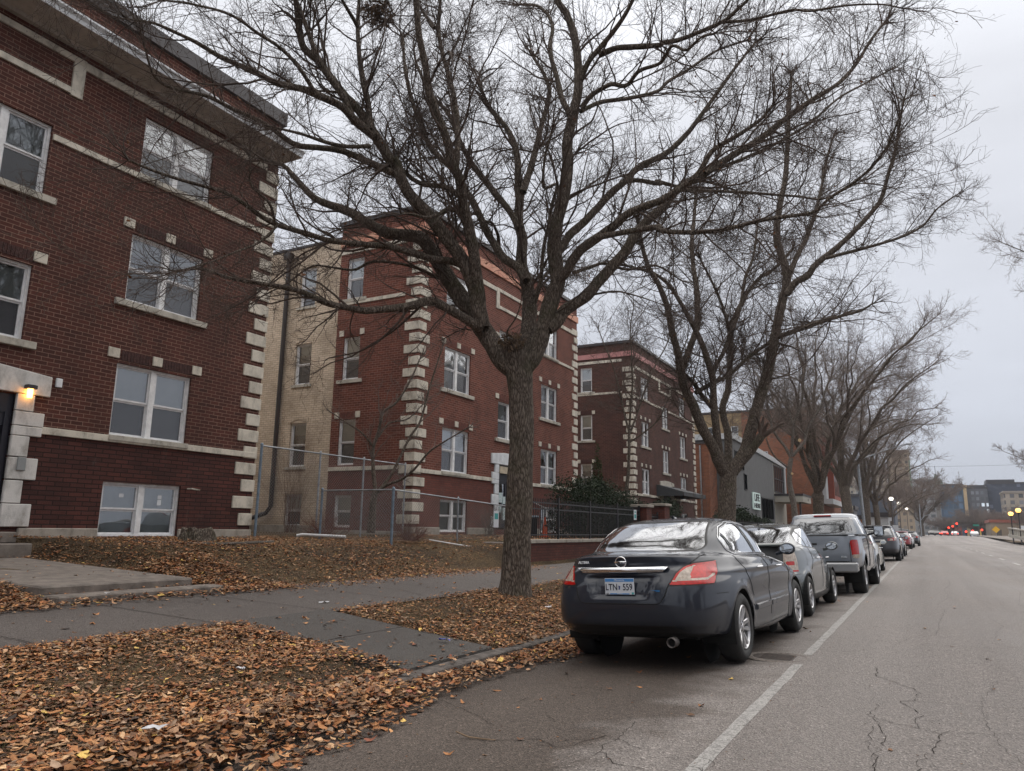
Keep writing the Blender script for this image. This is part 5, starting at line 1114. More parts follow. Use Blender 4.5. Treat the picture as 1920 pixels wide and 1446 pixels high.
# traced limbs: (x, y, z, radius) in metres
TR = {
'tree1': [[(-6.13,11.33,0.07,0.3755),(-6.13,11.33,0.22,0.3046),(-6.12,11.33,0.46,0.2608),(-6.1,11.35,1.26,0.2366),(-6.08,11.36,2.16,0.226),(-6.06,11.37,2.91,0.2145),(-6.08,11.36,3.66,0.2215),(-6.11,11.34,4.05,0.2465),(-6.16,11.31,4.36,0.2666),(-6.21,11.28,4.63,0.2103)],[(-6.21,11.29,4.14,0.1921),(-6.36,11.26,4.27,0.1882),(-6.58,11.24,4.58,0.181),(-6.84,11.22,4.95,0.1724),(-7.03,11.2,5.23,0.1657),(-7.3,11.17,5.59,0.157),(-7.57,11.13,5.99,0.1477),(-7.78,11.11,6.32,0.1399),(-8,11.09,6.67,0.1319),(-8.2,11.05,6.88,0.126),(-8.51,10.96,6.95,0.1185),(-8.86,10.87,7.03,0.1101),(-9.15,10.79,7.19,0.1027),(-9.65,10.66,7.53,0.0896),(-10.4,10.44,7.89,0.0707),(-10.9,10.32,8.4,0.0555),(-11.24,10.24,8.75,0.0451),(-11.65,10.11,8.9,0.0347)],[(-6.71,11.01,4.88,0.1435),(-6.73,10.92,5.24,0.1388),(-6.75,10.88,5.43,0.1362),(-6.8,10.8,5.68,0.1328),(-6.88,10.7,5.95,0.1288),(-7.04,10.53,6.27,0.1235),(-7.23,10.34,6.59,0.1179),(-7.42,10.16,6.89,0.1126),(-7.62,9.98,7.15,0.1076),(-7.74,9.86,7.39,0.1036),(-7.85,9.71,7.8,0.0978),(-7.85,9.69,7.71,0.0965),(-8.02,9.51,8.07,0.0907),(-8.15,9.38,8.33,0.0865),(-8.27,9.25,8.59,0.0822),(-8.48,9.06,8.86,0.077),(-8.71,8.84,9.23,0.0704),(-8.83,8.71,9.45,0.0666),(-9.06,8.5,9.73,0.0609),(-9.11,8.31,10.53,0.0502)],[(-8.03,9.25,8.19,0.0621),(-8.14,9.28,8.72,0.0569),(-8.34,9.29,9.38,0.0501),(-8.46,9.31,9.89,0.045),(-8.57,9.35,10.54,0.0384),(-8.63,9.41,11.12,0.0326),(-8.69,9.46,11.67,0.027)],[(-8.54,9.31,10.47,0.0393),(-8.53,9.18,10.53,0.0356),(-8.52,8.91,10.65,0.028),(-8.49,8.66,10.77,0.021)],[(-8.04,9.36,8.14,0.0792),(-8.18,9.02,8.29,0.0728),(-8.28,8.72,8.45,0.0673),(-8.44,8.38,8.49,0.0615),(-8.54,8.17,8.51,0.0578),(-8.59,8.05,8.49,0.0558),(-8.76,7.69,8.44,0.0499),(-8.89,7.34,8.48,0.0439),(-9.04,6.92,8.48,0.0372),(-9.19,6.4,8.54,0.0286),(-9.31,5.95,8.53,0.0215),(-9.39,5.65,8.43,0.0169)],[(-8.42,8.24,8.49,0.0354),(-8.5,7.87,8.8,0.0313),(-8.61,7.55,8.97,0.0282),(-8.73,7.27,9.04,0.0256),(-8.9,6.82,9.15,0.0214),(-9.1,6.36,9.07,0.0174),(-9.27,5.94,8.92,0.0139)],[(-8.21,9.04,8.26,0.0617),(-8.3,8.82,8.65,0.0555),(-8.44,8.6,8.96,0.05),(-8.55,8.41,9.23,0.0452),(-8.63,8.18,9.68,0.0383),(-8.71,7.95,10.13,0.0314),(-8.8,7.8,10.32,0.0279)],[(-7.79,9.84,7.54,0.0676),(-7.98,9.54,7.6,0.0634),(-8.18,9.22,7.67,0.0588),(-8.36,8.92,7.72,0.0548),(-8.59,8.57,7.67,0.05),(-8.75,8.3,7.61,0.0463),(-9.01,7.76,7.81,0.0389),(-9.26,7.26,7.9,0.0322),(-9.41,6.94,7.96,0.0279),(-9.65,6.43,7.9,0.0214),(-9.71,6.22,7.99,0.0186),(-9.69,6.12,8.11,0.0168),(-9.63,5.97,8.31,0.014)],[(-8.04,9.25,7.89,0.0412),(-8.18,8.77,7.69,0.0347),(-8.28,8.38,7.61,0.0294),(-8.35,8.04,7.57,0.0248),(-8.44,7.54,7.46,0.0185)],[(-6.74,10.99,5,0.1142),(-6.7,10.92,5.23,0.1112),(-6.68,10.83,5.5,0.1079),(-6.67,10.69,5.88,0.103),(-6.66,10.55,6.24,0.0984),(-6.68,10.4,6.6,0.0938),(-6.69,10.25,6.95,0.0892),(-6.68,10.1,7.32,0.0844),(-6.76,9.91,7.63,0.0799),(-6.75,9.86,7.77,0.0781),(-6.78,9.71,8.07,0.0741),(-6.84,9.55,8.35,0.07),(-6.89,9.37,8.7,0.0653),(-6.87,9.22,9.07,0.0604),(-6.88,9.03,9.49,0.0548),(-6.82,8.81,10.04,0.0475),(-6.79,8.68,10.37,0.0432)],[(-6.69,9.99,7.47,0.0573),(-6.83,10.21,8.33,0.0525),(-6.98,10.33,8.96,0.0489),(-7.19,10.43,9.62,0.0449),(-7.41,10.49,10.21,0.0414),(-7.62,10.6,10.96,0.0368),(-7.72,10.76,11.74,0.032),(-7.79,10.87,12.28,0.0287)],[(-7.46,10.25,10.68,0.0358),(-7.65,10.38,10.95,0.0343),(-8.13,10.69,11.62,0.0303),(-8.68,11.06,12.49,0.0249)],[(-6.62,10.03,6.96,0.0488),(-6.85,10.08,7.17,0.0469),(-7.1,10.1,7.3,0.045),(-7.46,10.13,7.42,0.0423),(-7.77,10.16,7.62,0.0398),(-8.06,10.2,7.89,0.0372),(-8.41,10.21,8.01,0.0344),(-8.76,10.22,8.13,0.0316)],[(-6.78,10.29,6.81,0.0415),(-6.84,10.04,6.78,0.0364),(-6.89,9.79,6.6,0.0311),(-6.96,9.49,6.44,0.0249),(-7.01,9.25,6.41,0.0202),(-7.06,8.99,6.33,0.0152)],[(-6.91,11.01,5.85,0.0733),(-6.98,10.86,5.99,0.0712),(-7.16,10.61,6.08,0.0682),(-7.34,10.38,6.06,0.0655),(-7.59,10.02,6.1,0.0614),(-7.83,9.67,6.14,0.0573),(-7.99,9.44,6.11,0.0547),(-8.06,9.35,6.1,0.0536),(-8.43,8.79,6.05,0.0473),(-8.63,8.47,6.09,0.0437),(-8.89,8.05,6.14,0.039),(-9.01,7.82,6.23,0.0363),(-9.14,7.54,6.38,0.0331),(-9.3,7.23,6.47,0.0296),(-9.53,6.78,6.48,0.0248),(-9.74,6.34,6.52,0.0201),(-9.85,6.08,6.57,0.0173)],[(-8.76,7.94,6.07,0.0263),(-8.65,7.66,6.32,0.0209),(-8.67,7.35,6.43,0.0163),(-8.45,7.08,6.7,0.0106)],[(-8.73,7.96,6.05,0.0226),(-8.68,7.58,5.62,0.0192),(-8.7,7.18,5.33,0.0162),(-8.69,6.68,4.98,0.0125),(-8.66,6.28,4.75,0.0097)],[(-6.71,11.01,4.85,0.0886),(-6.88,10.76,4.98,0.0841),(-7.09,10.46,5.13,0.0788),(-7.26,10.22,5.23,0.0746),(-7.47,9.93,5.09,0.0694),(-7.71,9.59,4.97,0.0636),(-7.86,9.38,4.91,0.0599),(-7.93,9.28,4.88,0.0583),(-8.25,8.8,4.9,0.0504),(-8.55,8.32,5.04,0.0424),(-8.74,8.02,5.06,0.0375),(-9.05,7.49,5.05,0.0291),(-9.28,7.08,5.12,0.0225),(-9.45,6.76,5,0.0174)],[(-7.88,11.28,6.05,0.0318),(-8.08,11.09,6.18,0.0302),(-8.33,10.87,6.27,0.0284),(-8.59,10.63,6.3,0.0265),(-8.81,10.44,6.28,0.0249),(-9.11,10.16,6.07,0.0224),(-9.55,9.76,6.1,0.0193),(-9.93,9.38,5.69,0.0157),(-10.25,9.06,5.37,0.0128)],[(-6.15,11.43,4.17,0.1515),(-6.11,11.59,4.46,0.1468),(-6.16,11.77,4.95,0.1395),(-6.21,11.91,5.35,0.1333),(-6.31,12.03,5.8,0.1264),(-6.42,12.1,6.11,0.1214),(-6.55,12.17,6.47,0.1155),(-6.63,12.34,7.07,0.1061),(-6.76,12.41,7.45,0.0998),(-6.86,12.63,8.24,0.087),(-6.88,12.64,8.3,0.086),(-7.02,12.82,9.05,0.0736),(-7.16,12.9,9.52,0.0657),(-7.37,12.93,9.95,0.0578),(-7.86,12.92,10.63,0.0433),(-8.11,12.98,11.25,0.0321)],[(-6.57,12.23,7.97,0.0755),(-6.61,12.74,8.92,0.0672),(-6.69,13.32,10.1,0.0565),(-6.73,13.76,11.05,0.0476),(-6.96,13.94,11.71,0.0412),(-7.34,14.09,12.41,0.0336)],[(-6.16,11.65,5.87,0.0831),(-6.37,11.69,6.19,0.0809),(-6.64,11.68,6.39,0.0787),(-6.86,11.7,6.68,0.0765),(-7.07,11.74,7.02,0.0741),(-7.28,11.78,7.41,0.0714),(-7.5,11.83,7.8,0.0687),(-7.72,11.86,8.16,0.066),(-7.85,11.88,8.41,0.0643),(-8.61,11.86,9.29,0.0565),(-8.98,11.92,10.04,0.051),(-9.33,12,10.81,0.0453),(-9.64,12.13,11.79,0.0384),(-9.83,12.26,12.57,0.0329)],[(-6.52,12.03,7.12,0.0691),(-6.78,12.08,7.55,0.066),(-7.12,12.11,8,0.0624),(-7.48,12.13,8.47,0.0587),(-7.73,12.14,8.81,0.056),(-8.12,12.2,9.51,0.0508),(-8.49,12.28,10.27,0.0453),(-8.96,12.27,10.86,0.0401),(-9.48,12.34,11.86,0.0325)],[(-6.02,11.73,5.43,0.0391),(-5.87,11.65,5.74,0.0372),(-5.68,11.41,6.37,0.0333),(-5.53,11.3,6.72,0.0311),(-5.42,11.19,7.01,0.0293),(-5.25,11.08,7.37,0.027),(-5.41,10.86,7.21,0.0255),(-5.31,10.67,7.63,0.0229),(-5.1,10.52,8.04,0.0202)],[(-7.07,12.18,6.86,0.0424),(-6.96,11.92,7.07,0.0329),(-6.95,11.66,7.19,0.0254),(-7,11.5,7.14,0.0218),(-7.09,11.14,6.93,0.0133)],[(-6.07,11.82,5.61,0.0395),(-6.1,12.21,6.07,0.0347),(-6.08,12.43,6.29,0.032),(-6.06,12.74,6.61,0.0282)],[(-6.02,11.39,4.15,0.1587),(-5.91,11.47,4.33,0.1559),(-5.84,11.52,4.56,0.153),(-5.73,11.6,5,0.1475),(-5.65,11.68,5.45,0.142),(-5.56,11.75,5.81,0.1374),(-5.59,11.75,6.06,0.1345),(-5.63,11.75,6.49,0.1294),(-5.61,11.78,6.89,0.1245),(-5.52,11.87,7.46,0.1175),(-5.46,11.93,7.95,0.1116),(-5.45,11.95,8.28,0.1077),(-5.47,11.95,8.47,0.1054),(-5.39,12.03,9.2,0.0965),(-5.3,12.12,9.92,0.0878),(-5.35,12.13,10.77,0.0775),(-5.53,12.07,11.52,0.0682),(-5.71,12,11.87,0.063),(-5.78,11.98,12.32,0.0575)],[(-5.36,11.98,9.17,0.0636),(-5.62,12.11,9.63,0.0595),(-5.9,12.37,10.45,0.0529),(-6.2,12.67,11.43,0.0448),(-6.25,12.9,12.01,0.0399),(-6.72,13.06,12.84,0.0315),(-7.12,13.07,13.02,0.0267)],[(-5.31,12.12,9.92,0.06),(-5.01,12,10.29,0.053),(-4.76,11.95,10.46,0.0485),(-4.33,11.86,10.78,0.0407),(-4.03,11.75,11.08,0.0343),(-3.88,11.66,11.28,0.0305)],[(-4.87,12.14,10.45,0.0596),(-4.52,12.14,10.48,0.0557),(-4.25,12.14,10.41,0.0529),(-3.62,12.14,10.25,0.0461),(-3.63,12.11,10.28,0.0458),(-3.27,12.1,10.22,0.0419),(-2.87,12.08,10.24,0.0375),(-2.44,12.04,10.28,0.0327),(-2.17,11.98,10.39,0.0292),(-2.01,11.94,10.47,0.027),(-1.85,11.86,10.61,0.0244)],[(-2.47,11.98,10.22,0.0292),(-1.9,12.04,10.13,0.0256),(-1.35,12.08,10.13,0.0221),(-1.02,12.1,10.01,0.02),(-0.57,12.13,9.96,0.0171),(0.05,12.16,9.79,0.0132),(0.34,12.16,9.61,0.0113)],[(-5.27,12.14,9.35,0.0458),(-5,12.54,9.69,0.0432),(-4.59,13.06,9.95,0.0397),(-4.11,13.68,10.37,0.0354),(-4.06,13.77,10.51,0.0347),(-3.69,14.26,11.03,0.0309),(-3.19,14.9,11.73,0.0259),(-2.66,15.53,12.21,0.0211)],[(-5.24,12.16,9.43,0.0505),(-4.98,12.01,9.54,0.0471),(-4.57,11.86,9.55,0.0428),(-4.16,11.73,9.35,0.0387),(-3.88,11.55,9.43,0.0352),(-3.4,11.35,9.34,0.0304),(-3.15,11.13,9.43,0.027),(-2.83,10.99,9.18,0.0238),(-2.57,10.8,9.19,0.0209),(-2.34,10.68,9.1,0.0186)],[(-5.49,11.68,5.81,0.0984),(-5.37,11.68,5.91,0.0958),(-5.21,11.66,6.14,0.0913),(-5.05,11.65,6.29,0.0879),(-4.73,11.68,6.48,0.0819),(-4.41,11.7,6.66,0.0759),(-4.18,11.7,6.82,0.0714),(-4.01,11.72,6.88,0.0685),(-3.58,11.77,6.99,0.0612),(-2.96,11.79,7.32,0.0497),(-2.65,11.74,7.69,0.0419),(-2.23,11.76,7.87,0.0344),(-1.88,11.76,8.04,0.0279),(-1.66,11.74,8.24,0.0232)],[(-4.67,11.45,6.38,0.0536),(-4.22,11.49,6.4,0.0503),(-3.95,11.51,6.41,0.0483),(-3.52,11.54,6.4,0.0452),(-3.59,11.46,6.36,0.0445),(-2.99,11.49,6.18,0.04),(-2.51,11.51,6.14,0.0364),(-1.82,11.52,6.19,0.0313),(-1.17,11.51,6.16,0.0264),(-0.88,11.47,6.33,0.0239),(-0.43,11.4,6.54,0.0201),(-0.06,11.28,6.87,0.0164),(0.13,11.13,7.2,0.0135)],[(-5.64,11.71,6.35,0.0825),(-5.53,11.83,6.47,0.081),(-5.44,11.98,6.75,0.0788),(-5.28,12.18,7.01,0.0761),(-5.09,12.41,7.35,0.0729),(-4.87,12.68,7.77,0.0689),(-4.67,12.92,8.08,0.0656),(-4.44,13.18,8.47,0.0618),(-4.04,13.59,8.84,0.0564),(-3.7,13.96,9.36,0.0508),(-3.38,14.35,10.05,0.0445),(-3.12,14.66,10.64,0.0391),(-2.78,15.05,11.38,0.0322),(-2.46,15.41,12.02,0.026)],[(-4.74,13.12,8.19,0.0517),(-4.59,13.45,8.33,0.0491),(-4.28,14.1,8.48,0.0436),(-4.4,14.14,8.57,0.0424),(-4.12,14.72,8.64,0.0372),(-3.71,15.49,9.01,0.0301),(-3.24,16.35,9.07,0.0216)],[(-5.66,11.59,4.87,0.114),(-5.55,11.67,4.97,0.1124),(-5.46,11.75,5.18,0.1104),(-5.28,11.88,5.37,0.1078),(-5.09,12.02,5.53,0.1052),(-4.93,12.15,5.81,0.1022),(-4.71,12.31,6.13,0.0986),(-4.52,12.46,6.42,0.0954),(-4.38,12.58,6.74,0.0922),(-4.18,12.73,7.07,0.0886),(-3.93,12.92,7.38,0.0848),(-3.67,13.12,7.78,0.0803),(-3.21,13.44,8.17,0.074),(-2.71,13.8,8.61,0.067),(-2.27,14.1,8.97,0.061),(-1.89,14.37,9.38,0.0555),(-1.36,14.75,9.9,0.0479),(-0.82,15.13,10.38,0.0403),(-0.49,15.36,10.85,0.0348),(-0.23,15.56,11.37,0.0293),(0.03,15.75,11.81,0.0246)],[(-3.18,13.3,8.1,0.0361),(-2.75,13.95,8.52,0.0338),(-2.08,14.94,9.25,0.03),(-1.48,15.8,10.01,0.0265),(-0.92,16.63,10.91,0.0228),(-0.37,17.35,11.53,0.0195),(0.13,17.98,12.08,0.0166)],[(-3.55,12.98,7.69,0.0356),(-2.54,12.81,7.36,0.0278),(-1.45,12.54,6.93,0.0192),(-1.02,12.41,6.75,0.0157),(-0.46,12.17,6.82,0.0111)],[(-5.19,11.62,5.86,0.0337),(-5.02,12.02,6.08,0.0311),(-4.86,12.37,6.23,0.0287),(-4.69,12.74,6.23,0.026),(-4.39,13.33,6.41,0.0217),(-4.26,13.57,6.49,0.0199),(-3.95,14.24,6.34,0.0143)],[(-4.95,11.98,5.53,0.0213),(-4.47,11.74,5.45,0.017),(-4.02,11.5,5.25,0.0129),(-3.42,11.11,4.9,0.0075)],[(-6.1,10.89,4.47,0.0163),(-6.04,10.74,4.63,0.0145),(-5.78,10.58,4.83,0.0116),(-5.61,10.43,5.01,0.0094),(-5.52,10.3,5.14,0.0077)]],
'tree2': [[(-5.84,25.66,0.15,0.4041),(-5.84,25.66,0.5,0.3352),(-5.84,25.66,1.42,0.2993),(-5.81,25.68,2.1,0.291),(-5.78,25.69,2.46,0.2866),(-5.75,25.71,2.82,0.2822),(-5.73,25.72,3.25,0.2768),(-5.66,25.76,3.62,0.2723)],[(-5.77,25.7,3.18,0.1996),(-5.94,25.41,3.6,0.191),(-6.07,25.11,4.15,0.1806),(-6.26,24.79,4.63,0.1708),(-6.47,24.32,5.45,0.1552),(-6.68,23.87,6.19,0.1408),(-6.7,23.53,6.99,0.1266),(-6.79,23.15,7.79,0.1122),(-6.82,22.85,8.44,0.1005),(-6.97,22.45,9.15,0.0872),(-7.19,22.05,9.71,0.0755),(-7.28,21.72,10.34,0.0639),(-7.31,21.43,10.97,0.0526)],[(-6.75,24.02,6.66,0.1182),(-6.5,24.43,7.62,0.1091),(-6.34,24.73,8.35,0.1022),(-6.41,25,9.52,0.0917),(-6.55,25.21,10.64,0.0814),(-6.64,25.38,11.53,0.0733),(-6.6,25.62,12.44,0.0649),(-6.57,25.94,13.75,0.0528)],[(-6.16,25.83,5.51,0.0822),(-6.26,25.53,5.69,0.0763),(-6.42,25.04,6,0.0668),(-6.61,24.41,6.43,0.0544),(-6.78,24,6.59,0.0473)],[(-5.9,25.51,3.53,0.1515),(-5.94,25.23,4.45,0.1379),(-5.94,24.94,5.51,0.1224),(-5.89,24.73,6.35,0.1101),(-5.97,24.52,6.91,0.1017),(-6.1,24.26,7.53,0.092),(-6.29,23.98,8.08,0.0828),(-6.59,23.57,8.83,0.0701),(-6.9,23.19,9.43,0.0591),(-7.29,22.8,9.75,0.0504),(-7.9,22.24,9.89,0.0388)],[(-6.01,25.11,6.73,0.0726),(-5.57,25.02,7.35,0.0648),(-5.32,24.83,8.03,0.0573),(-5.39,24.46,8.69,0.0498),(-5.55,24.03,9.34,0.0421),(-5.85,23.37,10.22,0.0311)],[(-6.46,24.63,5.94,0.0796),(-6.17,24.92,6.19,0.0768),(-5.56,25.49,6.62,0.0713),(-4.93,26.13,7.37,0.0646),(-4.29,26.74,7.98,0.0583)],[(-5.77,25.93,3.34,0.1369),(-5.8,26.28,4.56,0.1262),(-6.01,26.49,5.67,0.1161),(-5.86,26.76,6.33,0.11),(-5.81,27.08,7.42,0.1002),(-5.76,27.49,8.9,0.0868),(-5.43,27.98,9.99,0.0762),(-4.93,28.53,10.94,0.0657),(-4.29,29.13,11.56,0.0561),(-3.77,29.66,12.36,0.0465)],[(-5.63,26.81,8.55,0.0773),(-5.42,27.51,9.69,0.0685),(-5.34,28.12,10.88,0.0596),(-5.1,28.79,12.02,0.0506),(-5,29.55,13.64,0.0382)],[(-5.61,25.79,3.33,0.2158),(-5.2,26.05,4.07,0.2069),(-4.99,26.2,4.81,0.199),(-4.77,26.35,5.65,0.1903),(-4.39,26.61,6.96,0.1764),(-4.14,26.8,8.21,0.1634),(-3.9,26.98,9.34,0.1517),(-3.74,27.09,9.99,0.1448),(-3.68,27.14,10.56,0.139),(-3.94,27.05,11.91,0.1246),(-3.83,27.15,13,0.1135),(-3.57,27.34,14.28,0.1001),(-3.44,27.45,15.59,0.0867),(-3.3,27.59,17.37,0.0685),(-3.17,27.71,18.74,0.0544)],[(-3.73,27.05,9.98,0.1014),(-3.45,27.55,11.07,0.0918),(-3.03,28.15,12.21,0.081),(-2.51,29.06,14.37,0.0618),(-2.33,29.49,15.58,0.0511),(-1.99,30.07,17.06,0.0377)],[(-5.48,25.86,3.48,0.152),(-5.03,25.89,3.97,0.1476),(-4.6,25.89,4.55,0.1429)],[(-3.69,26.96,9.7,0.1261),(-3.34,26.95,10.13,0.1194),(-2.98,27,10.29,0.1143),(-2.71,26.99,10.63,0.1089),(-1.84,27.05,11.29,0.0953),(-0.99,27.07,12.08,0.0807),(-0.48,27.05,12.67,0.0712),(-0.15,26.87,13.54,0.0599),(0.1,26.73,14.2,0.0514),(0.29,26.51,14.98,0.0416),(0.48,26.29,15.76,0.0318)],[(-2.41,26.98,10.85,0.0663),(-1.18,26.91,10.97,0.054),(0.12,26.78,11.15,0.0409),(0.7,26.68,11.37,0.0347),(1.16,26.5,11.81,0.0285),(1.66,26.37,12.09,0.0227)],[(-4.07,26.75,8.12,0.0914),(-3.26,26.66,8.31,0.0813),(-2.22,26.53,8.54,0.0684),(-3.08,25.36,7.95,0.0558),(-2.36,25.24,8.15,0.047),(-1.63,25.12,8.21,0.0384),(-1.23,25.04,8.27,0.0336),(-0.91,24.95,8.42,0.0294)]],
'tree3': [[(-13.92,17.02,1.13,0.121),(-13.91,17.03,1.64,0.1071),(-13.9,17.03,2.06,0.096),(-13.85,17.06,2.34,0.0883)],[(-13.85,17.06,2.27,0.0611),(-14.02,17.11,2.91,0.0556),(-14.13,17.19,3.63,0.0494),(-14.08,17.32,4.08,0.0454),(-14.05,17.46,4.69,0.0401),(-13.79,17.7,5,0.0359),(-13.51,18.01,5.72,0.0286),(-13.35,18.25,6.44,0.0219)],[(-13.88,17.05,2.2,0.0475),(-13.53,17.09,2.48,0.0435),(-13.01,17.2,2.68,0.0385),(-12.64,17.25,2.96,0.0343),(-12.18,17.29,3.43,0.0284),(-11.74,17.36,3.7,0.0238),(-11.02,17.48,4.09,0.0165)],[(-13.79,17.1,2.34,0.0475),(-13.58,17.35,2.77,0.0442),(-13.43,17.59,3.36,0.0404),(-13.29,17.83,3.96,0.0365),(-13.11,18.05,4.42,0.0332),(-13.02,18.36,5.51,0.0265),(-12.88,18.74,6.81,0.0184)],[(-13.97,17,3.61,0.0275),(-14.12,16.59,4,0.0224),(-14.33,16.18,4.24,0.0178),(-14.53,15.78,4.48,0.0133)],[(-13.99,17.22,3.92,0.0278),(-13.85,17.58,4.4,0.0237),(-13.59,17.95,4.51,0.0204),(-13.29,18.51,5.1,0.0145)]],
'tree4': [[(-11.83,32.47,0.8,0.1158),(-11.83,32.47,1.15,0.0961),(-11.83,32.47,3.01,0.0858),(-11.75,32.52,3.97,0.0791),(-11.71,32.54,5.02,0.0718),(-11.7,32.55,5.92,0.0654)],[(-11.7,32.55,5.77,0.0545),(-11.95,32.62,6.71,0.0489),(-12.22,32.72,7.83,0.0424),(-12.56,32.79,9.06,0.0351),(-13.05,32.8,10.32,0.0273),(-13.3,32.8,11.01,0.023)],[(-11.7,32.55,5.77,0.0545),(-11.55,32.39,6.96,0.0478),(-11.4,32.26,8.08,0.0416),(-11.35,32.06,9.19,0.0353),(-11.28,31.81,10.68,0.0269),(-11.08,31.74,11.58,0.0219)],[(-11.7,32.54,5.62,0.049),(-11.42,32.93,6.72,0.044),(-11.2,33.25,7.69,0.0396),(-10.72,33.84,9.26,0.0323),(-10.34,34.24,10.2,0.0278),(-10.09,34.57,11.23,0.0231)],[(-11.67,32.56,5.32,0.0435),(-11.03,32.66,5.75,0.0385),(-10.35,32.75,6.33,0.0329),(-9.86,32.69,7.2,0.0267),(-9.32,32.72,7.84,0.0214)]],
'tree5': [[(-5.77,40.57,0.15,0.2103),(-5.77,40.57,0.5,0.1745),(-5.77,40.57,2.28,0.1558),(-5.79,40.56,2.7,0.1489),(-5.86,40.52,3.24,0.1401),(-5.92,40.49,3.77,0.1313),(-5.9,40.5,4.48,0.12),(-5.79,40.56,5.13,0.1094)],[(-5.81,40.55,5.19,0.0851),(-6.05,40.56,5.69,0.0796),(-6.39,40.52,6.2,0.0735),(-6.63,40.53,6.71,0.0679),(-6.77,40.62,7.41,0.0611),(-6.86,40.7,7.99,0.0555),(-6.91,40.88,8.89,0.047),(-7.05,41.01,9.79,0.0382)],[(-5.79,40.56,5.19,0.0851),(-5.63,40.39,6.2,0.0742),(-5.53,40.29,6.85,0.0674),(-5.3,40.27,7.38,0.0612),(-5.05,40.23,8.08,0.0535),(-4.93,40.09,8.88,0.0449),(-4.77,39.98,9.68,0.0363)],[(-5.72,40.6,5.24,0.0851),(-5.42,40.84,5.64,0.08),(-5.17,41.04,5.98,0.0757),(-5,41.24,6.66,0.0688),(-4.69,41.51,7.3,0.0618),(-4.32,41.82,7.94,0.0543),(-4.09,42.08,8.82,0.0454),(-3.81,42.34,9.54,0.0378)],[(-5.94,40.48,4.58,0.0485),(-6.19,40.2,4.84,0.0454),(-6.45,39.92,5.1,0.0424),(-6.68,39.58,5.61,0.0378),(-6.84,39.24,6.29,0.0325),(-7.07,38.9,6.8,0.028),(-7.4,38.53,7.15,0.0239)],[(-5.55,40.35,6.75,0.0608),(-5.71,40.58,7.34,0.0536),(-5.87,40.86,8.07,0.0448),(-6.03,41.15,8.81,0.0359),(-6.05,41.56,9.7,0.0255)]]}
# ============================================================ TREES
def barkmat(name, c1, c2, c3, moss=0.0):
    mt, nt, b = newmat(name); tc = N(nt, 'ShaderNodeTexCoord'); mp = N(nt, 'ShaderNodeMapping'); mp.inputs['Scale'].default_value = (1,1,.24); nt.links.new(tc.outputs['Object'], mp.inputs[0])
    nw = N(nt, 'ShaderNodeTexNoise', _Scale=9, _Detail=3); nt.links.new(mp.outputs[0], nw.inputs['Vector']); wv = N(nt, 'ShaderNodeVectorMath', operation='MULTIPLY_ADD'); wv.inputs[1].default_value = (.16,.16,.12); nt.links.new(nw.outputs['Color'], wv.inputs[0]); nt.links.new(mp.outputs[0], wv.inputs[2])
    vr = N(nt, 'ShaderNodeTexVoronoi', _Scale=27, feature='DISTANCE_TO_EDGE'); nt.links.new(wv.outputs[0], vr.inputs['Vector']); n0 = N(nt, 'ShaderNodeTexNoise', _Scale=42, _Detail=8, _Roughness=.75); nt.links.new(mp.outputs[0], n0.inputs['Vector'])
    mr_ = N(nt, 'ShaderNodeMapRange'); mr_.inputs[1].default_value = 0; mr_.inputs[2].default_value = .28; nt.links.new(vr.outputs['Distance'], mr_.inputs[0]); n1 = N(nt, 'ShaderNodeMath', operation='MULTIPLY_ADD'); n1.inputs[1].default_value = .34; nt.links.new(mr_.outputs[0], n1.inputs[0])
    hf = N(nt, 'ShaderNodeMath', operation='MULTIPLY'); hf.inputs[1].default_value = .85; nt.links.new(n0.outputs['Fac'], hf.inputs[0]); nt.links.new(hf.outputs[0], n1.inputs[2]); n2 = N(nt, 'ShaderNodeTexNoise', _Scale=2.2, _Detail=4); nt.links.new(tc.outputs['Object'], n2.inputs['Vector'])
    r = rampn(nt, n1.outputs[0], [(.36,c1),(.56,c2),(.85,c3)]); m_ = N(nt, 'ShaderNodeMixRGB'); r2 = rampn(nt, n2.outputs['Fac'], [(.5,(0,)*3),(.72,(moss,)*3)]); nt.links.new(r2.outputs[0], m_.inputs[0]); nt.links.new(r.outputs[0], m_.inputs[1]); m_.inputs[2].default_value = (.055,.058,.028,1)
    nt.links.new(m_.outputs[0], b.inputs['Base Color']); b.inputs['Roughness'].default_value = .92; b.inputs['Specular IOR Level'].default_value = .2
    bp = N(nt, 'ShaderNodeBump', _Strength=1, _Distance=.035); nt.links.new(n1.outputs[0], bp.inputs['Height']); nt.links.new(bp.outputs[0], b.inputs['Normal'])
    return mt
M['bark'] = barkmat('ridged_bark', (.035,.027,.022), (.115,.092,.074), (.24,.20,.165), .45)
M['barkg'] = barkmat('grey_bark', (.07,.06,.052), (.15,.13,.112), (.25,.22,.19), .3)
M['twig'] = mat('twig_bark', (.078,.056,.044), .9, noise=.35, nscale=2); M['twigfar'] = mat('far_twig_sky_mix', (.17,.135,.115), .9, noise=.25, nscale=1); M['twigg'] = mat('grey_twig_bark', (.135,.108,.092), .9, noise=.3, nscale=2)  # twigfar: bright sky between far twigs is mixed into the colour
M['deadleaf'] = mat('hanging_dead_leaf', (.16,.065,.022), .85, noise=.5, nscale=6); M['berry'] = mat('dark_berry', (.03,.018,.016), .6); M['cutwood'] = mat('fresh_cut_wood', (.50,.36,.20), .8, noise=.1, nscale=30)
def nrm(a): return a/np.maximum(np.linalg.norm(a, axis=-1, keepdims=True), 1e-9)
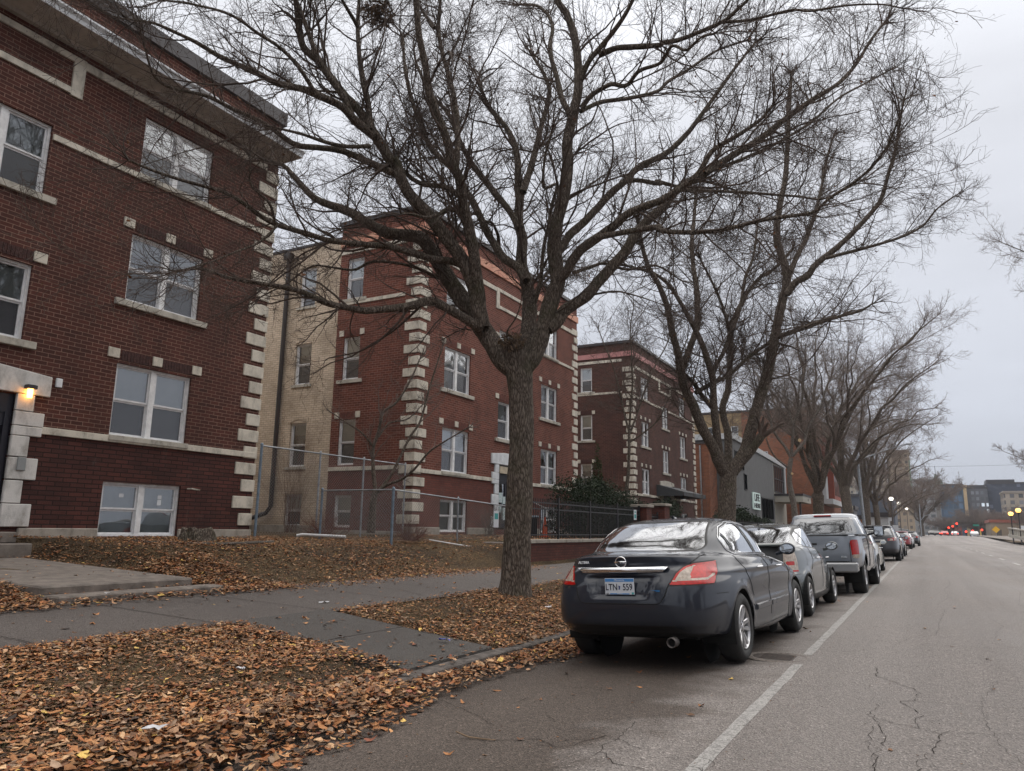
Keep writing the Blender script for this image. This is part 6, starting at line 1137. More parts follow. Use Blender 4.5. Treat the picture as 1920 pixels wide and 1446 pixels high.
def tubes(Pp, Rr, k):
    """Pp (n,p,3), Rr (n,p) -> V, F"""
    n, p, _ = Pp.shape; T_ = nrm(np.gradient(Pp, axis=1)); ref = nrm(np.cross(T_[:,0], np.where(np.abs(T_[:,0,2:3]) > .9, np.array([[1.,0,0]]), np.array([[0,0,1.]]))))
    U_ = nrm(ref[:,None,:]-T_*np.sum(ref[:,None,:]*T_, -1, keepdims=True)); W_ = np.cross(T_, U_)
    a = np.arange(k)*2*PI/k
    V = Pp[:,:,None,:]+Rr[:,:,None,None]*(np.cos(a)[None,None,:,None]*U_[:,:,None,:]+np.sin(a)[None,None,:,None]*W_[:,:,None,:])
    V = V.reshape(-1,3); i = np.arange(n)[:,None,None]*p*k; r = np.arange(p-1)[None,:,None]*k; j = np.arange(k)[None,None,:]; j2 = (j+1)%k
    F = np.stack(np.broadcast_arrays(i+r+j, i+r+j2, i+r+k+j2, i+r+k+j), -1).reshape(-1,4)
    return V, F
def grow(g, start, d0, r0, L, npt, wig, up, outc=None, endr=.25, droop=0):
    """grow polylines: start (n,3), d0 (n,3), r0 (n,), L (n,)"""
    n = len(start); P_ = np.zeros((n, npt, 3)); P_[:,0] = start; d = nrm(d0); st = (L/(npt-1))[:,None]; bend = g.normal(size=(n,3))*wig*.6
    for i in range(1, npt):
        d = nrm(d+g.normal(size=(n,3))*wig+bend*.35+np.array([0,0,1.])*up*(1 if not droop else (1-i*droop)))
        P_[:,i] = P_[:,i-1]+d*st
    t = np.linspace(0,1,npt)[None,:]; R_ = r0[:,None]*(1-(1-endr)*t)
    return P_, R_
def sprout(g, P_, R_, per, t0, ang=(.5,1.1), t1=1.0, flat=0, zmin=None):
    """choose side-branch seats on the polylines; per = number per polyline (float array or scalar)"""
    n, p, _ = P_.shape; cnt = g.poisson(per, n) if np.isscalar(per) else g.poisson(per); idx = np.repeat(np.arange(n), cnt); m_ = len(idx)
    t = (t0+(t1-t0)*g.random(m_))*(p-1); i = np.minimum(t.astype(int), p-2); f = (t-i)[:,None]
    s = P_[idx,i]*(1-f)+P_[idx,i+1]*f; r = R_[idx,i]*(1-f[:,0])+R_[idx,i+1]*f[:,0]; T_ = nrm(P_[idx,i+1]-P_[idx,i])
    q = nrm(np.cross(T_, g.normal(size=(m_,3)))); an = (ang[0]+(ang[1]-ang[0])*g.random(m_))[:,None]
    return s, nrm(T_*np.cos(an)+q*np.sin(an)), r, t/(p-1), idx
def resample(l, ds):
    a = np.array(l, float); X_ = a[:,:3]; L_ = np.concatenate([[0], np.cumsum(np.linalg.norm(np.diff(X_, axis=0), axis=1))]); n = max(6, int(L_[-1]/ds)+1); s = np.linspace(0, L_[-1], n)
    # smooth: catmull via pchip on each coordinate
    return np.stack([pchip(L_, a[:,k], s) for k in range(4)], 1), L_[-1]
from mathutils import noise as mnoise
def trunk_mesh(limbs, par, name, m_, ds=.09, rough=.16, sides=28):
    Vs, Fs = [], []; off = 0
    for li, l in enumerate(limbs):
        a, L_ = resample(l, ds); Pp = a[None,:,:3]; R_ = a[None,:,3].copy()
        k = sides if a[0,3] > .06 else (12 if a[0,3] > .03 else 7)
        V, F = tubes(Pp, R_, k)
        V = V.reshape(len(a), k, 3)
        if a[0,3] > .03:
            for i in range(len(a)):
                c = a[i,:3]; rr = a[i,3]
                for j in range(k):
                    v = V[i,j]; d = (v-c)/max(rr,1e-4)
                    h = mnoise.noise(Vector((v[0]*16, v[1]*16, v[2]*3.2)))*.55+mnoise.noise(Vector((v[0]*5, v[1]*5, v[2]*2)))*.8
                    V[i,j] = v+d*h*min(rr*rough, .022)
        Vs.append(V.reshape(-1,3)); Fs.append(F+off); off += V.shape[0]*V.shape[1]
    return npmesh(name, np.concatenate(Vs), np.concatenate(Fs), m_, par, smooth=True)
def crown_mesh(g, limbs, par, m_, dens=1.0, lenk=1.0, up=.03, levels=3, zmin=3.0, berries=0, leaves=0, thin=1.0, rmin=.0026, mid=2.0, skipfirst=1, tipk=1.0):
    Vs, Fs = [], []; off = 0
    def put(P_, R_, k):
        nonlocal off
        V, F = tubes(P_, R_, k); Vs.append(V); Fs.append(F+off); off += len(V)
    S, D, R0, Lx = [], [], [], []; AS, AD, AR, AL = [], [], [], []
    for li, l in enumerate(limbs):
        if li < skipfirst: continue
        a, L_ = resample(l, .12); P_ = a[None,:,:3]; R_ = a[None,:,3]
        s, d, r, t, _ = sprout(g, P_, R_, L_*mid*dens, .18, (.45,1.0)); ok = s[:,2] > zmin; s, d, r, t = s[ok], d[ok], r[ok], t[ok]
        AS.append(s); AD.append(d); AR.append(np.clip(r*.42, .007, .026)); AL.append((1.1+2.1*g.random(len(s)))*(1.15-.5*t)*lenk*.9)
        s, d, r, t, _ = sprout(g, P_, R_, L_*3.4*dens, .12, (.5,1.3))
        ok = s[:,2] > zmin; s, d, r, t = s[ok], d[ok], r[ok], t[ok]
        S.append(s); D.append(d); R0.append(np.clip(r*.34, .0035, .015)); Lx.append(np.clip((.4+1.0*g.random(len(s)))*(.6+.6*(1-t))*(.6+r*7), .25, 2.3)*lenk)
        # terminal sprays at the end of each limb
        m3 = 5; e_ = np.repeat(a[-1:,:3], m3, 0); T_ = nrm(a[-1:,:3]-a[-3:-2,:3]); dd = nrm(T_+g.normal(size=(m3,3))*.38); S.append(e_); D.append(dd); R0.append(np.full(m3, max(.006, a[-1,3]*.7))); Lx.append((.5+.8*g.random(m3))*lenk*tipk)
    AS, AD, AR, AL = map(np.concatenate, (AS, AD, AR, AL))
    if len(AS):
        P0, R0_ = grow(g, AS, AD, AR, AL, 13, .12, up*1.3, endr=.3); put(P0, np.maximum(R0_, rmin*1.5), 5)
        s, d, r, t, ix = sprout(g, P0, R0_, AL*4.0, .10, (.45,1.2)); S.append(s); D.append(d); R0.append(np.clip(r*.5, .0035, .011)); Lx.append((.35+.9*g.random(len(s)))*(1.1-.4*t)*lenk)
        for rep in range(2): S.append(P0[:,-1]); D.append(nrm(P0[:,-1]-P0[:,-2]+g.normal(size=(len(P0),3))*.06)); R0.append(np.full(len(P0), .005)); Lx.append((.3+.6*g.random(len(P0)))*lenk)
    S, D, R0, Lx = map(np.concatenate, (S, D, R0, Lx))
    P1, R1 = grow(g, S, D, R0, Lx, 9, .16, up, endr=.35); put(P1, np.maximum(R1,rmin*1.3), 4)
    s, d, r, t, ix = sprout(g, P1, R1, Lx*7.5, .10, (.4,1.0)); L2 = (.16+.5*g.random(len(s)))*(.6+.5*(1-t))*np.sqrt(lenk)
    P2, R2 = grow(g, s, d, np.clip(r*.6,.0022,.009), L2, 6, .2, up*.6, endr=.45); put(P2, np.maximum(R2,rmin), 3)
    last = P2
    if levels > 2:
        s, d, r, t, ix = sprout(g, P2, R2, L2*7.0*thin, .15, (.4,1.05)); L3 = .07+.2*g.random(len(s))
        P3, R3 = grow(g, s, d, np.full(len(s), rmin*.85), L3, 4, .32, up*.3, endr=.6); put(P3, R3, 3); last = P3
    o = npmesh('crown', np.concatenate(Vs), np.concatenate(Fs), m_, par, smooth=True)
    if berries:
        i = g.integers(0, len(last), berries); c = last[i,-1]+g.normal(size=(berries,3))*.01-np.array([0,0,.03]); r = .0045+.004*g.random(berries)
        oc = np.array([[1,0,0],[-1,0,0],[0,1,0],[0,-1,0],[0,0,1],[0,0,-1]],float); V = (c[:,None]+oc[None]*r[:,None,None]).reshape(-1,3)
        f = np.array([[0,2,4],[2,1,4],[1,3,4],[3,0,4],[2,0,5],[1,2,5],[3,1,5],[0,3,5]]); F = (np.arange(berries)[:,None,None]*6+f[None]).reshape(-1,3)
        npmesh('berries', V, F, M['berry'], par)['kind'] = 'stuff'
    if leaves:
        i = g.integers(0, len(last), leaves); c = last[i,-1]; V, F, _ = leafcloud(g, c-np.array([0,0,.05]), .035+.05*g.random(leaves), hang=True); npmesh('dead_leaves', V, F, M['deadleaf'], par)['kind'] = 'stuff'
    return o, (P1, P2)
def leafcloud(g, C_, size, hang=False, tilt=.35, pal=None):
    """curled leaf blades: 8 verts, 6 tris fan-ish"""
    n = len(C_); ang = g.random(n)*2*PI; base = np.array([[-1.0,0],[-.45,.42],[.15,.50],[.55,.26],[1.0,0],[.55,-.26],[.15,-.50],[-.45,-.42]])
    sh = base[None]*(1+g.normal(size=(n,8,1))*.16); sh[...,1] *= (.8+.55*g.random((n,1))); sh = sh*size[:,None,None]*.5
    curl = (g.normal(size=n)*.55+.35); cu2 = g.normal(size=n)*.5
    kf = 1 if hang else .62
    z = kf*curl[:,None]*(sh[...,0]/size[:,None])**2*size[:,None]*1.3+kf*cu2[:,None]*(sh[...,1]/size[:,None])**2*size[:,None]*2.2+g.normal(size=(n,8))*size[:,None]*.035
    X_ = np.stack([sh[...,0], sh[...,1], z], -1); X_ = np.concatenate([X_, np.zeros((n,1,3))], 1)
    # random rotation: tilt then spin
    if hang: q = nrm(g.normal(size=(n,3)))*PI*g.random((n,1))
    else: tl = g.normal(size=n)*tilt; a2 = g.random(n)*2*PI; q = np.stack([np.cos(a2)*tl, np.sin(a2)*tl, np.zeros(n)], 1)
    th = np.linalg.norm(q, axis=1, keepdims=True)[:,None]; ax = nrm(q)[:,None]
    ca, sa = np.cos(ang)[:,None], np.sin(ang)[:,None]; X_ = np.stack([X_[...,0]*ca-X_[...,1]*sa, X_[...,0]*sa+X_[...,1]*ca, X_[...,2]], -1)
    X_ = X_*np.cos(th)+np.cross(np.broadcast_to(ax, X_.shape), X_)*np.sin(th)+ax*np.sum(ax*X_, -1, keepdims=True)*(1-np.cos(th))
    V = (X_+C_[:,None]).reshape(-1,3); f = np.array([[i,(i+1)%8,8] for i in range(8)]); F = (np.arange(n)[:,None,None]*9+f[None]).reshape(-1,3)
    return V, F, n
def nest(loc, r, name, label, n=260, seed=3, par=None, leafy=True, grp=None):
    g = np.random.default_rng(seed); t = empty(name, loc, 0, label, 'nest' if leafy else 'twig clump', grp)
    c = nrm(g.normal(size=(n,3)))*(g.random((n,1))**.4)*r*np.array([1,1,.75]); d = nrm(g.normal(size=(n,3))); P_, R_ = grow(g, c+np.array(loc), d, np.full(n,.0035), r*(.5+.8*g.random(n)), 4, .3, 0, endr=.6); V, F = tubes(P_, R_, 3)
    npmesh('twigs', V, F, M['twig'], t)
    if leafy:
        m_ = int(n*1.6); c = nrm(g.normal(size=(m_,3)))*(g.random((m_,1))**.35)*r*np.array([1,1,.8]); V, F, _ = leafcloud(g, c+np.array(loc), .05+.05*g.random(m_), hang=True); npmesh('leaves', V, F, M['nestleaf'], t)
    return t
M['nestleaf'] = mat('nest_leaf', (.14,.095,.06), .9, noise=.5, nscale=9)
def cutends(par, spots):
    for (p, d, r) in spots:
        b = MB(); d = Vector(d).normalized(); p = Vector(p); b.tube([p-d*.05, p+d*.01], [r*1.02, r], 14); b.build('cut_end', M['cutwood'], par)
g1 = np.random.default_rng(11)
t1 = empty('street_tree', (-6.0,11.3,.2), 0, 'big bare tree nearest the camera, its thick ridged trunk behind the dark sedan', 'tree', 'bare street trees')
trunk_mesh(TR['tree1'], t1, 'trunk', M['bark'])
crown_mesh(g1, TR['tree1'], t1, M['twig'], dens=1.0, berries=7000, leaves=420, zmin=3.6)
t2 = empty('street_tree', (-5.95,25.6,.3), 0, 'bare tree with a thick cut off stub, second tree from the camera', 'tree', 'bare street trees')
trunk_mesh(TR['tree2'], t2, 'trunk', M['bark'])
crown_mesh(g1, TR['tree2'], t2, M['twig'], dens=1.0, lenk=1.2, leaves=150, zmin=4.5, thin=.7, rmin=.003, mid=1.6, tipk=.75)
def bez(P0, P1, P2, n=7): return [tuple(Vector(P0)*(1-t)**2+Vector(P1)*2*t*(1-t)+Vector(P2)*t*t) for t in np.linspace(0,1,n)]
def gen_limbs(seed, h, reach, fork=3.0, tr=.3, nl=6, bias=(0,0), spread=1.0, sub=3):
    """vase shaped street tree: arching limbs, each with side limbs"""
    R_ = random.Random(seed); L = []; z = -.1; pts = [(0,0,-.1,tr*1.35),(0,0,.25,tr*1.1),(R_.uniform(-.08,.08),R_.uniform(-.08,.08),fork*.5,tr*.95),(R_.uniform(-.12,.12),R_.uniform(-.12,.12),fork,tr)]; L.append(pts); fx, fy = pts[-1][0], pts[-1][1]
    for i in range(nl):
        az = 2*PI*i/nl+R_.uniform(-.35,.35); rc = reach*R_.uniform(.65,1.0); hh = h*R_.uniform(.72,1.0); inner = (i % 3 == 2)
        if inner: rc *= .35; hh = h*R_.uniform(.92,1.05)
        ex, ey = fx+math.cos(az)*rc*spread+bias[0]*rc*.5, fy+math.sin(az)*rc+bias[1]*rc*.5
        mid = (fx+math.cos(az)*rc*.28, fy+math.sin(az)*rc*.28, fork+(hh-fork)*.62)
        p = bez((fx,fy,fork-.25), mid, (ex,ey,hh), 12); r0 = tr*.62*R_.uniform(.75,1)
        w_ = [(q[0]+R_.gauss(0,.10), q[1]+R_.gauss(0,.10), q[2]+R_.gauss(0,.07), r0*(1-.86*(k/11)**.8)) for k, q in enumerate(p)]; L.append(w_)
        for j in range(sub):
            k = 3+j*(7//sub)+R_.randint(0,1); k = min(k, 10); a = w_[k]; az2 = az+R_.choice([-1,1])*R_.uniform(.5,1.2); ln = rc*R_.uniform(.35,.65)*(1.1-.04*k)+1.2
            e_ = (a[0]+math.cos(az2)*ln, a[1]+math.sin(az2)*ln, a[2]+ln*R_.uniform(.35,1.1)); m_ = (a[0]+math.cos(az2)*ln*.35, a[1]+math.sin(az2)*ln*.35, a[2]+ln*.55)
            p2 = bez(a[:3], m_, e_, 8); L.append([(q[0]+R_.gauss(0,.06), q[1]+R_.gauss(0,.06), q[2]+R_.gauss(0,.05), a[3]*.6*(1-.82*k2/7)) for k2, q in enumerate(p2)])
    return L
def bare_tree(name, label, loc, limbs, seed, bark='bark', tw='twig', grp='bare street trees', cat='tree', **kw):
    t = empty(name, loc, 0, label, cat, grp); L = [[(p[0]+loc[0], p[1]+loc[1], p[2]+loc[2], p[3]) for p in l] for l in limbs]
    trunk_mesh(L, t, 'trunk', M[bark], ds=.3, sides=12); crown_mesh(np.random.default_rng(seed), L, t, M[tw], **kw); return t
def traced_tree(name, label, key, loc, bark, tw, seed, grp=None, **kw):
    t = empty(name, loc, 0, label, 'tree', grp); trunk_mesh(TR[key], t, 'trunk', M[bark], sides=14); crown_mesh(np.random.default_rng(seed), TR[key], t, M[tw], **kw); return t
traced_tree('small_tree', 'small crooked bare tree with a short forked trunk, growing by the red brick building', 'tree3', (-13.6,17.2,1.0), 'bark', 'twigg', 5, zmin=1.6, dens=1.1, lenk=.5, thin=.6)
traced_tree('slim_tree', 'slim dark bare tree in front of the brown brick building', 'tree4', (-11.6,32.6,1.0), 'bark', 'twig', 6, zmin=3, dens=1.2, lenk=.9, thin=.6, rmin=.004)
t5 = traced_tree('street_tree', 'slender grey bare tree with pale pruning cuts, third tree from the camera', 'tree5', (-5.9,40.5,.3), 'barkg', 'twigg', 7, grp='bare street trees', zmin=6, dens=1.1, lenk=1.6, thin=.5, rmin=.0045, mid=1.1, tipk=1.4)
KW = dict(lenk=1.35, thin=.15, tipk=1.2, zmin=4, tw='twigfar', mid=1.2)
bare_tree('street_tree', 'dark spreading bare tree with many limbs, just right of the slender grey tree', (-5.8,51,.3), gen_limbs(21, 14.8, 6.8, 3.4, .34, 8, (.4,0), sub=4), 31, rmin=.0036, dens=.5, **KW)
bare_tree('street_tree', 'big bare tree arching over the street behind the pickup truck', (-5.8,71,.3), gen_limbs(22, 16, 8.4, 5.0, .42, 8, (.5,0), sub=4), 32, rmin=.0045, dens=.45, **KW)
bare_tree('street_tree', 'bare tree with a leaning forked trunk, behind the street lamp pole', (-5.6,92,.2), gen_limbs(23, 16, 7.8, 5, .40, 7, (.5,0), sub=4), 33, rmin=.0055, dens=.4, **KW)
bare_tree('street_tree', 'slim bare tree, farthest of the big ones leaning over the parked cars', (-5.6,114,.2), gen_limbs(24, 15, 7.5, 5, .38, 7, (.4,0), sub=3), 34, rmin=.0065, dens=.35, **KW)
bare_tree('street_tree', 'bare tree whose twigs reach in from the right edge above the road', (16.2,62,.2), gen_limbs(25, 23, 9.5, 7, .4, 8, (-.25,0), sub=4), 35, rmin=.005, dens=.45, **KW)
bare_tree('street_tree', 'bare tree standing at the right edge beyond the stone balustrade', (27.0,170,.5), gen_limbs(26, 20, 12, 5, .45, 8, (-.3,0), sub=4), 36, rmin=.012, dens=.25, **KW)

for k, (x, y, rz, lb) in enumerate(((-6.2,-9.5,1.3,'unseen bare street tree behind the viewer, on the left parkway, added for reflections'),(14.8,-3,2.4,'unseen bare street tree on the far pavement, level with the viewer, added for reflections'),(15.5,13,.4,'unseen bare street tree on the far pavement opposite the dark sedan, added for reflections'))):  # unseen tree copies, added so the car glass has branches to reflect
    c = copy_tree(t2); c.location = (x,y,.2); c.rotation_euler = (0,0,rz); c['label'] = lb
# ============================================================ FENCES, HEDGE, STREET FURNITURE
M['galv'] = mat('galvanised_steel', (.30,.32,.34), .45, metal=.6, noise=.25, nscale=9); M['galvblue'] = mat('faded_blue_steel', (.16,.21,.26), .5, metal=.4, noise=.3, nscale=8)
M['wire'] = mat('chain_link_wire', (.22,.22,.22), .5, metal=.5)
def chainlink(par, p0, p1, z0, z1, zt1=None, m_='wire', pitch=.09, name='mesh'):
    """woven diamond wire between two ground points"""
    p0, p1 = Vector(p0), Vector(p1); L = (p1-p0).length; u = (p1-p0)/L; h = z1-z0; V, F = [], []; r = .0030; nn = int(L/pitch)+1
    for k in range(-int(h/pitch)-1, nn):
        for sg in (1,-1):
            a0 = k*pitch; 
            def pt(s): # s along height 0..h
                return (a0+s if sg > 0 else a0+h-s)
            s0, s1 = 0.0, h
            if sg > 0: s0 = max(0, -a0); s1 = min(h, L-a0)
            else: s0 = max(0, a0+h-L); s1 = min(h, a0+h)
            if s1-s0 < .02: continue
            q0 = p0+u*pt(s0); q1 = p0+u*pt(s1); f0, f1 = pt(s0)/L, pt(s1)/L
            def zz(s, f): top = h if zt1 is None else h+(zt1-z1)*f; return z0+s*top/h
            A_ = Vector((q0.x,q0.y,zz(s0,f0))); B_ = Vector((q1.x,q1.y,zz(s1,f1))); nx = Vector((-u.y,u.x,0))*r; up = Vector((u.x,u.y,0))*r*1.2
            o = len(V); 
            for P_ in (A_,B_): V += [tuple(P_+up), tuple(P_+nx-up*.5), tuple(P_-nx-up*.5)]
            F += [(o,o+1,o+4,o+3),(o+1,o+2,o+5,o+4),(o+2,o,o+3,o+5)]
    return npmesh(name, V, F, M[m_], par)
def post(par, x, y, z0, z1, r, m_='galv', cap=True, lean=(0,0)):
    b = MB(); b.tube([(x,y,z0),(x+lean[0],y+lean[1],z1)], r, 10); 
    if cap: b.lathe([(r*1.25,0),(r*1.25,.02),(r*.7,.05),(0,.06)], (x+lean[0],y+lean[1],z1-.01), k=10)
    return b.build('post', M[m_], par, smooth=False)
t = empty('chain_link_fence', (-14.95,16.7,1.05), 0, 'tall chain link fence running from the near building to the red brick one', 'fence')
for y, m_ in ((13.68,'galvblue'),(15.85,'galv'),(17.75,'galv'),(19.85,'galv')): post(t, -14.93, y, 1.0, 3.37, .035 if m_=='galvblue' else .028, m_)
b = MB(); b.tube([(-14.93,13.68,3.34),(-14.93,19.85,3.34)], .021, 8); b.build('top_rail', M['galv'], t)
chainlink(t, (-14.93,13.7), (-14.93,19.85), 1.08, 3.33)
t = empty('chain_link_fence', (-12.2,16.5,1.0), 0, 'low chain link fence with a corner post on the lawn', 'fence')
LF = [(-13.98,15.0,.98,2.27),(-11.62,15.0,.93,2.27),(-11.62,20.9,.95,2.05)]
for i, (x, y, z0, z1) in enumerate(LF): post(t, x, y, z0-.1, z1, .036 if i == 1 else .03, 'galvblue')
post(t, -11.62, 18.0, .9, 2.15, .026)
for a, c in ((0,1),(1,2)):
    b = MB(); b.tube([(LF[a][0],LF[a][1],LF[a][3]-.03),(LF[c][0],LF[c][1],LF[c][3]-.03)], .02, 8); b.build('top_rail', M['galv'], t)
chainlink(t, (-13.98,15.0), (-11.62,15.0), .99, 2.23); chainlink(t, (-11.62,15.0), (-11.62,20.9), .97, 2.23, 2.01)
# brick retaining wall with its stone cap and pillars
M['lowbrick'] = brickmat('low_wall_brick', (.13,.042,.030), (.085,.03,.024), (.045,.03,.026), rowh=.075, stain=(.05,.022,.018), stainamt=.6)
t = empty('brick_wall', (-9.7,23.5,.35), 0, 'low red brick retaining wall with a stone cap, under the black iron fence', 'wall')
b = MB(); b.box(-9.9,-9.62,18.65,28.2,.1,.93); b.box(-13,-9.901,18.65,18.9,.1,.93); b.build('wall', M['lowbrick'], t); b = MB()
y = 18.6
while y < 28.2: b.box(-9.95,-9.57,y,min(y+1.18,28.2),.931,1.03); y += 1.19
b.build('cap_stone', M['stonedk'], t, bevel=.01)
t = empty('brick_wall', (-9.7,40,.35), 0, 'farther low brick wall past the gate pillars, mostly behind the parked cars', 'wall'); b = MB(); b.box(-9.9,-9.62,31.8,66,.1,.75); b.build('wall', M['lowbrick'], t); b = MB(); b.box(-9.94,-9.58,31.8,66,.751,.83); b.build('cap_stone', M['stonedk'], t)
for k, (y0, y1, zt, lb) in enumerate(((28.22,29.0,2.22,'nearer brick gate pillar with a flat stone cap, beside the iron fence'),(30.55,31.4,2.34,'farther brick gate pillar with a flat stone cap'))):
    t = empty('brick_pillar', (-9.76,(y0+y1)/2,.35), 0, lb, 'pillar', 'brick gate pillars'); b = MB(); b.box(-10.05,-9.5,y0+.08,y1-.08,.2,zt); b.build('shaft', M['lowbrick'], t); b = MB(); b.box(-10.13,-9.42,y0,y1,zt+.001,zt+.11); b.build('cap_stone', M['stonedk'], t, bevel=.015)
def ironfence(name, label, x, y0, y1, zb, zt, posts, cat='fence', grp='black iron fences', step=.115):
    t = empty(name, (x,(y0+y1)/2,zb), 0, label, cat, grp); b = MB()
    y = y0
    while y < y1:
        b.box(x-.009,x+.009,y-.009,y+.009,zb+.02,zt); y += step
    b.build('pickets', M['black'], t)
    for z in (zb+.12, zt-.30, zt-.12):
        b = MB(); b.box(x-.016,x+.016,y0,y1,z-.018,z+.018); b.build('rail', M['black'], t)
    for yy in posts: b = MB(); b.box(x-.032,x+.032,yy-.032,yy+.032,zb-.02,zt+.05); b.box(x-.04,x+.04,yy-.04,yy+.04,zt+.05,zt+.07); b.build('post', M['black'], t)
    return t
fz = ironfence('iron_fence', 'black iron picket fence on top of the brick retaining wall', -9.76, 18.75, 28.2, 1.04, 2.20, (18.8,20.75,23.2,25.75,28.15))
ironfence('iron_gate', 'black iron gate between the two brick gate pillars', -9.76, 29.1, 30.5, .6, 2.0, (29.1,30.45), cat='gate')
ironfence('iron_fence', 'farther black iron fence running on past the gate pillars toward the grey building', -9.76, 31.6, 66, .84, 1.98, tuple(np.arange(31.7,66,3.1)), step=.16)
b = MB(); b.box(-9.73,-9.72,27.45,27.75,1.72,2.10); sg = b.build('notice_sign', M['white_ink'], fz); b = MB(); b.box(-9.7195,-9.718,27.49,27.71,1.78,1.93); b.prism([(27.52,1.98),(27.68,1.98),(27.68,2.04),(27.52,2.04)], 'x', -9.7195, -9.718); b.build('sign_print', mat('teal_print', (.05,.30,.30), .6), sg)
b = MB(); b.box(-11.6,-11.59,20.0,20.3,1.35,1.85); sg = b.build('notice_board', M['white_ink'], None); tag(sg, 'small white and teal notice hung on the low chain link fence by the trunk', 'sign'); b = MB(); b.box(-11.589,-11.588,20.04,20.26,1.60,1.78); b.build('sign_print', M['seam'] if 0 else bpy.data.materials['teal_print'], sg)
# handrail and orange cone behind the iron fence
t = empty('handrail', (-12.4,25,1.0), 0, 'thin pale curved handrail behind the black iron fence', 'handrail'); b = MB()
b.tube([(-12.9,24.0,2.55),(-12.5,24.6,2.25),(-12.3,25.2,2.05),(-12.2,25.6,2.0),(-12.15,25.75,1.85),(-12.2,25.6,1.65),(-12.3,25.4,1.6)], .02, 8); b.tube([(-12.35,25.0,1.0),(-12.35,25.0,2.1)], .02, 6); b.build('rail', M['white'], t)
t = empty('traffic_cone', (-12.1,24.6,1.02), 0, 'orange plastic cone with a white band, seen through the black iron fence', 'cone'); b = MB(); b.box(-12.27,-11.93,24.43,24.77,1.03,1.06); b.lathe([(.12,.03),(.035,.72),(.0,.73)], (-12.1,24.6,1.02), k=16); b.build('cone', mat('orange_plastic', (.62,.10,.03), .5), t); b = MB(); b.lathe([(.088,.26),(.068,.42)], (-12.1,24.6,1.02), k=16); b.build('band', M['white_ink'], t)
t = empty('storage_bin', (-12.9,24.6,1.02), 0, 'dark storage bin with a pale lid, seen through the black iron fence', 'bin'); b = MB(); rbox(b,-13.25,-12.6,24.2,25.0,1.02,1.7,.03); b.build('body', M['plastic'], t); b = MB(); rbox(b,-13.3,-12.55,24.15,25.05,1.71,1.8,.03); b.build('lid', M['galvblue'], t)
# hedges and evergreens -------------------------------------------------
M['hedge'] = mat('evergreen_leaf', (.018,.030,.012), .7, noise=.5, nscale=3, spec=.3); M['arb'] = mat('arborvitae_foliage', (.030,.050,.014), .8, noise=.4, nscale=4, spec=.2)
def bush(name, label, cat, boxes, n, size, m_, seed, grp=None, stemh=None):
    g = np.random.default_rng(seed); c0 = boxes[0]; t = empty(name, ((c0[0]+c0[1])/2,(c0[2]+c0[3])/2,c0[4]), 0, label, cat, grp); pts = []
    tot = sum((b_[1]-b_[0])*(b_[3]-b_[2])*(b_[5]-b_[4]) for b_ in boxes)
    for (x0,x1,y0,y1,z0,z1) in boxes:
        k = int(n*((x1-x0)*(y1-y0)*(z1-z0))/tot); u = nrm(g.normal(size=(k,3)))*(g.random((k,1))**.28)
        e_ = np.sign(u)*np.abs(u)**.75; q = np.array([(x0+x1)/2,(y0+y1)/2,(z0+z1)/2])+e_*np.array([(x1-x0)/2,(y1-y0)/2,(z1-z0)/2])*(1+.12*g.normal(size=(k,1))); pts.append(q)
    P_ = np.concatenate(pts); V, F, _ = leafcloud(g, P_, size*(.6+.8*g.random(len(P_))), hang=True); npmesh('foliage', V, F, m_, t)
    k = 40; s = np.stack([g.uniform(c0[0],c0[1],k), g.uniform(c0[2],c0[3],k), np.full(k,c0[4])], 1); P2, R2 = grow(g, s, np.array([[0,0,1.]])+g.normal(size=(k,3))*.3, np.full(k,.012), np.full(k,(c0[5]-c0[4])*.8), 5, .15, .1); V, F = tubes(P2, R2, 4); npmesh('stems', V, F, M['twig'], t)
    return t
g2 = random.Random(5); bx_ = []
y = 24.6
while y < 36.5:
    w_ = g2.uniform(1.0,1.7); h_ = g2.uniform(2.55,3.05)+(.3 if y < 30 else -.15); bx_.append((-11.9-g2.uniform(0,.3),-10.35+g2.uniform(-.15,.1),y-.3,y+w_+.3,.95,h_)); y += w_
bush('evergreen_hedge', 'dark green evergreen hedge with a ragged top, behind the iron fence and gate pillars', 'hedge', bx_, 30000, .085, M['hedge'], 41)
bush('arborvitae', 'narrow pointed evergreen rising above the hedge against the brown brick building', 'evergreen', [(-12.85,-12.15,30.25,30.95,1.6,3.6),(-12.72,-12.28,30.35,30.8,3.2,4.4),(-12.6,-12.4,30.5,30.7,4.1,5.1)], 3500, .07, M['arb'], 42)
bush('arborvitae', 'shorter rounded evergreen at the left end of the hedge', 'evergreen', [(-12.7,-12.0,27.8,28.6,1.2,2.9),(-12.5,-12.2,28,28.4,2.6,3.5)], 2500, .07, M['arb'], 43)
bush('evergreen_hedge', 'farther dark green shrubs in front of the grey building, behind the second tree', 'hedge', [(-11.8,-10.3,47,50,.9,2.6),(-11.6,-10.3,50,54,.9,2.9),(-11.8,-10.3,54,58,.9,2.5),(-11.6,-10.4,58,63,.9,2.3)], 12000, .14, M['hedge'], 44)
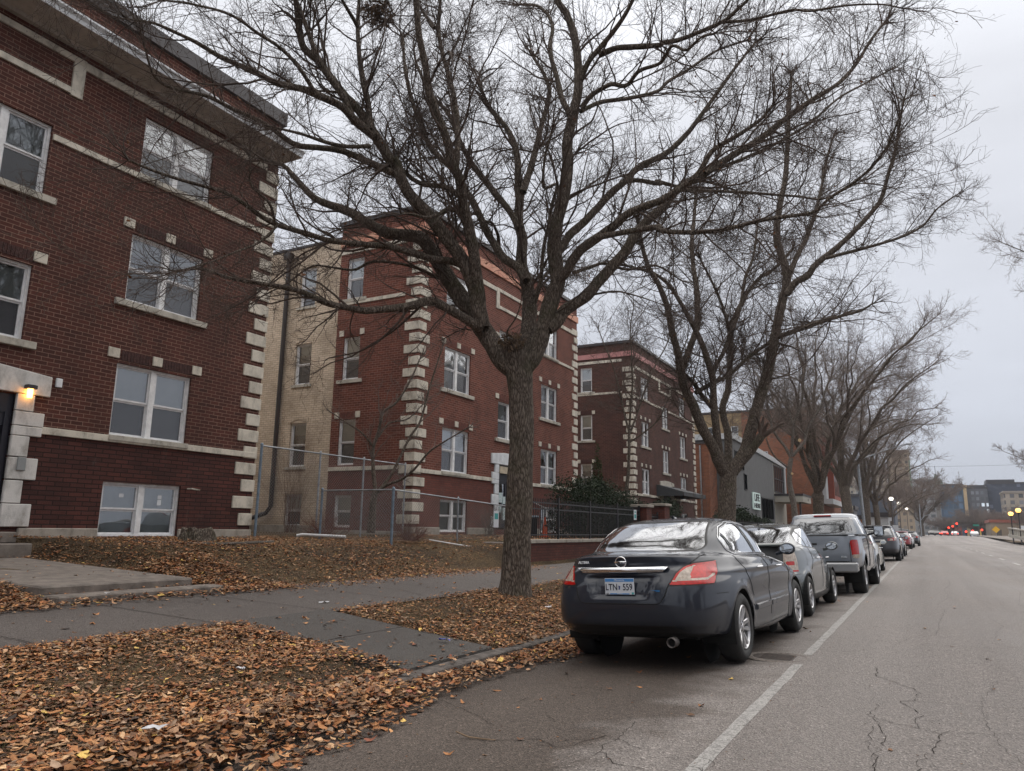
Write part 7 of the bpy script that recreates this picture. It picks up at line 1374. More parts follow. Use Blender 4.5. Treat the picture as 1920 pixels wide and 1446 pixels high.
def dryshrub(label, loc, r, h, n, seed, m_='twig', red=False):
    g = np.random.default_rng(seed); t = empty('dry_shrub', loc, 0, label, 'shrub', 'dry leafless shrubs'); s = np.array(loc)+np.stack([g.normal(size=n)*r*.2, g.normal(size=n)*r*.2, np.zeros(n)], 1)
    d = nrm(np.stack([g.normal(size=n)*r, g.normal(size=n)*r, np.full(n,h*.8)], 1)); P_, R_ = grow(g, s, d, np.full(n,.006), h*(.6+.5*g.random(n)), 7, .14, .04, endr=.4); V, F = tubes(P_, R_, 4); npmesh('stems', V, F, M[m_], t)
    s, d, rr, tt, ix = sprout(g, P_, R_, 7, .3); P2, R2 = grow(g, s, d, np.full(len(s),.003), .15+.3*g.random(len(s)), 4, .2, .05); V, F = tubes(P2, R2, 3); npmesh('twigs', V, F, M[m_], t)
    return t
M['redtwig'] = mat('reddish_twigs', (.12,.045,.03), .9, noise=.3, nscale=4)
dryshrub('leafless reddish shrub by the corner of the brown brick building', (-12.8,33.5,1.0), .9, 4.3, 60, 51, 'redtwig'); dryshrub('leafless pale shrub against the base of the red brick building by its door', (-14.2,24.2,1.05), .5, 1.3, 50, 52, 'twigg')
dryshrub('low tangle of dry stems at the foot of the tall chain link fence', (-14.4,15.6,1.05), .7, .75, 60, 53, 'redtwig'); dryshrub('tangle of dry stems at the low fence corner post', (-11.9,16.2,.98), .6, .55, 70, 54, 'redtwig'); dryshrub('thin dry vine stems climbing by the downspout', (-20.2,20.1,1.0), .45, 4.6, 45, 55, 'redtwig')
dryshrub('leafless thin shrub in front of the brown building under its awning', (-11.6,44,1.0), .9, 5.5, 50, 56, 'twig')
# awning over the brown building's door
t_ = MB(); zt, zb = ZC(3.9), ZC(3.15); y0, y1 = ymC-2.2, ymC+3.2
t_.add([(-15,y0,zt),(-15,y1,zt),(-13.2,y1,zb+.25),(-13.2,y0,zb+.25),(-13.2,y1,zb),(-13.2,y0,zb)], [(0,3,2,1),(3,5,4,2)]); t_.add([(-15,y0,zt),(-13.2,y0,zb+.25),(-13.2,y0,zb),(-15,y0,zb)],[(0,1,2,3)]); t_.add([(-15,y1,zt),(-13.2,y1,zb+.25),(-13.2,y1,zb),(-15,y1,zb)],[(3,2,1,0)])
t_.build('awning', mat('grey_awning', (.055,.06,.065), .7), bC)
# stump, edging ring, pipes, litter ------------------------------------
g = np.random.default_rng(9); t = empty('tree_stump', (-13.2,10.55,.93), 0, 'low rough tree stump on the lawn before the near building', 'stump'); b = MB(); n = 18; vs = []
for k, (rr, zz) in enumerate(((.42,-.08),(.33,.06),(.30,.20),(.27,.30),(0.0,.27))):
    for i in range(n): a = 2*PI*i/n; q = rr*(1+.16*math.sin(i*2.3+k)+.1*math.sin(i*5.1)); vs.append((-13.2+q*math.cos(a)*.9,10.55+q*math.sin(a)*1.15,.93+zz+.04*math.sin(i*3.7+k) if rr else .93+zz))
b.add(vs, [(k*n+i,k*n+(i+1)%n,(k+1)*n+(i+1)%n,(k+1)*n+i) for k in range(4) for i in range(n)]); b.build('wood', M['bark'], t)
b = MB(); b.tube([(-13.1+1.15*math.cos(a),10.7+1.5*math.sin(a),.965+.012*math.sin(a*3)) for a in np.linspace(0,2*PI,37)], .03, 6, caps=False); tag(b.build('edging_ring', M['barkg']), 'thin weathered edging ring round the stump on the lawn', 'lawn edging')
b = MB(); b.tube([(-14.4,14.6,1.06),(-14.3,14.7,1.09),(-13.3,15.25,1.05)], .035, 8); tag(b.build('drain_pipe', M['white']), 'short white plastic pipe lying by the low fence', 'pipe')
b = MB(); b.tube([(-11.6,16.6,1.0),(-10.9,17.0,.88),(-10.4,17.9,.75),(-10.05,18.1,.62)], .016, 6); tag(b.build('garden_hose', M['white']), 'thin white hose lying down the slope near the tree trunk', 'hose')
b = MB(); rbox(b,-11.0,-10.1,18.3,18.6,.75,.98,.03); rbox(b,-10.2,-9.85,18.1,18.45,.35,.55,.03); tag(b.build('stone_step', M['conc']), 'broken concrete step stones half hidden behind the big trunk', 'steps') if 0 else None
t = empty('stone_steps', (-10.4,18.4,.5), 0, 'broken concrete steps half hidden behind the big trunk', 'steps')
for q in ((-10.9,-10.0,18.2,18.6,.78,.95),(-10.3,-9.75,18.0,18.5,.4,.58)): b = MB(); rbox(b, *q, .03); b.build('step', M['conc'], t)
def scrap(name, label, cat, x, y, w_, h_, m_, ang=0, seed=1, z=None):
    R_ = random.Random(seed); b = MB(); n = 5; zz = z if z is not None else gz(x,y)+.055; vs = []; ca, sa = math.cos(ang), math.sin(ang)
    for i in range(n):
        for j in range(n):
            u, v = (i/(n-1)-.5)*w_, (j/(n-1)-.5)*h_; vs.append((x+u*ca-v*sa, y+u*sa+v*ca, zz+R_.uniform(0,.022)))
    b.add(vs, [(i*n+j,(i+1)*n+j,(i+1)*n+j+1,i*n+j+1) for i in range(n-1) for j in range(n-1)]); return tag(b.build(name, m_, smooth=True), label, cat)
blue = mat('blue_wrapper', (.05,.08,.40), .25, noise=.5, nscale=30, coat=.5); pap = mat('white_paper', (.5,.5,.52), .7, noise=.2, nscale=30)
scrap('wrapper', 'crumpled blue wrapper on the concrete path by the kerb', 'litter', -4.72, 7.12, .13, .05, blue, .3, 2); scrap('paper_scrap', 'white paper scrap on the sidewalk', 'litter', -7.3, 8.0, .16, .03, pap, 1.2, 3, z=gz(-7.3,8)+.012)
scrap('paper_scrap', 'crumpled white scrap in the leaves at the bottom left', 'litter', -4.02, 3.05, .12, .09, pap, .3, 4, z=.17); scrap('paper_scrap', 'small white scrap among the leaves before the concrete path', 'litter', -4.9, 4.45, .06, .05, pap, .3, 5, z=.20); scrap('paper_scrap', 'small white scrap in the leaves by the low step', 'litter', -8.9, 5.9, .07, .05, pap, .3, 6, z=.47)
scrap('paper_scrap', 'white scrap in the leaves near the dark sedan', 'litter', -5.0, 10.3, .10, .07, pap, .5, 7, z=gz(-5,10.3)+.1)
b = MB(); b.tube([(-2.87,4.5,.0),(-2.78,4.515,-.026),(-2.66,4.52,-.024),(-2.58,4.53,-.02)], [.005,.0065,.006,.004], 6); tag(b.build('fallen_stick', mat('dry_stick', (.20,.14,.09), .9, noise=.2, nscale=30)), 'thin fallen stick lying on the asphalt in the foreground', 'stick')
# nests
nest((-6.10,11.05,4.55), .24, 'leaf_nest', 'clump of dead leaves caught in the main fork of the big tree', n=120, seed=61)
nest((-8.63,9.97,11.2), .34, 'squirrel_nest', 'dangling leafy nest at the top centre left of the big tree', n=260, seed=62)
nest((.12,14.8,8.5), .28, 'bird_nest', 'round twig nest near the right tips of the big tree against the sky', n=330, seed=63, leafy=False)
nest((-2.77,13.2,6.79), .42, 'twig_nest', 'dark flat twig nest on the long right limb of the big tree', n=420, seed=64, leafy=False)
nest((-10.18,9.12,9.8), .26, 'twig_nest', 'small dark twig nest on a left limb before the near building roof', n=260, seed=65, leafy=False)
cutends(t2, [((-4.60,26.33,4.66),(.75,.3,.55),.165),((-6.27,25.40,5.76),(.1,-1,-.1),.07),((-6.94,25.0,5.82),(-.2,-1,0),.06)])
cutends(t5, [((-5.3,40.3,6.0),(0,-1,0),.08),((-5.75,40.3,4.3),(0,-1,.1),.06)])

# unseen buildings and trees, added for the parked cars to mirror
cb = copy_tree(bB); cb.location = (-15, -14, 1.12); cb['label'] = 'unseen red brick apartment building behind the viewer, added for the parked cars to mirror'
cb = copy_tree(bC); cb.location = (33, 6, 1.2); cb.rotation_euler = (0,0,PI); cb['label'] = 'unseen brown brick apartment building across the street, added for the parked cars to mirror'
cb = copy_tree(bC); cb.location = (33, -16, 1.2); cb.rotation_euler = (0,0,PI); cb['label'] = 'unseen brown brick apartment building across the street, behind the viewer, added for reflections'
for x, y, rz, lb in ((-6.0,-24,.3,'unseen bare street tree two trees behind the viewer, added for reflections'),(14.8,-20,1.2,'unseen bare street tree behind the viewer, on the far pavement, added for reflections')):
    c = copy_tree(t2); c.location = (x,y,.2); c.rotation_euler = (0,0,rz); c['label'] = lb
# ============================================================ FARTHER BUILDINGS, SKYLINE, STREET LAMPS, TRAFFIC
M['greywall'] = mat('grey_render', (.115,.118,.12), .85, noise=.12, nscale=1.5); M['whitetrim'] = mat('pale_metal_trim', (.42,.44,.45), .5); M['beige'] = mat('beige_panel', (.36,.34,.29), .7)
def winbox(par, fc, u0, u1, z0, z1, fr, frm, gl, nu=1, nz=1, depth=.12, name='window'):
    b = MB(); fc.box(b,u0,u0+fr,z0,z1,-depth,.03); fc.box(b,u1-fr,u1,z0,z1,-depth,.03); fc.box(b,u0+fr,u1-fr,z1-fr,z1,-depth,.028); fc.box(b,u0+fr,u1-fr,z0,z0+fr,-depth,.028)
    for i in range(1,nu): uu = u0+(u1-u0)*i/nu; fc.box(b,uu-fr/2,uu+fr/2,z0+fr,z1-fr,-depth,.02)
    for i in range(1,nz): zz = z0+(z1-z0)*i/nz; fc.box(b,u0+fr,u1-fr,zz-fr/2,zz+fr/2,-depth,.015)
    w_ = b.build(name, frm, par); b = MB(); b.quad(fc.T(u0+fr,z0+fr,-.03),fc.T(u1-fr,z0+fr,-.03),fc.T(u1-fr,z1-fr,-.03),fc.T(u0+fr,z1-fr,-.03)); b.build('pane', gl, w_); return w_
M['glassop'] = mat('far_window_glass', (.03,.035,.04), .08, spec=.8, noise=.5, nscale=.7); M['glassblue'] = mat('blue_glass', (.04,.075,.12), .15, spec=.8, noise=.4, nscale=.25); M['litwin'] = mat('lit_window', (.5,.5,.5), .6, emis=(.85,.92,1), estr=.55)
# grey building
t = empty('grey_building', (-15,84,1), 0, 'modern plain grey building with a lit vertical sign and a beige entrance canopy', 'building')
b = MB(); b.add([(-15,69.7,.8),(-15,90.5,.8),(-15,90.5,9.35),(-15,69.7,9.75),(-30,69.7,.8),(-30,90.5,.8),(-30,90.5,9.35),(-30,69.7,9.75)],[(0,1,2,3),(4,7,6,5),(0,3,7,4),(1,5,6,2),(3,2,6,7)]); b.build('wall', M['greywall'], t)
b = MB(); b.add([(-14.85,69.5,9.76),(-14.85,99.2,9.2),(-14.85,99.2,9.75),(-14.85,69.5,10.3),(-30,69.5,9.76),(-30,99.2,9.2),(-30,99.2,9.75),(-30,69.5,10.3)],[(0,1,2,3),(4,7,6,5),(0,3,7,4),(1,5,6,2),(3,2,6,7),(0,4,5,1)]); b.build('roof', M['whitetrim'], t)
b = MB(); b.box(-30,-15.02,90.51,99,.8,9.19); b.build('entrance_block', M['beige'], t)
f9 = Face('x', -14.97); f8 = Face('y', 69.68)
winbox(t, f9, 90.9, 97.6, 5.9, 9.1, .12, M['black'], M['glassop'], nu=5, nz=2); b = MB(); f9.box(b, 97.8, 98.7, 5.5, 9.2, 0, .12); b.build('pale_pier', M['whitetrim'], t)
winbox(t, f9, 70.3, 74.2, 7.1, 8.8, .1, M['black'], M['glassop'], nu=3, nz=2); winbox(t, f9, 74.0, 75.3, 5.3, 6.9, .1, M['black'], M['glassop']); winbox(t, f9, 82.5, 89.4, 2.6, 5.0, .13, M['black'], M['glassop'], nu=4)
b = MB(); b.box(-15.0,-11.9,90.6,97.5,4.75,5.45); b.build('canopy', M['beige'], t); b = MB(); b.box(-15.05,-11.85,90.55,97.55,5.451,5.7); b.build('canopy_edge', M['cap'], t); b = MB(); b.box(-12.4,-12.2,91,91.2,1,4.74); b.build('canopy_post', M['cap'], t)
text('1117', .42, (-11.89,95,5.1), ROTX, M['black'], t, 'street_number'); b = MB(); b.quad((-15.0,90.50,1),(-14.0,90.50,1),(-14.0,90.50,4.7),(-15.0,90.50,4.7)); 
M['signlit'] = mat('lit_sign_face', (.5,.6,.58), .6, emis=(.75,.95,.9), estr=.12)
b = MB(); f9.box(b, 77.3, 80.9, 3.55, 5.25, .02, .16); sg = b.build('wall_sign', M['signlit'], t)
lt_ = text('LIFE', 1.0, (0,0,0), Euler((0,0,0)), M['black'], None, 'sign_lettering', .02, bold=.02); l2 = text('HERE', .62, (0,0,0), Euler((0,0,0)), M['black'], None, 'sign_lettering', .02, bold=.02)
for o, zc_, w_ in ((lt_,4.72,1.55),(l2,3.92,2.2)):
    for v in o.data.vertices: x, y, z = v.co; v.co = Vector((-14.8+z*1.0+15, 79.1+x*w_-84, zc_+y-1))
    o.parent = sg; 
    for v in o.data.vertices: pass
for o in (lt_, l2):
    for v in o.data.vertices: pass
# orange brick building and its tan rear part
t = empty('brick_building', (-12.2,118,1), 0, 'tall orange brick building with narrow dark windows in its street bay, beyond the grey building', 'building')
fo = Face('y', 103); b = MB(); ow = [(-18.75,-17.6,9.6,11.9),(-13.9,-13.0,1.5,3.2)]
fo.wall(b, -20.9, -12.2, .5, 17.4, ow, depth=.25); b.quad((-12.2,103,.5),(-12.2,138,.5),(-12.2,138,17.4),(-12.2,103,17.4)); b.quad((-12.2,138,.5),(-40,138,.5),(-40,138,17.4),(-12.2,138,17.4)); b.build('wall', M['orange'], t)
b = MB(); fo2 = Face('y', 103.03); tw = [(-22.3,-21.35,13.4,15.5),(-25.4,-24.4,13.4,15.5),(-28.6,-27.6,13.4,15.5),(-22.3,-21.35,9.4,11.5),(-25.4,-24.4,9.4,11.5)]; fo2.wall(b, -34, -20.9, .5, 17.3, tw, depth=.25); b.build('rear_wall', M['creamfar'], t)
for q in tw+ow: winbox(t, fo2 if q in tw else fo, *q, .09, M['whitetrim'], M['glassop'], nz=2, depth=.2)
b = MB(); b.box(-34,-12.1,102.9,138.1,17.41,17.62); b.build('roof', M['cap'], t)
b = MB(); b.box(-12.19,-10.9,115.5,127.5,6.0,16.6); by = b.build('bay', mat('red_bay_panel', (.24,.062,.04), .8, noise=.2, nscale=.8), t); fb = Face('x', -10.88)
for k in range(6):
    for z0, z1 in ((6.6,10.6),(11.6,15.6)): winbox(by, fb, 116.2+k*1.85, 117.0+k*1.85, z0, z1, .08, M['black'], M['glassop'], depth=.1) if 0 else None
bm_ = MB()
for k in range(6):
    for z0, z1 in ((6.6,10.6),(11.6,15.6)): bm_.box(-10.9,-10.86,116.2+k*1.85,117.1+k*1.85,z0,z1)
bm_.build('window_strip', M['glassop'], by); b = MB(); b.box(-12.19,-10.6,110,127.6,5.2,5.9); b.box(-12.19,-11.6,112,114.5,5.901,9.2); b.build('porch_cornice', M['whitetrim'], t)
# low brown building between the brown apartment house and the grey one
t = empty('brick_building', (-20,66.5,1), 0, 'plain reddish brown brick side building between the brown apartment building and the grey building', 'building')
b = MB(); b.box(-26,-16.45,66.5,69.2,.6,9.05); b.build('wall', M['orange'], t); b = MB(); b.box(-26.1,-16.35,66.4,69.3,9.051,9.25); b.build('roof', M['cap'], t)
b = MB(); b.tube([(-17.2,66.4,.8),(-17.2,66.4,8.9)], .07, 8); b.build('downspout', M['galv'], t)
# skyline ----------------------------------------------------------------
def towermat(name, wall, win, cw=3.2, ch=3.1, ww=.55, wh=.55, lit=0.0, litc=(.8,.9,1), nz=.1, rough=.8, seed=0):
    mt, nt, b = newmat(name); tc = N(nt, 'ShaderNodeTexCoord'); sp = N(nt, 'ShaderNodeSeparateXYZ'); nt.links.new(tc.outputs['Object'], sp.inputs[0])
    ad = N(nt, 'ShaderNodeMath', operation='ADD'); nt.links.new(sp.outputs[0], ad.inputs[0]); nt.links.new(sp.outputs[1], ad.inputs[1])
    def cell(src, size, frac):
        d = N(nt, 'ShaderNodeMath', operation='DIVIDE'); d.inputs[1].default_value = size; nt.links.new(src, d.inputs[0]); fr = N(nt, 'ShaderNodeMath', operation='FRACT'); nt.links.new(d.outputs[0], fr.inputs[0])
        s = N(nt, 'ShaderNodeMath', operation='SUBTRACT'); s.inputs[1].default_value = .5; nt.links.new(fr.outputs[0], s.inputs[0]); a = N(nt, 'ShaderNodeMath', operation='ABSOLUTE'); nt.links.new(s.outputs[0], a.inputs[0])
        l = N(nt, 'ShaderNodeMath', operation='LESS_THAN'); l.inputs[1].default_value = frac/2; nt.links.new(a.outputs[0], l.inputs[0]); fl = N(nt, 'ShaderNodeMath', operation='FLOOR'); nt.links.new(d.outputs[0], fl.inputs[0]); return l.outputs[0], fl.outputs[0]
    lu, cu_ = cell(ad.outputs[0], cw, ww); lz, cz_ = cell(sp.outputs[2], ch, wh)
    m_ = N(nt, 'ShaderNodeMath', operation='MULTIPLY'); nt.links.new(lu, m_.inputs[0]); nt.links.new(lz, m_.inputs[1])
    cv = N(nt, 'ShaderNodeCombineXYZ'); nt.links.new(cu_, cv.inputs[0]); nt.links.new(cz_, cv.inputs[1]); cv.inputs[2].default_value = seed; wn = N(nt, 'ShaderNodeTexWhiteNoise'); nt.links.new(cv.outputs[0], wn.inputs['Vector'])
    rr = rampn(nt, wn.outputs['Value'], [(0,tuple(v*.5 for v in win)),(.6,win),(1,tuple(min(1,v*2.2) for v in win))])
    nn = N(nt, 'ShaderNodeTexNoise', _Scale=.15, _Detail=4); nt.links.new(tc.outputs['Object'], nn.inputs['Vector']); wr = rampn(nt, nn.outputs['Fac'], [(.3,tuple(v*(1-nz) for v in wall)),(.7,tuple(v*(1+nz) for v in wall))])
    mx = N(nt, 'ShaderNodeMixRGB'); nt.links.new(m_.outputs[0], mx.inputs[0]); nt.links.new(wr.outputs[0], mx.inputs[1]); nt.links.new(rr.outputs[0], mx.inputs[2]); nt.links.new(mx.outputs[0], b.inputs['Base Color']); b.inputs['Roughness'].default_value = rough
    if lit:
        gt = N(nt, 'ShaderNodeMath', operation='GREATER_THAN'); gt.inputs[1].default_value = 1-lit; nt.links.new(wn.outputs['Value'], gt.inputs[0]); q = N(nt, 'ShaderNodeMath', operation='MULTIPLY'); nt.links.new(gt.outputs[0], q.inputs[0]); nt.links.new(m_.outputs[0], q.inputs[1])
        q2 = N(nt, 'ShaderNodeMath', operation='MULTIPLY'); q2.inputs[1].default_value = .45; nt.links.new(q.outputs[0], q2.inputs[0]); nt.links.new(q2.outputs[0], b.inputs['Emission Strength']); b.inputs['Emission Color'].default_value = (*litc,1)
    return mt
def tower(name, label, Y, r0, r1, top, m_, dep=18, roof='cap', z0=0, steps=(), cat='building'):
    x0, x1, zt = r0*Y, r1*Y, top*Y+1.35; t = empty(name, ((x0+x1)/2,Y+dep/2,0), 0, label, cat); b = MB(); b.box(x0,x1,Y,Y+dep,z0,zt); b.build('wall', m_, t); b = MB(); b.box(x0-.3,x1+.3,Y-.3,Y+dep+.3,zt+.001,zt+.8)
    for (a, c, h) in steps: b.box(x0+(x1-x0)*a,x0+(x1-x0)*c,Y+1,Y+dep-1,zt+.801,zt+h)
    b.build('roof', M[roof] if isinstance(roof, str) else roof, t); return t
tower('apartment_tower', 'pale beige tower block behind the trees, left of the blue glass tower', 430, -.0885, -.0725, .082, towermat('beige_tower', (.36,.32,.26), (.12,.12,.12), 2.6, 3.0, .4, .45), steps=((.1,.6,4),), roof=mat('beige_roof', (.3,.28,.25), .8))
tower('apartment_tower', 'blue and grey balcony tower block seen between the tree trunks', 400, -.070, -.052, .086, towermat('blue_tower', (.30,.31,.31), (.10,.15,.22), 4.2, 3.1, .62, .62), steps=((.2,.8,3),))
tower('apartment_tower', 'cream tower block with small windows, between the blue tower and the tan one', 455, -.052, -.036, .078, towermat('cream_tower', (.38,.33,.26), (.14,.13,.12), 3.0, 3.1, .5, .45), roof=mat('cream_roof', (.3,.28,.25), .8))
tt = tower('brick_tower', 'tallest tan brick tower with a green right edge, behind the far trees', 380, -.033, -.0098, .0965, towermat('tan_tower', (.30,.235,.165), (.13,.11,.09), 2.4, 2.9, .45, .45), roof=mat('tan_roof', (.26,.2,.15), .8))
b = MB(); b.box(-.0098*380-.4,-.0098*380+.15,379.8,380.6,20,.090*380); b.build('green_strip', mat('green_strip', (.16,.24,.17), .7), tt)
tower('office_block', 'low grey block just right of the tan brick tower', 470, -.0095, .0135, .0625, towermat('grey_block', (.30,.30,.30), (.13,.14,.15), 3.5, 3.2, .6, .5), roof=mat('grey_roof', (.3,.3,.3), .8))
t = empty('spire', (.0155*470,475,0), 0, 'green copper church spire rising above the dark buildings', 'spire'); b = MB(); cx = .0158*470; b.add([(cx-2.6,470,28.4),(cx+2.6,470,28.4),(cx+2.6,475,28.4),(cx-2.6,475,28.4),(cx-.25,472,34.2),(cx+.1,472,34.2)],[(0,1,5,4),(1,2,5),(2,3,4,5),(3,0,4)]); b.lathe([(.9,28),(.9,29.3),(0,31.6)], (cx+2.3,471,0), k=8); b.build('roof', mat('green_copper', (.13,.24,.20), .8, noise=.15, nscale=.4), t); b = MB(); b.tube([(cx,472,34),(cx,472,38.6)], .12, 6); b.build('finial', M['cap'], t); b = MB(); b.box(cx-2.2,cx+2.2,470.2,474.8,0,28.3); b.build('tower', mat('spire_stone', (.22,.2,.18), .9), t)
tower('glass_block', 'blue glass office block, left of the pale tan slab', 430, .0186, .0420, .0557, towermat('blue_glass_block', (.06,.10,.15), (.045,.085,.14), 2.2, 3.4, .8, .75, rough=.3))
tower('slab_building', 'narrow pale tan slab between the blue glass block and the gridded block', 428, .0421, .0453, .0545, mat('tan_slab', (.50,.37,.21), .8, noise=.08, nscale=.2), roof=mat('tan_slab_roof', (.4,.3,.2), .8))
tower('apartment_block', 'dark gridded apartment block with scattered lit windows', 431, .0454, .0653, .0520, towermat('grid_block', (.10,.105,.12), (.14,.15,.17), 2.0, 2.9, .62, .55, lit=.16), steps=((0,.95,1.8),))
tower('apartment_block', 'tall dark navy block with an overhanging flat roof', 436, .0654, .125, .0570, towermat('navy_block', (.042,.050,.075), (.06,.07,.10), 6, 3.4, .25, .5, lit=.07, seed=4), steps=((.0,.45,2.2),))
tower('apartment_block', 'lower tan block with dark windows, in front of the navy block at the right edge', 400, .0805, .125, .0470, towermat('tan_block', (.36,.31,.25), (.10,.10,.11), 3.3, 2.9, .5, .6), roof=mat('tan_block_roof', (.3,.26,.22), .8))
tower('brick_building', 'small red brick building at the end of the road', 330, .0185, .0372, .0108, towermat('red_low', (.20,.06,.05), (.05,.04,.05), 2.6, 4, .5, .4), dep=12); tower('stone_building', 'ochre stone building with a red cornice, right of the road end', 250, .0650, .112, .0142, towermat('ochre_low', (.27,.21,.15), (.12,.1,.08), 4, 4, .3, .5), dep=20, roof=mat('red_cornice', (.28,.09,.06), .8))
tower('long_building', 'long low dark blue grey building behind the tree trunks', 240, -.120, -.030, .0437, mat('navy_roof_far', (.055,.065,.085), .7, noise=.15, nscale=.1), dep=25)
t = tower('house', 'small dark house with a cream gable behind the orange building', 165, -.0860, -.0740, .028, mat('house_wall', (.10,.10,.11), .8), dep=8); b = MB(); b.prism([(-13.6,5.5),(-12.3,5.5),(-12.3,6.6),(-12.95,7.5),(-13.6,6.6)], 'y', 164.2, 164.9); b.build('gable', mat('cream_gable', (.36,.33,.26), .8), t)
tower('low_building', 'low white building beside the far tree trunks', 150, -.0560, -.0375, .0195, mat('white_render', (.45,.47,.48), .8), dep=6); tower('low_building', 'low orange brick building behind the leaning trunks', 158, -.072, -.0565, .0165, mat('orange_far', (.34,.15,.08), .8, noise=.2, nscale=1), dep=5)
# balustrades --------------------------------------------------------------
def balustrade(label, p0, p1, zb0, zb1, h, n, m_, base=.45):
    t = empty('balustrade', ((p0[0]+p1[0])/2,(p0[1]+p1[1])/2,min(zb0,zb1)), 0, label, 'balustrade', 'stone bridge balustrades'); p0, p1 = Vector(p0), Vector(p1); 
    def seg(b, a, c, z0a, z1a, w_):
        A_, B_ = p0.lerp(p1,a), p0.lerp(p1,c); d = (p1-p0).normalized(); nx = Vector((-d.y,d.x))*w_; za, zb = zb0+(zb1-zb0)*a, zb0+(zb1-zb0)*c
        q = [(A_.x-nx.x,A_.y-nx.y,za+z0a),(B_.x-nx.x,B_.y-nx.y,zb+z0a),(B_.x+nx.x,B_.y+nx.y,zb+z0a),(A_.x+nx.x,A_.y+nx.y,za+z0a),(A_.x-nx.x,A_.y-nx.y,za+z1a),(B_.x-nx.x,B_.y-nx.y,zb+z1a),(B_.x+nx.x,B_.y+nx.y,zb+z1a),(A_.x+nx.x,A_.y+nx.y,za+z1a)]
        b.add(q, [(0,3,2,1),(4,5,6,7),(0,1,5,4),(1,2,6,5),(2,3,7,6),(3,0,4,7)])
    b = MB(); seg(b,0,1,0,base,.2); b.build('base', M[m_], t); b = MB(); seg(b,0,1,h-.16,h,.2); b.build('rail', M[m_], t)
    for k in range(n): b = MB(); c = (k+.5)/n; w_ = (.26 if k % 5 == 0 else .12)/(p1-p0).length*1.6; seg(b,c-w_,c+w_,base,h-.16,.13); b.build('pier', M[m_], t)
    return t
M['balstone'] = mat('pale_balustrade_stone', (.40,.38,.33), .9, noise=.15, nscale=2)
balustrade('pale stone balustrade at the right edge of the road', (12.05,147), (12.3,110), 1.15, .35, 1.5, 16, 'balstone'); balustrade('pale balustrade on the left side beyond the parked cars', (-4.9,172), (-5.0,300), 1.2, 1.6, 1.3, 30, 'whitetrim', base=.2)
# right pavement bank
b = MB(); b.add([(12.5,60,.1),(60,60,.1),(60,250,1.3),(11.8,250,1.3),(12.5,110,.36),(60,110,.36)], [(0,1,5,4),(4,5,2,3)]); b.box(12.3,12.5,-10,110,-.2,.15); tag(b.build('pavement', M['conc']), kind='structure')
# street lamps and poles
def pole(name, label, cat, x, y, z0, zt, r, m_='cap', parts=()):
    t = empty(name, (x,y,z0), 0, label, cat, None); b = MB(); b.tube([(x,y,z0-.2),(x+(parts[0] if parts else 0),y,zt)], [r*1.2,r*.75], 10); b.build('pole', M[m_], t); return t
M['lampw'] = mat('lit_white_lamp', (1,.95,.85), .4, emis=(1,.93,.8), estr=1.4); M['lampo'] = mat('lit_orange_lamp', (1,.6,.2), .4, emis=(1,.5,.12), estr=2.2); M['redlit2'] = mat('lit_red_signal', (1,.05,.03), .4, emis=(1,.04,.02), estr=3)
def globe(t, x, y, z, r, m_):
    b = MB(); b.lathe([(0,-r),(r*.6,-r*.8),(r,-r*.1),(r*.8,r*.5),(0,r*.75)], (x,y,z), k=12); b.build('lamp_globe', M[m_], t, smooth=True); b = MB(); b.lathe([(r*.3,-r*1.5),(r*.7,-r*.95),(r*.3,-r*.8)], (x,y,z), k=10); b.build('lamp_base', M['cap'], t)
for k, (x, y, z, mm, lb) in enumerate(((-4.4,135,6.9,'lampw','white globe street lamp nearest the dark utility pole'),(-4.05,165,7.3,'lampw','white globe street lamp, middle one of the three on the left'),(-3.6,210,7.5,'lampw','farthest white globe street lamp on the left, above the black car'),
      (12.0,141,4.76,'lampo','lower orange glowing street lamp over the stone balustrade'),(12.1,131,5.0,'lampo','higher orange glowing street lamp close to the right edge'))):
    t = pole('street_lamp', lb, 'street lamp', x, y, .3, z-.35, .07 if mm=='lampw' else .09); globe(t, x, y, z, .36 if mm=='lampw' else .38, mm); t['group'] = 'globe street lamps'
    if mm == 'lampo': b = MB(); b.box(x+.1,x+.55,y-.05,y,z-2.9,z-2.2); b.build('pole_sign', M['white_ink'], t)
t = empty('street_light_pole', (-4.85,77,.1), 0, 'tall grey leaning street light pole with a long arm, among the tree trunks', 'street light'); b = MB(); b.tube([(-4.85,77,0),(-5.0,77,5),(-5.1,77,9.4)], [.16,.13,.09], 10); b.build('pole', M['galv'], t)
b = MB(); b.tube([(-5.06,77,8.1),(-2.6,77,9.0),(-.9,77,9.5)], [.06,.05,.035], 8); b.build('arm', M['galv'], t); b = MB(); b.tube([(-5.1,77,9.2),(-5.6,77,9.5),(-6.2,77,9.3)], .035, 6); b.build('bracket', M['galv'], t); b = MB(); rbox(b,-.95,-.35,76.85,77.15,9.42,9.56,.04); b.build('lamp_head', M['galv'], t)
t = pole('utility_pole', 'dark wooden utility pole beyond the row of parked cars', 'utility pole', -4.6, 139, .3, 14.5, .19, 'bark')
t = empty('street_light_pole', (-.75,195,.8), 0, 'thin pole with one curved lamp arm, in front of the round far tree', 'street light'); b = MB(); b.tube([(-.75,195,.6),(-.7,195,9.0)], .11, 8); b.build('pole', M['galv'], t); b = MB(); b.tube([(-.73,195,4.4),(.2,195,5.5),(1.3,195,5.8)], .06, 6); b.build('arm', M['galv'], t)
for z in (11.2,): b = MB(); b.tube([(-9+i*1.6,122,z-.35*math.sin(PI*i/20)) for i in range(21)], .016, 4); tag(b.build('overhead_wire', M['cap']), 'thin overhead wire crossing above the road', 'wire')
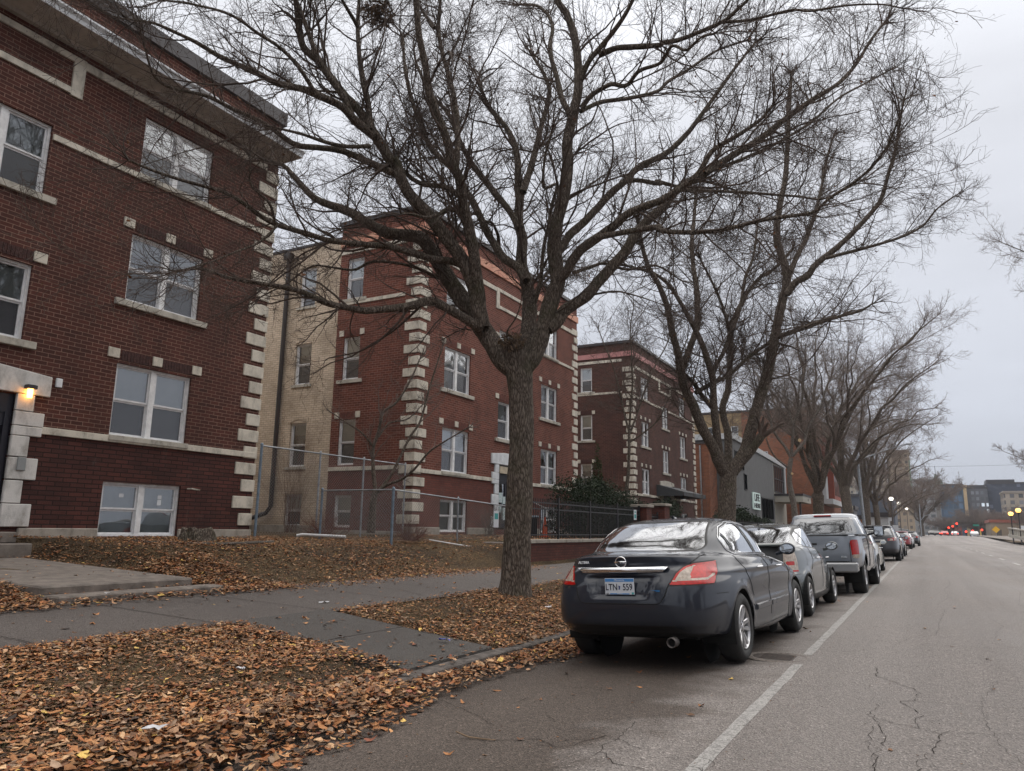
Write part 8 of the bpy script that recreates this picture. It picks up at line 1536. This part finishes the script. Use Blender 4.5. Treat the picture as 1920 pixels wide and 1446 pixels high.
def signs(x, y, z0, zt, m1, label, w_=.45, h=.6, diamond=False):
    t = empty('road_sign', (x,y,z0), 0, label, 'sign'); b = MB(); b.tube([(x,y,z0),(x,y,zt)], .035, 6); b.build('post', M['galv'], t); b = MB()
    if diamond: b.prism([(x,zt-h),(x+w_,zt),(x,zt+h),(x-w_,zt)], 'y', y-.06, y-.03)
    else: b.box(x-w_/2,x+w_/2,y-.06,y-.03,zt-h,zt)
    b.build('panel', m1, t, label=None)
signs(-3.7,122,.05,2.6,M['white_ink'],'white and red parking sign before the left balustrade',.75,1.0); signs(-4.2,118,.05,3.6,M['white_ink'],'small white sign panel beside the dark utility pole',.45,.5)
signs(13.6,195,1.0,2.6,mat('yellow_sign', (.75,.42,.02), .5),'yellow diamond warning sign before the ochre building',.75,.75,True)
# traffic lights at the far crossing
t = empty('traffic_signal', (9.6,262,.9), 0, 'mast arm traffic signal with a green street name plate over the far crossing', 'traffic light'); b = MB(); b.tube([(14.4,262,.9),(14.4,262,4.3)], .12, 8); b.tube([(14.4,262,4.2),(8.3,262,4.3)], .07, 6); b.build('mast', M['cap'], t); b = MB(); b.box(12.6,14.1,261.8,261.9,3.95,4.5); b.build('name_plate', mat('green_plate', (.03,.25,.18), .5), t)
for k, (rx, rz, lb) in enumerate(((.0241,.0078,'small red traffic light farthest left at the crossing'),(.0283,.0095,'small red traffic light second from the left at the crossing'),(.0324,.0125,'highest red traffic light, third from the left'),(.0408,.0036,'low red traffic light left of the white car'),(.0473,.0046,'low red traffic light above the white car'),(.0564,.0058,'red traffic light on the yellow pole'))):
    Y = 250; x, z = rx*Y, rz*Y+1.35; t = empty('traffic_light', (x,Y,.9), 0, lb, 'traffic light', 'traffic lights at the far crossing'); b = MB(); b.box(x-.24,x+.24,Y,Y+.3,z-.95,z+.32); b.tube([(x,Y+.2,.8),(x,Y+.2,z-.9)], .09 if k==5 else .06, 6); b.build('housing', [M['plastic']], t); b = MB(); b.lathe([(0,-.03),(.26,-.03),(.26,.0)], (x,Y,z+.02), 'y', 12); b.build('red_lamp', M['redlit2'], t)
    if k == 5: b = MB(); b.tube([(x-.4,Y-.2,.8),(x-.4,Y-.2,2.9)], .17, 8); b.build('yellow_post', mat('yellow_paint', (.6,.42,.12), .6), t)
# traffic
def farcar(x, y, z, paint, label, lights):
    t = empty('distant_car', (x,y,z), 0, label, 'car', 'cars driving in the distance'); s = 1; w_ = .9; b = MB(); prof = [(0,.35),(0,.85),(.25,1.0),(.9,1.4),(2.3,1.45),(3.2,1.0),(4.3,.85),(4.5,.4)]
    n = len(prof); vs = [(x-w_*(1 if pz < 1.1 else .8),y+py,z+pz) for py, pz in prof]+[(x+w_*(1 if pz < 1.1 else .8),y+py,z+pz) for py, pz in prof]; b.add(vs, [(i,i+1,n+i+1,n+i) for i in range(n-1)]+[tuple(range(n-1,-1,-1)), tuple(range(n,2*n)), (n-1,0,n,2*n-1)]); b.build('body', paint, t)
    b = MB(); b.add([(x-.7,y+.32,z+1.02),(x+.7,y+.32,z+1.02),(x+.6,y+.85,z+1.37),(x-.6,y+.85,z+1.37)],[(0,1,2,3)]); b.build('rear_window', M['glassop'], t)
    for sd in (-1,1):
        b = MB(); b.box(x+sd*.68-.16,x+sd*.68+.16,y-.03,y,z+.62,z+.82); b.build('tail_light', M['redlit2'] if lights else M['clear'], t)
        for wy in (.8,3.6): b = MB(); b.lathe([(.0,-.1),(.33,-.1),(.33,.1),(0,.1)], (x+sd*.8,y+wy,z+.33), 'x', 12); b.build('wheel', M['tyre'], t)
farcar(1.6,235,.98,PD,'dark distant car at the left of the far crossing',0); farcar(4.7,240,.95,PR,'red distant car with bright brake lights on the road ahead',1); farcar(7.5,252,.95,PW,'white distant car beside the red one, waiting at the lights',1); farcar(3.2,262,1.0,PB,'dark distant car beyond the red one',1); farcar(11.0,225,.9,PW,'white distant car on the right lanes',0)
# far trees
FK = dict(mid=1.0, tw='twigfar', lenk=1.6, thin=.08, tipk=1.2, zmin=2, levels=3)
bare_tree('far_tree', 'broad round bare tree at the road end, left of the blue glass block', (-.6,215,.6), gen_limbs(41, 14.5, 11, 3, .5, 9, (.1,0), 1.1, sub=4), 71, rmin=.012, dens=.4, grp='bare trees at the road end', **FK)
ft = bare_tree('far_tree', 'low brown bare tree in the middle right of the road end', (14.5,285,.9), gen_limbs(42, 6.4, 6.0, 1.4, .3, 9, (0,0), 1.2, sub=4), 72, bark='barkg', rmin=.013, dens=.45, grp='bare trees at the road end', **FK)
for k, (x, y, z, lb) in enumerate(((17.5,300,.8,'brown bare tree behind the red traffic light on the yellow pole'),(6.5,300,.3,'low bare tree left of the small red brick building'),(20.5,270,.8,'low bare tree before the ochre building'),(26,240,.8,'low bare tree behind the stone balustrade'))):
    c = copy_tree(ft); c.location = (x,y,z); c.rotation_euler = (0,0,k*1.3+.5); c['label'] = lb; c.scale = (1,1,.75+.06*k)
bare_tree('street_tree', 'slim leaning bare tree with a bent limb, beyond the dark utility pole', (-5.2,150,.3), gen_limbs(27, 11, 8, 3.5, .26, 5, (.8,0), sub=3), 37, rmin=.010, dens=.4, **{**KW, 'lenk':1.3})
# ============================================================ FALLEN LEAVES
M['leaf'], nt_, b_ = newmat('fallen_leaf'); at = N(nt_, 'ShaderNodeAttribute', attribute_name='tint'); tc_ = N(nt_, 'ShaderNodeTexCoord'); nn_ = N(nt_, 'ShaderNodeTexNoise', _Scale=60, _Detail=4); nt_.links.new(tc_.outputs['Object'], nn_.inputs['Vector'])
mm_ = N(nt_, 'ShaderNodeMixRGB', blend_type='OVERLAY'); mm_.inputs[0].default_value = .6; nt_.links.new(at.outputs['Color'], mm_.inputs[1]); nt_.links.new(nn_.outputs['Fac'], mm_.inputs[2]); nt_.links.new(mm_.outputs[0], b_.inputs['Base Color']); b_.inputs['Roughness'].default_value = .75; b_.inputs['Specular IOR Level'].default_value = .3
PAL = np.array([[.31,.145,.06],[.25,.10,.04],[.36,.19,.085],[.15,.08,.045],[.11,.065,.04],[.06,.042,.032],[.42,.27,.15],[.36,.22,.13],[.19,.115,.065],[.50,.34,.10],[.26,.18,.12],[.20,.075,.045]])
PW_ = np.array([.16,.14,.12,.14,.10,.06,.06,.06,.08,.015,.05,.035]); PW_ /= PW_.sum()
gl = np.random.default_rng(99)
def leafbed(name, label, n, xr, yr, size, dens=None, lift=(.0,.03), tilt=.17, dark=1.0, zf=None, kmax=None):
    x = gl.uniform(*xr, n*3); y = gl.uniform(*yr, n*3)
    if dens is not None:
        keep = gl.random(n*3) < dens(x, y); x, y = x[keep][:n], y[keep][:n]
    else: x, y = x[:n], y[:n]
    k = len(x); z = np.array([(zf or lz)(a, b) for a, b in zip(x, y)])+gl.uniform(*lift, k)
    s = size[0]+(size[1]-size[0])*gl.random(k)**1.7; V, F, _ = leafcloud(gl, np.stack([x,y,z],1), s, tilt=tilt)
    c = PAL[gl.choice(len(PAL), k, p=PW_)]*(.62+.75*gl.random((k,1)))*1.16*dark*np.array([1.02,1,1.0]); c = np.repeat(c, 9, 0)*(.85+.3*gl.random((k*9,1))); c = np.concatenate([c, np.ones((len(c),1))], 1)
    o = npmesh(name, V, F, M['leaf'], None, color=c); o['kind'] = 'stuff'; return o
def lz(x, y):
    z = gz(x, y)
    if -6.66 < x < -4.3: z += bumps(x, y)*.8+.02
    elif x < -9.25 and x > -15: z += bumps(x, y)
    return z
def ns(x, y, s, o=0): return .5+.25*(np.sin(x*s*1.7+o)*np.cos(y*s*1.1-o)+np.sin((x+y)*s*.9+2*o)+np.cos((x-y*1.3)*s*.6+o))
front = lambda x, y: np.clip(1.15-.30*np.clip(y-3.2,0,9)*(x > -4.9)-.36*np.clip(y-4.2,0,9), .10, 1)*np.clip(.45+1.3*(ns(x,y,2.6,1)-.4),.10,1)*np.where(x < -6.5, np.clip((x+6.95)/.45,0,1), 1)
leafbed('fallen_leaves', '', 14500, (-7.0,-4.15), (1.2,5.95), (.03,.09), front)
leafbed('fallen_leaves', '', 16000, (-7.0,-4.2), (1.2,5.95), (.015,.04), lambda x,y: np.where(x < -6.6,.2,1.), dark=.7, lift=(0,.015))
gut = lambda x, y: np.clip(1-np.abs(x+4.0-.10*np.sin(y*1.7))/(.42+.25*np.clip(5-y,0,3)), 0, 1)**.6*np.where(y > 9.6, .6, 1)*np.where((x < -4.07) & (y > 5.7), .10, 1)
gutz = lambda x, y: (gz(min(x,-4.055) if x < -4.05 else x, y) if x < -4.05 else gz(x, y))+.035*max(0, 1-abs(x+4.0)/.35)+(.1 if x < -4.12 else 0)
leafbed('fallen_leaves', '', 6500, (-4.45,-3.1), (1.2,12.5), (.04,.10), gut, zf=lambda x,y: max(gz(x,y), -.07+.14*smooth(6.2,4.0,y)*max(0,1-abs(x+4.1)/.55))+.05*max(0,1-abs(x+3.95)/.4), lift=(0,.05), tilt=.3)
leafbed('fallen_leaves', '', 2600, (-4.45,-3.75), (1.2,5.4), (.04,.10), None, zf=lambda x,y: .035-.10*max(0,(x+4.05)/.3), lift=(0,.05), tilt=.28)
leafbed('fallen_leaves', '', 2600, (-4.5,-3.4), (12.5,60), (.06,.12), None, zf=lambda x,y: gz(x,y) if x > -4.05 else .03, lift=(0,.03))
far_ = lambda x, y: np.clip(.35+1.1*(ns(x,y,1.8,3)-.35)+.5*(np.abs(x+5.0)<.6), .12, 1)*np.clip((y-7.35)/.25,0,1)*np.where(x < -6.5, np.clip((x+6.95)/.45,0,1), 1)
leafbed('fallen_leaves', '', 11000, (-7.0,-4.2), (7.35,14.5), (.035,.085), far_)
leafbed('fallen_leaves', '', 12000, (-6.9,-4.2), (7.4,14.5), (.02,.045), lambda x,y: np.where(x < -6.7,.3,1.), dark=.75, lift=(0,.015))
leafbed('fallen_leaves', '', 9000, (-6.8,-4.3), (14.5,60), (.06,.11))
lawn = lambda x, y: np.clip(.5+.9*(ns(x,y,1.1,5)-.4), .18, 1)*np.where(y < 8.3, 1.0, .45)*np.where((y > 5.45) & (y < 7.75) & (x > -14.3) & (x < -9.2), .05, 1)
leafbed('fallen_leaves', '', 20000, (-14.95,-9.15), (3.5,14.9), (.04,.095), lawn, lift=(0,.045))
leafbed('fallen_leaves', '', 9000, (-11.2,-8.75), (3.0,9.2), (.045,.10), lambda x,y: np.where((y > 5.45) & (y < 7.75) & (x < -9.64), 0, np.clip((-8.7-x)/.5,0,1))*np.where((y>5.4)&(y<7.9)&(x<-9.15)&(x>-9.52),.04,1)*np.where((y>5.4)&(y<7.9),.6,1), lift=(.0,.08), zf=lambda x,y: lz(x,y))
leafbed('fallen_leaves', '', 16000, (-14.95,-9.2), (7.7,18.5), (.025,.05), None, dark=.85, lift=(0,.02))
leafbed('fallen_leaves', '', 7000, (-14.9,-9.9), (14.9,40), (.05,.11), None)
leafbed('fallen_leaves', '', 1500, (-9.3,-8.2), (9,18.5), (.035,.08), lambda x,y: np.clip((-8.4-x)/.7,0,1))
leafbed('scattered_leaves', '', 170, (-9.1,-6.8), (2,18), (.05,.10), lift=(.006,.012), tilt=.12); leafbed('scattered_leaves', '', 60, (-6.6,-4.3), (5.9,7.4), (.03,.10), lift=(.01,.016), tilt=.12, zf=lambda x,y: slabz(x))
leafbed('scattered_leaves', '', 130, (-3.9,-1.2), (3.5,30), (.04,.10), lambda x,y: np.clip((-1.0-x)/2.5,.1,1), lift=(.004,.01), tilt=.12); leafbed('scattered_leaves', '', 12, (-1.2,1.2), (4,20), (.05,.09), lift=(.004,.01), tilt=.12)
leafbed('leaf_crumbs', '', 2600, (-4.0,.6), (3.5,26), (.006,.022), lambda x,y: np.clip((.6-x)/4.2,.05,1), lift=(.003,.007), tilt=.1, dark=.5)
# tufts of dry grass between the leaves
g = np.random.default_rng(5); n = 16000; x = np.concatenate([g.uniform(-6.65,-4.3,n//2), g.uniform(-14.9,-9.4,n//2)]); y = np.concatenate([g.uniform(2,14,n//2), g.uniform(5,20,n//2)]); ok = ~((y>5.8)&(y<7.5)&(x>-6.7)) & ~((y>5.4)&(y<7.8)&(x>-14.3)&(x<-9.2)); x, y = x[ok], y[ok]
z = np.array([lz(a,b) for a,b in zip(x,y)]); s = np.stack([x,y,z],1); P_, R_ = grow(g, s, np.array([[0,0,1.]])+g.normal(size=(len(x),3))*.9, np.full(len(x),.0016), .03+.06*g.random(len(x)), 4, .25, -.05, endr=.3); V, F = tubes(P_, R_, 3)
tag(npmesh('dry_grass', V, F, mat('dry_grass', (.15,.11,.055), .9, noise=.4, nscale=3, col2=(.06,.07,.025))), kind='stuff')

leafbed('fallen_leaves', '', 420, (-6.7,-4.4), (5.70,6.02), (.03,.09), lift=(.02,.045), tilt=.2, zf=lambda x,y: slabz(x)-.02)
leafbed('fallen_leaves', '', 900, (-6.98,-6.55), (1.5,5.9), (.02,.06), None, lift=(.005,.015), tilt=.15)
leafbed('leaf_crumbs', '', 5200, (-9.2,-6.7), (1.5,18), (.004,.016), lambda x,y: .25+.75*np.abs((x+7.95)/1.25)**2, lift=(.005,.01), tilt=.1, dark=.45)
leafbed('leaf_crumbs', '', 2200, (-6.65,-4.3), (5.86,7.42), (.004,.016), None, lift=(.004,.008), tilt=.1, dark=.45, zf=lambda x,y: slabz(x))
# ============================================================ HAZE
hz = MB(); hz.box(-2550,2550,-650,2850,-1.8,62); ho = hz.build('haze', [None] if 0 else bpy.data.materials.new('haze_air')); hm = ho.data.materials[0]; hm.use_nodes = True; hm.node_tree.nodes.clear()
ho_ = hm.node_tree.nodes.new('ShaderNodeOutputMaterial'); pv = hm.node_tree.nodes.new('ShaderNodeVolumePrincipled'); pv.inputs['Density'].default_value = .00022; pv.inputs['Color'].default_value = (.85,.9,1,1); pv.inputs['Anisotropy'].default_value = .2
hm.node_tree.links.new(pv.outputs[0], ho_.inputs['Volume']); tag(ho, kind='stuff')
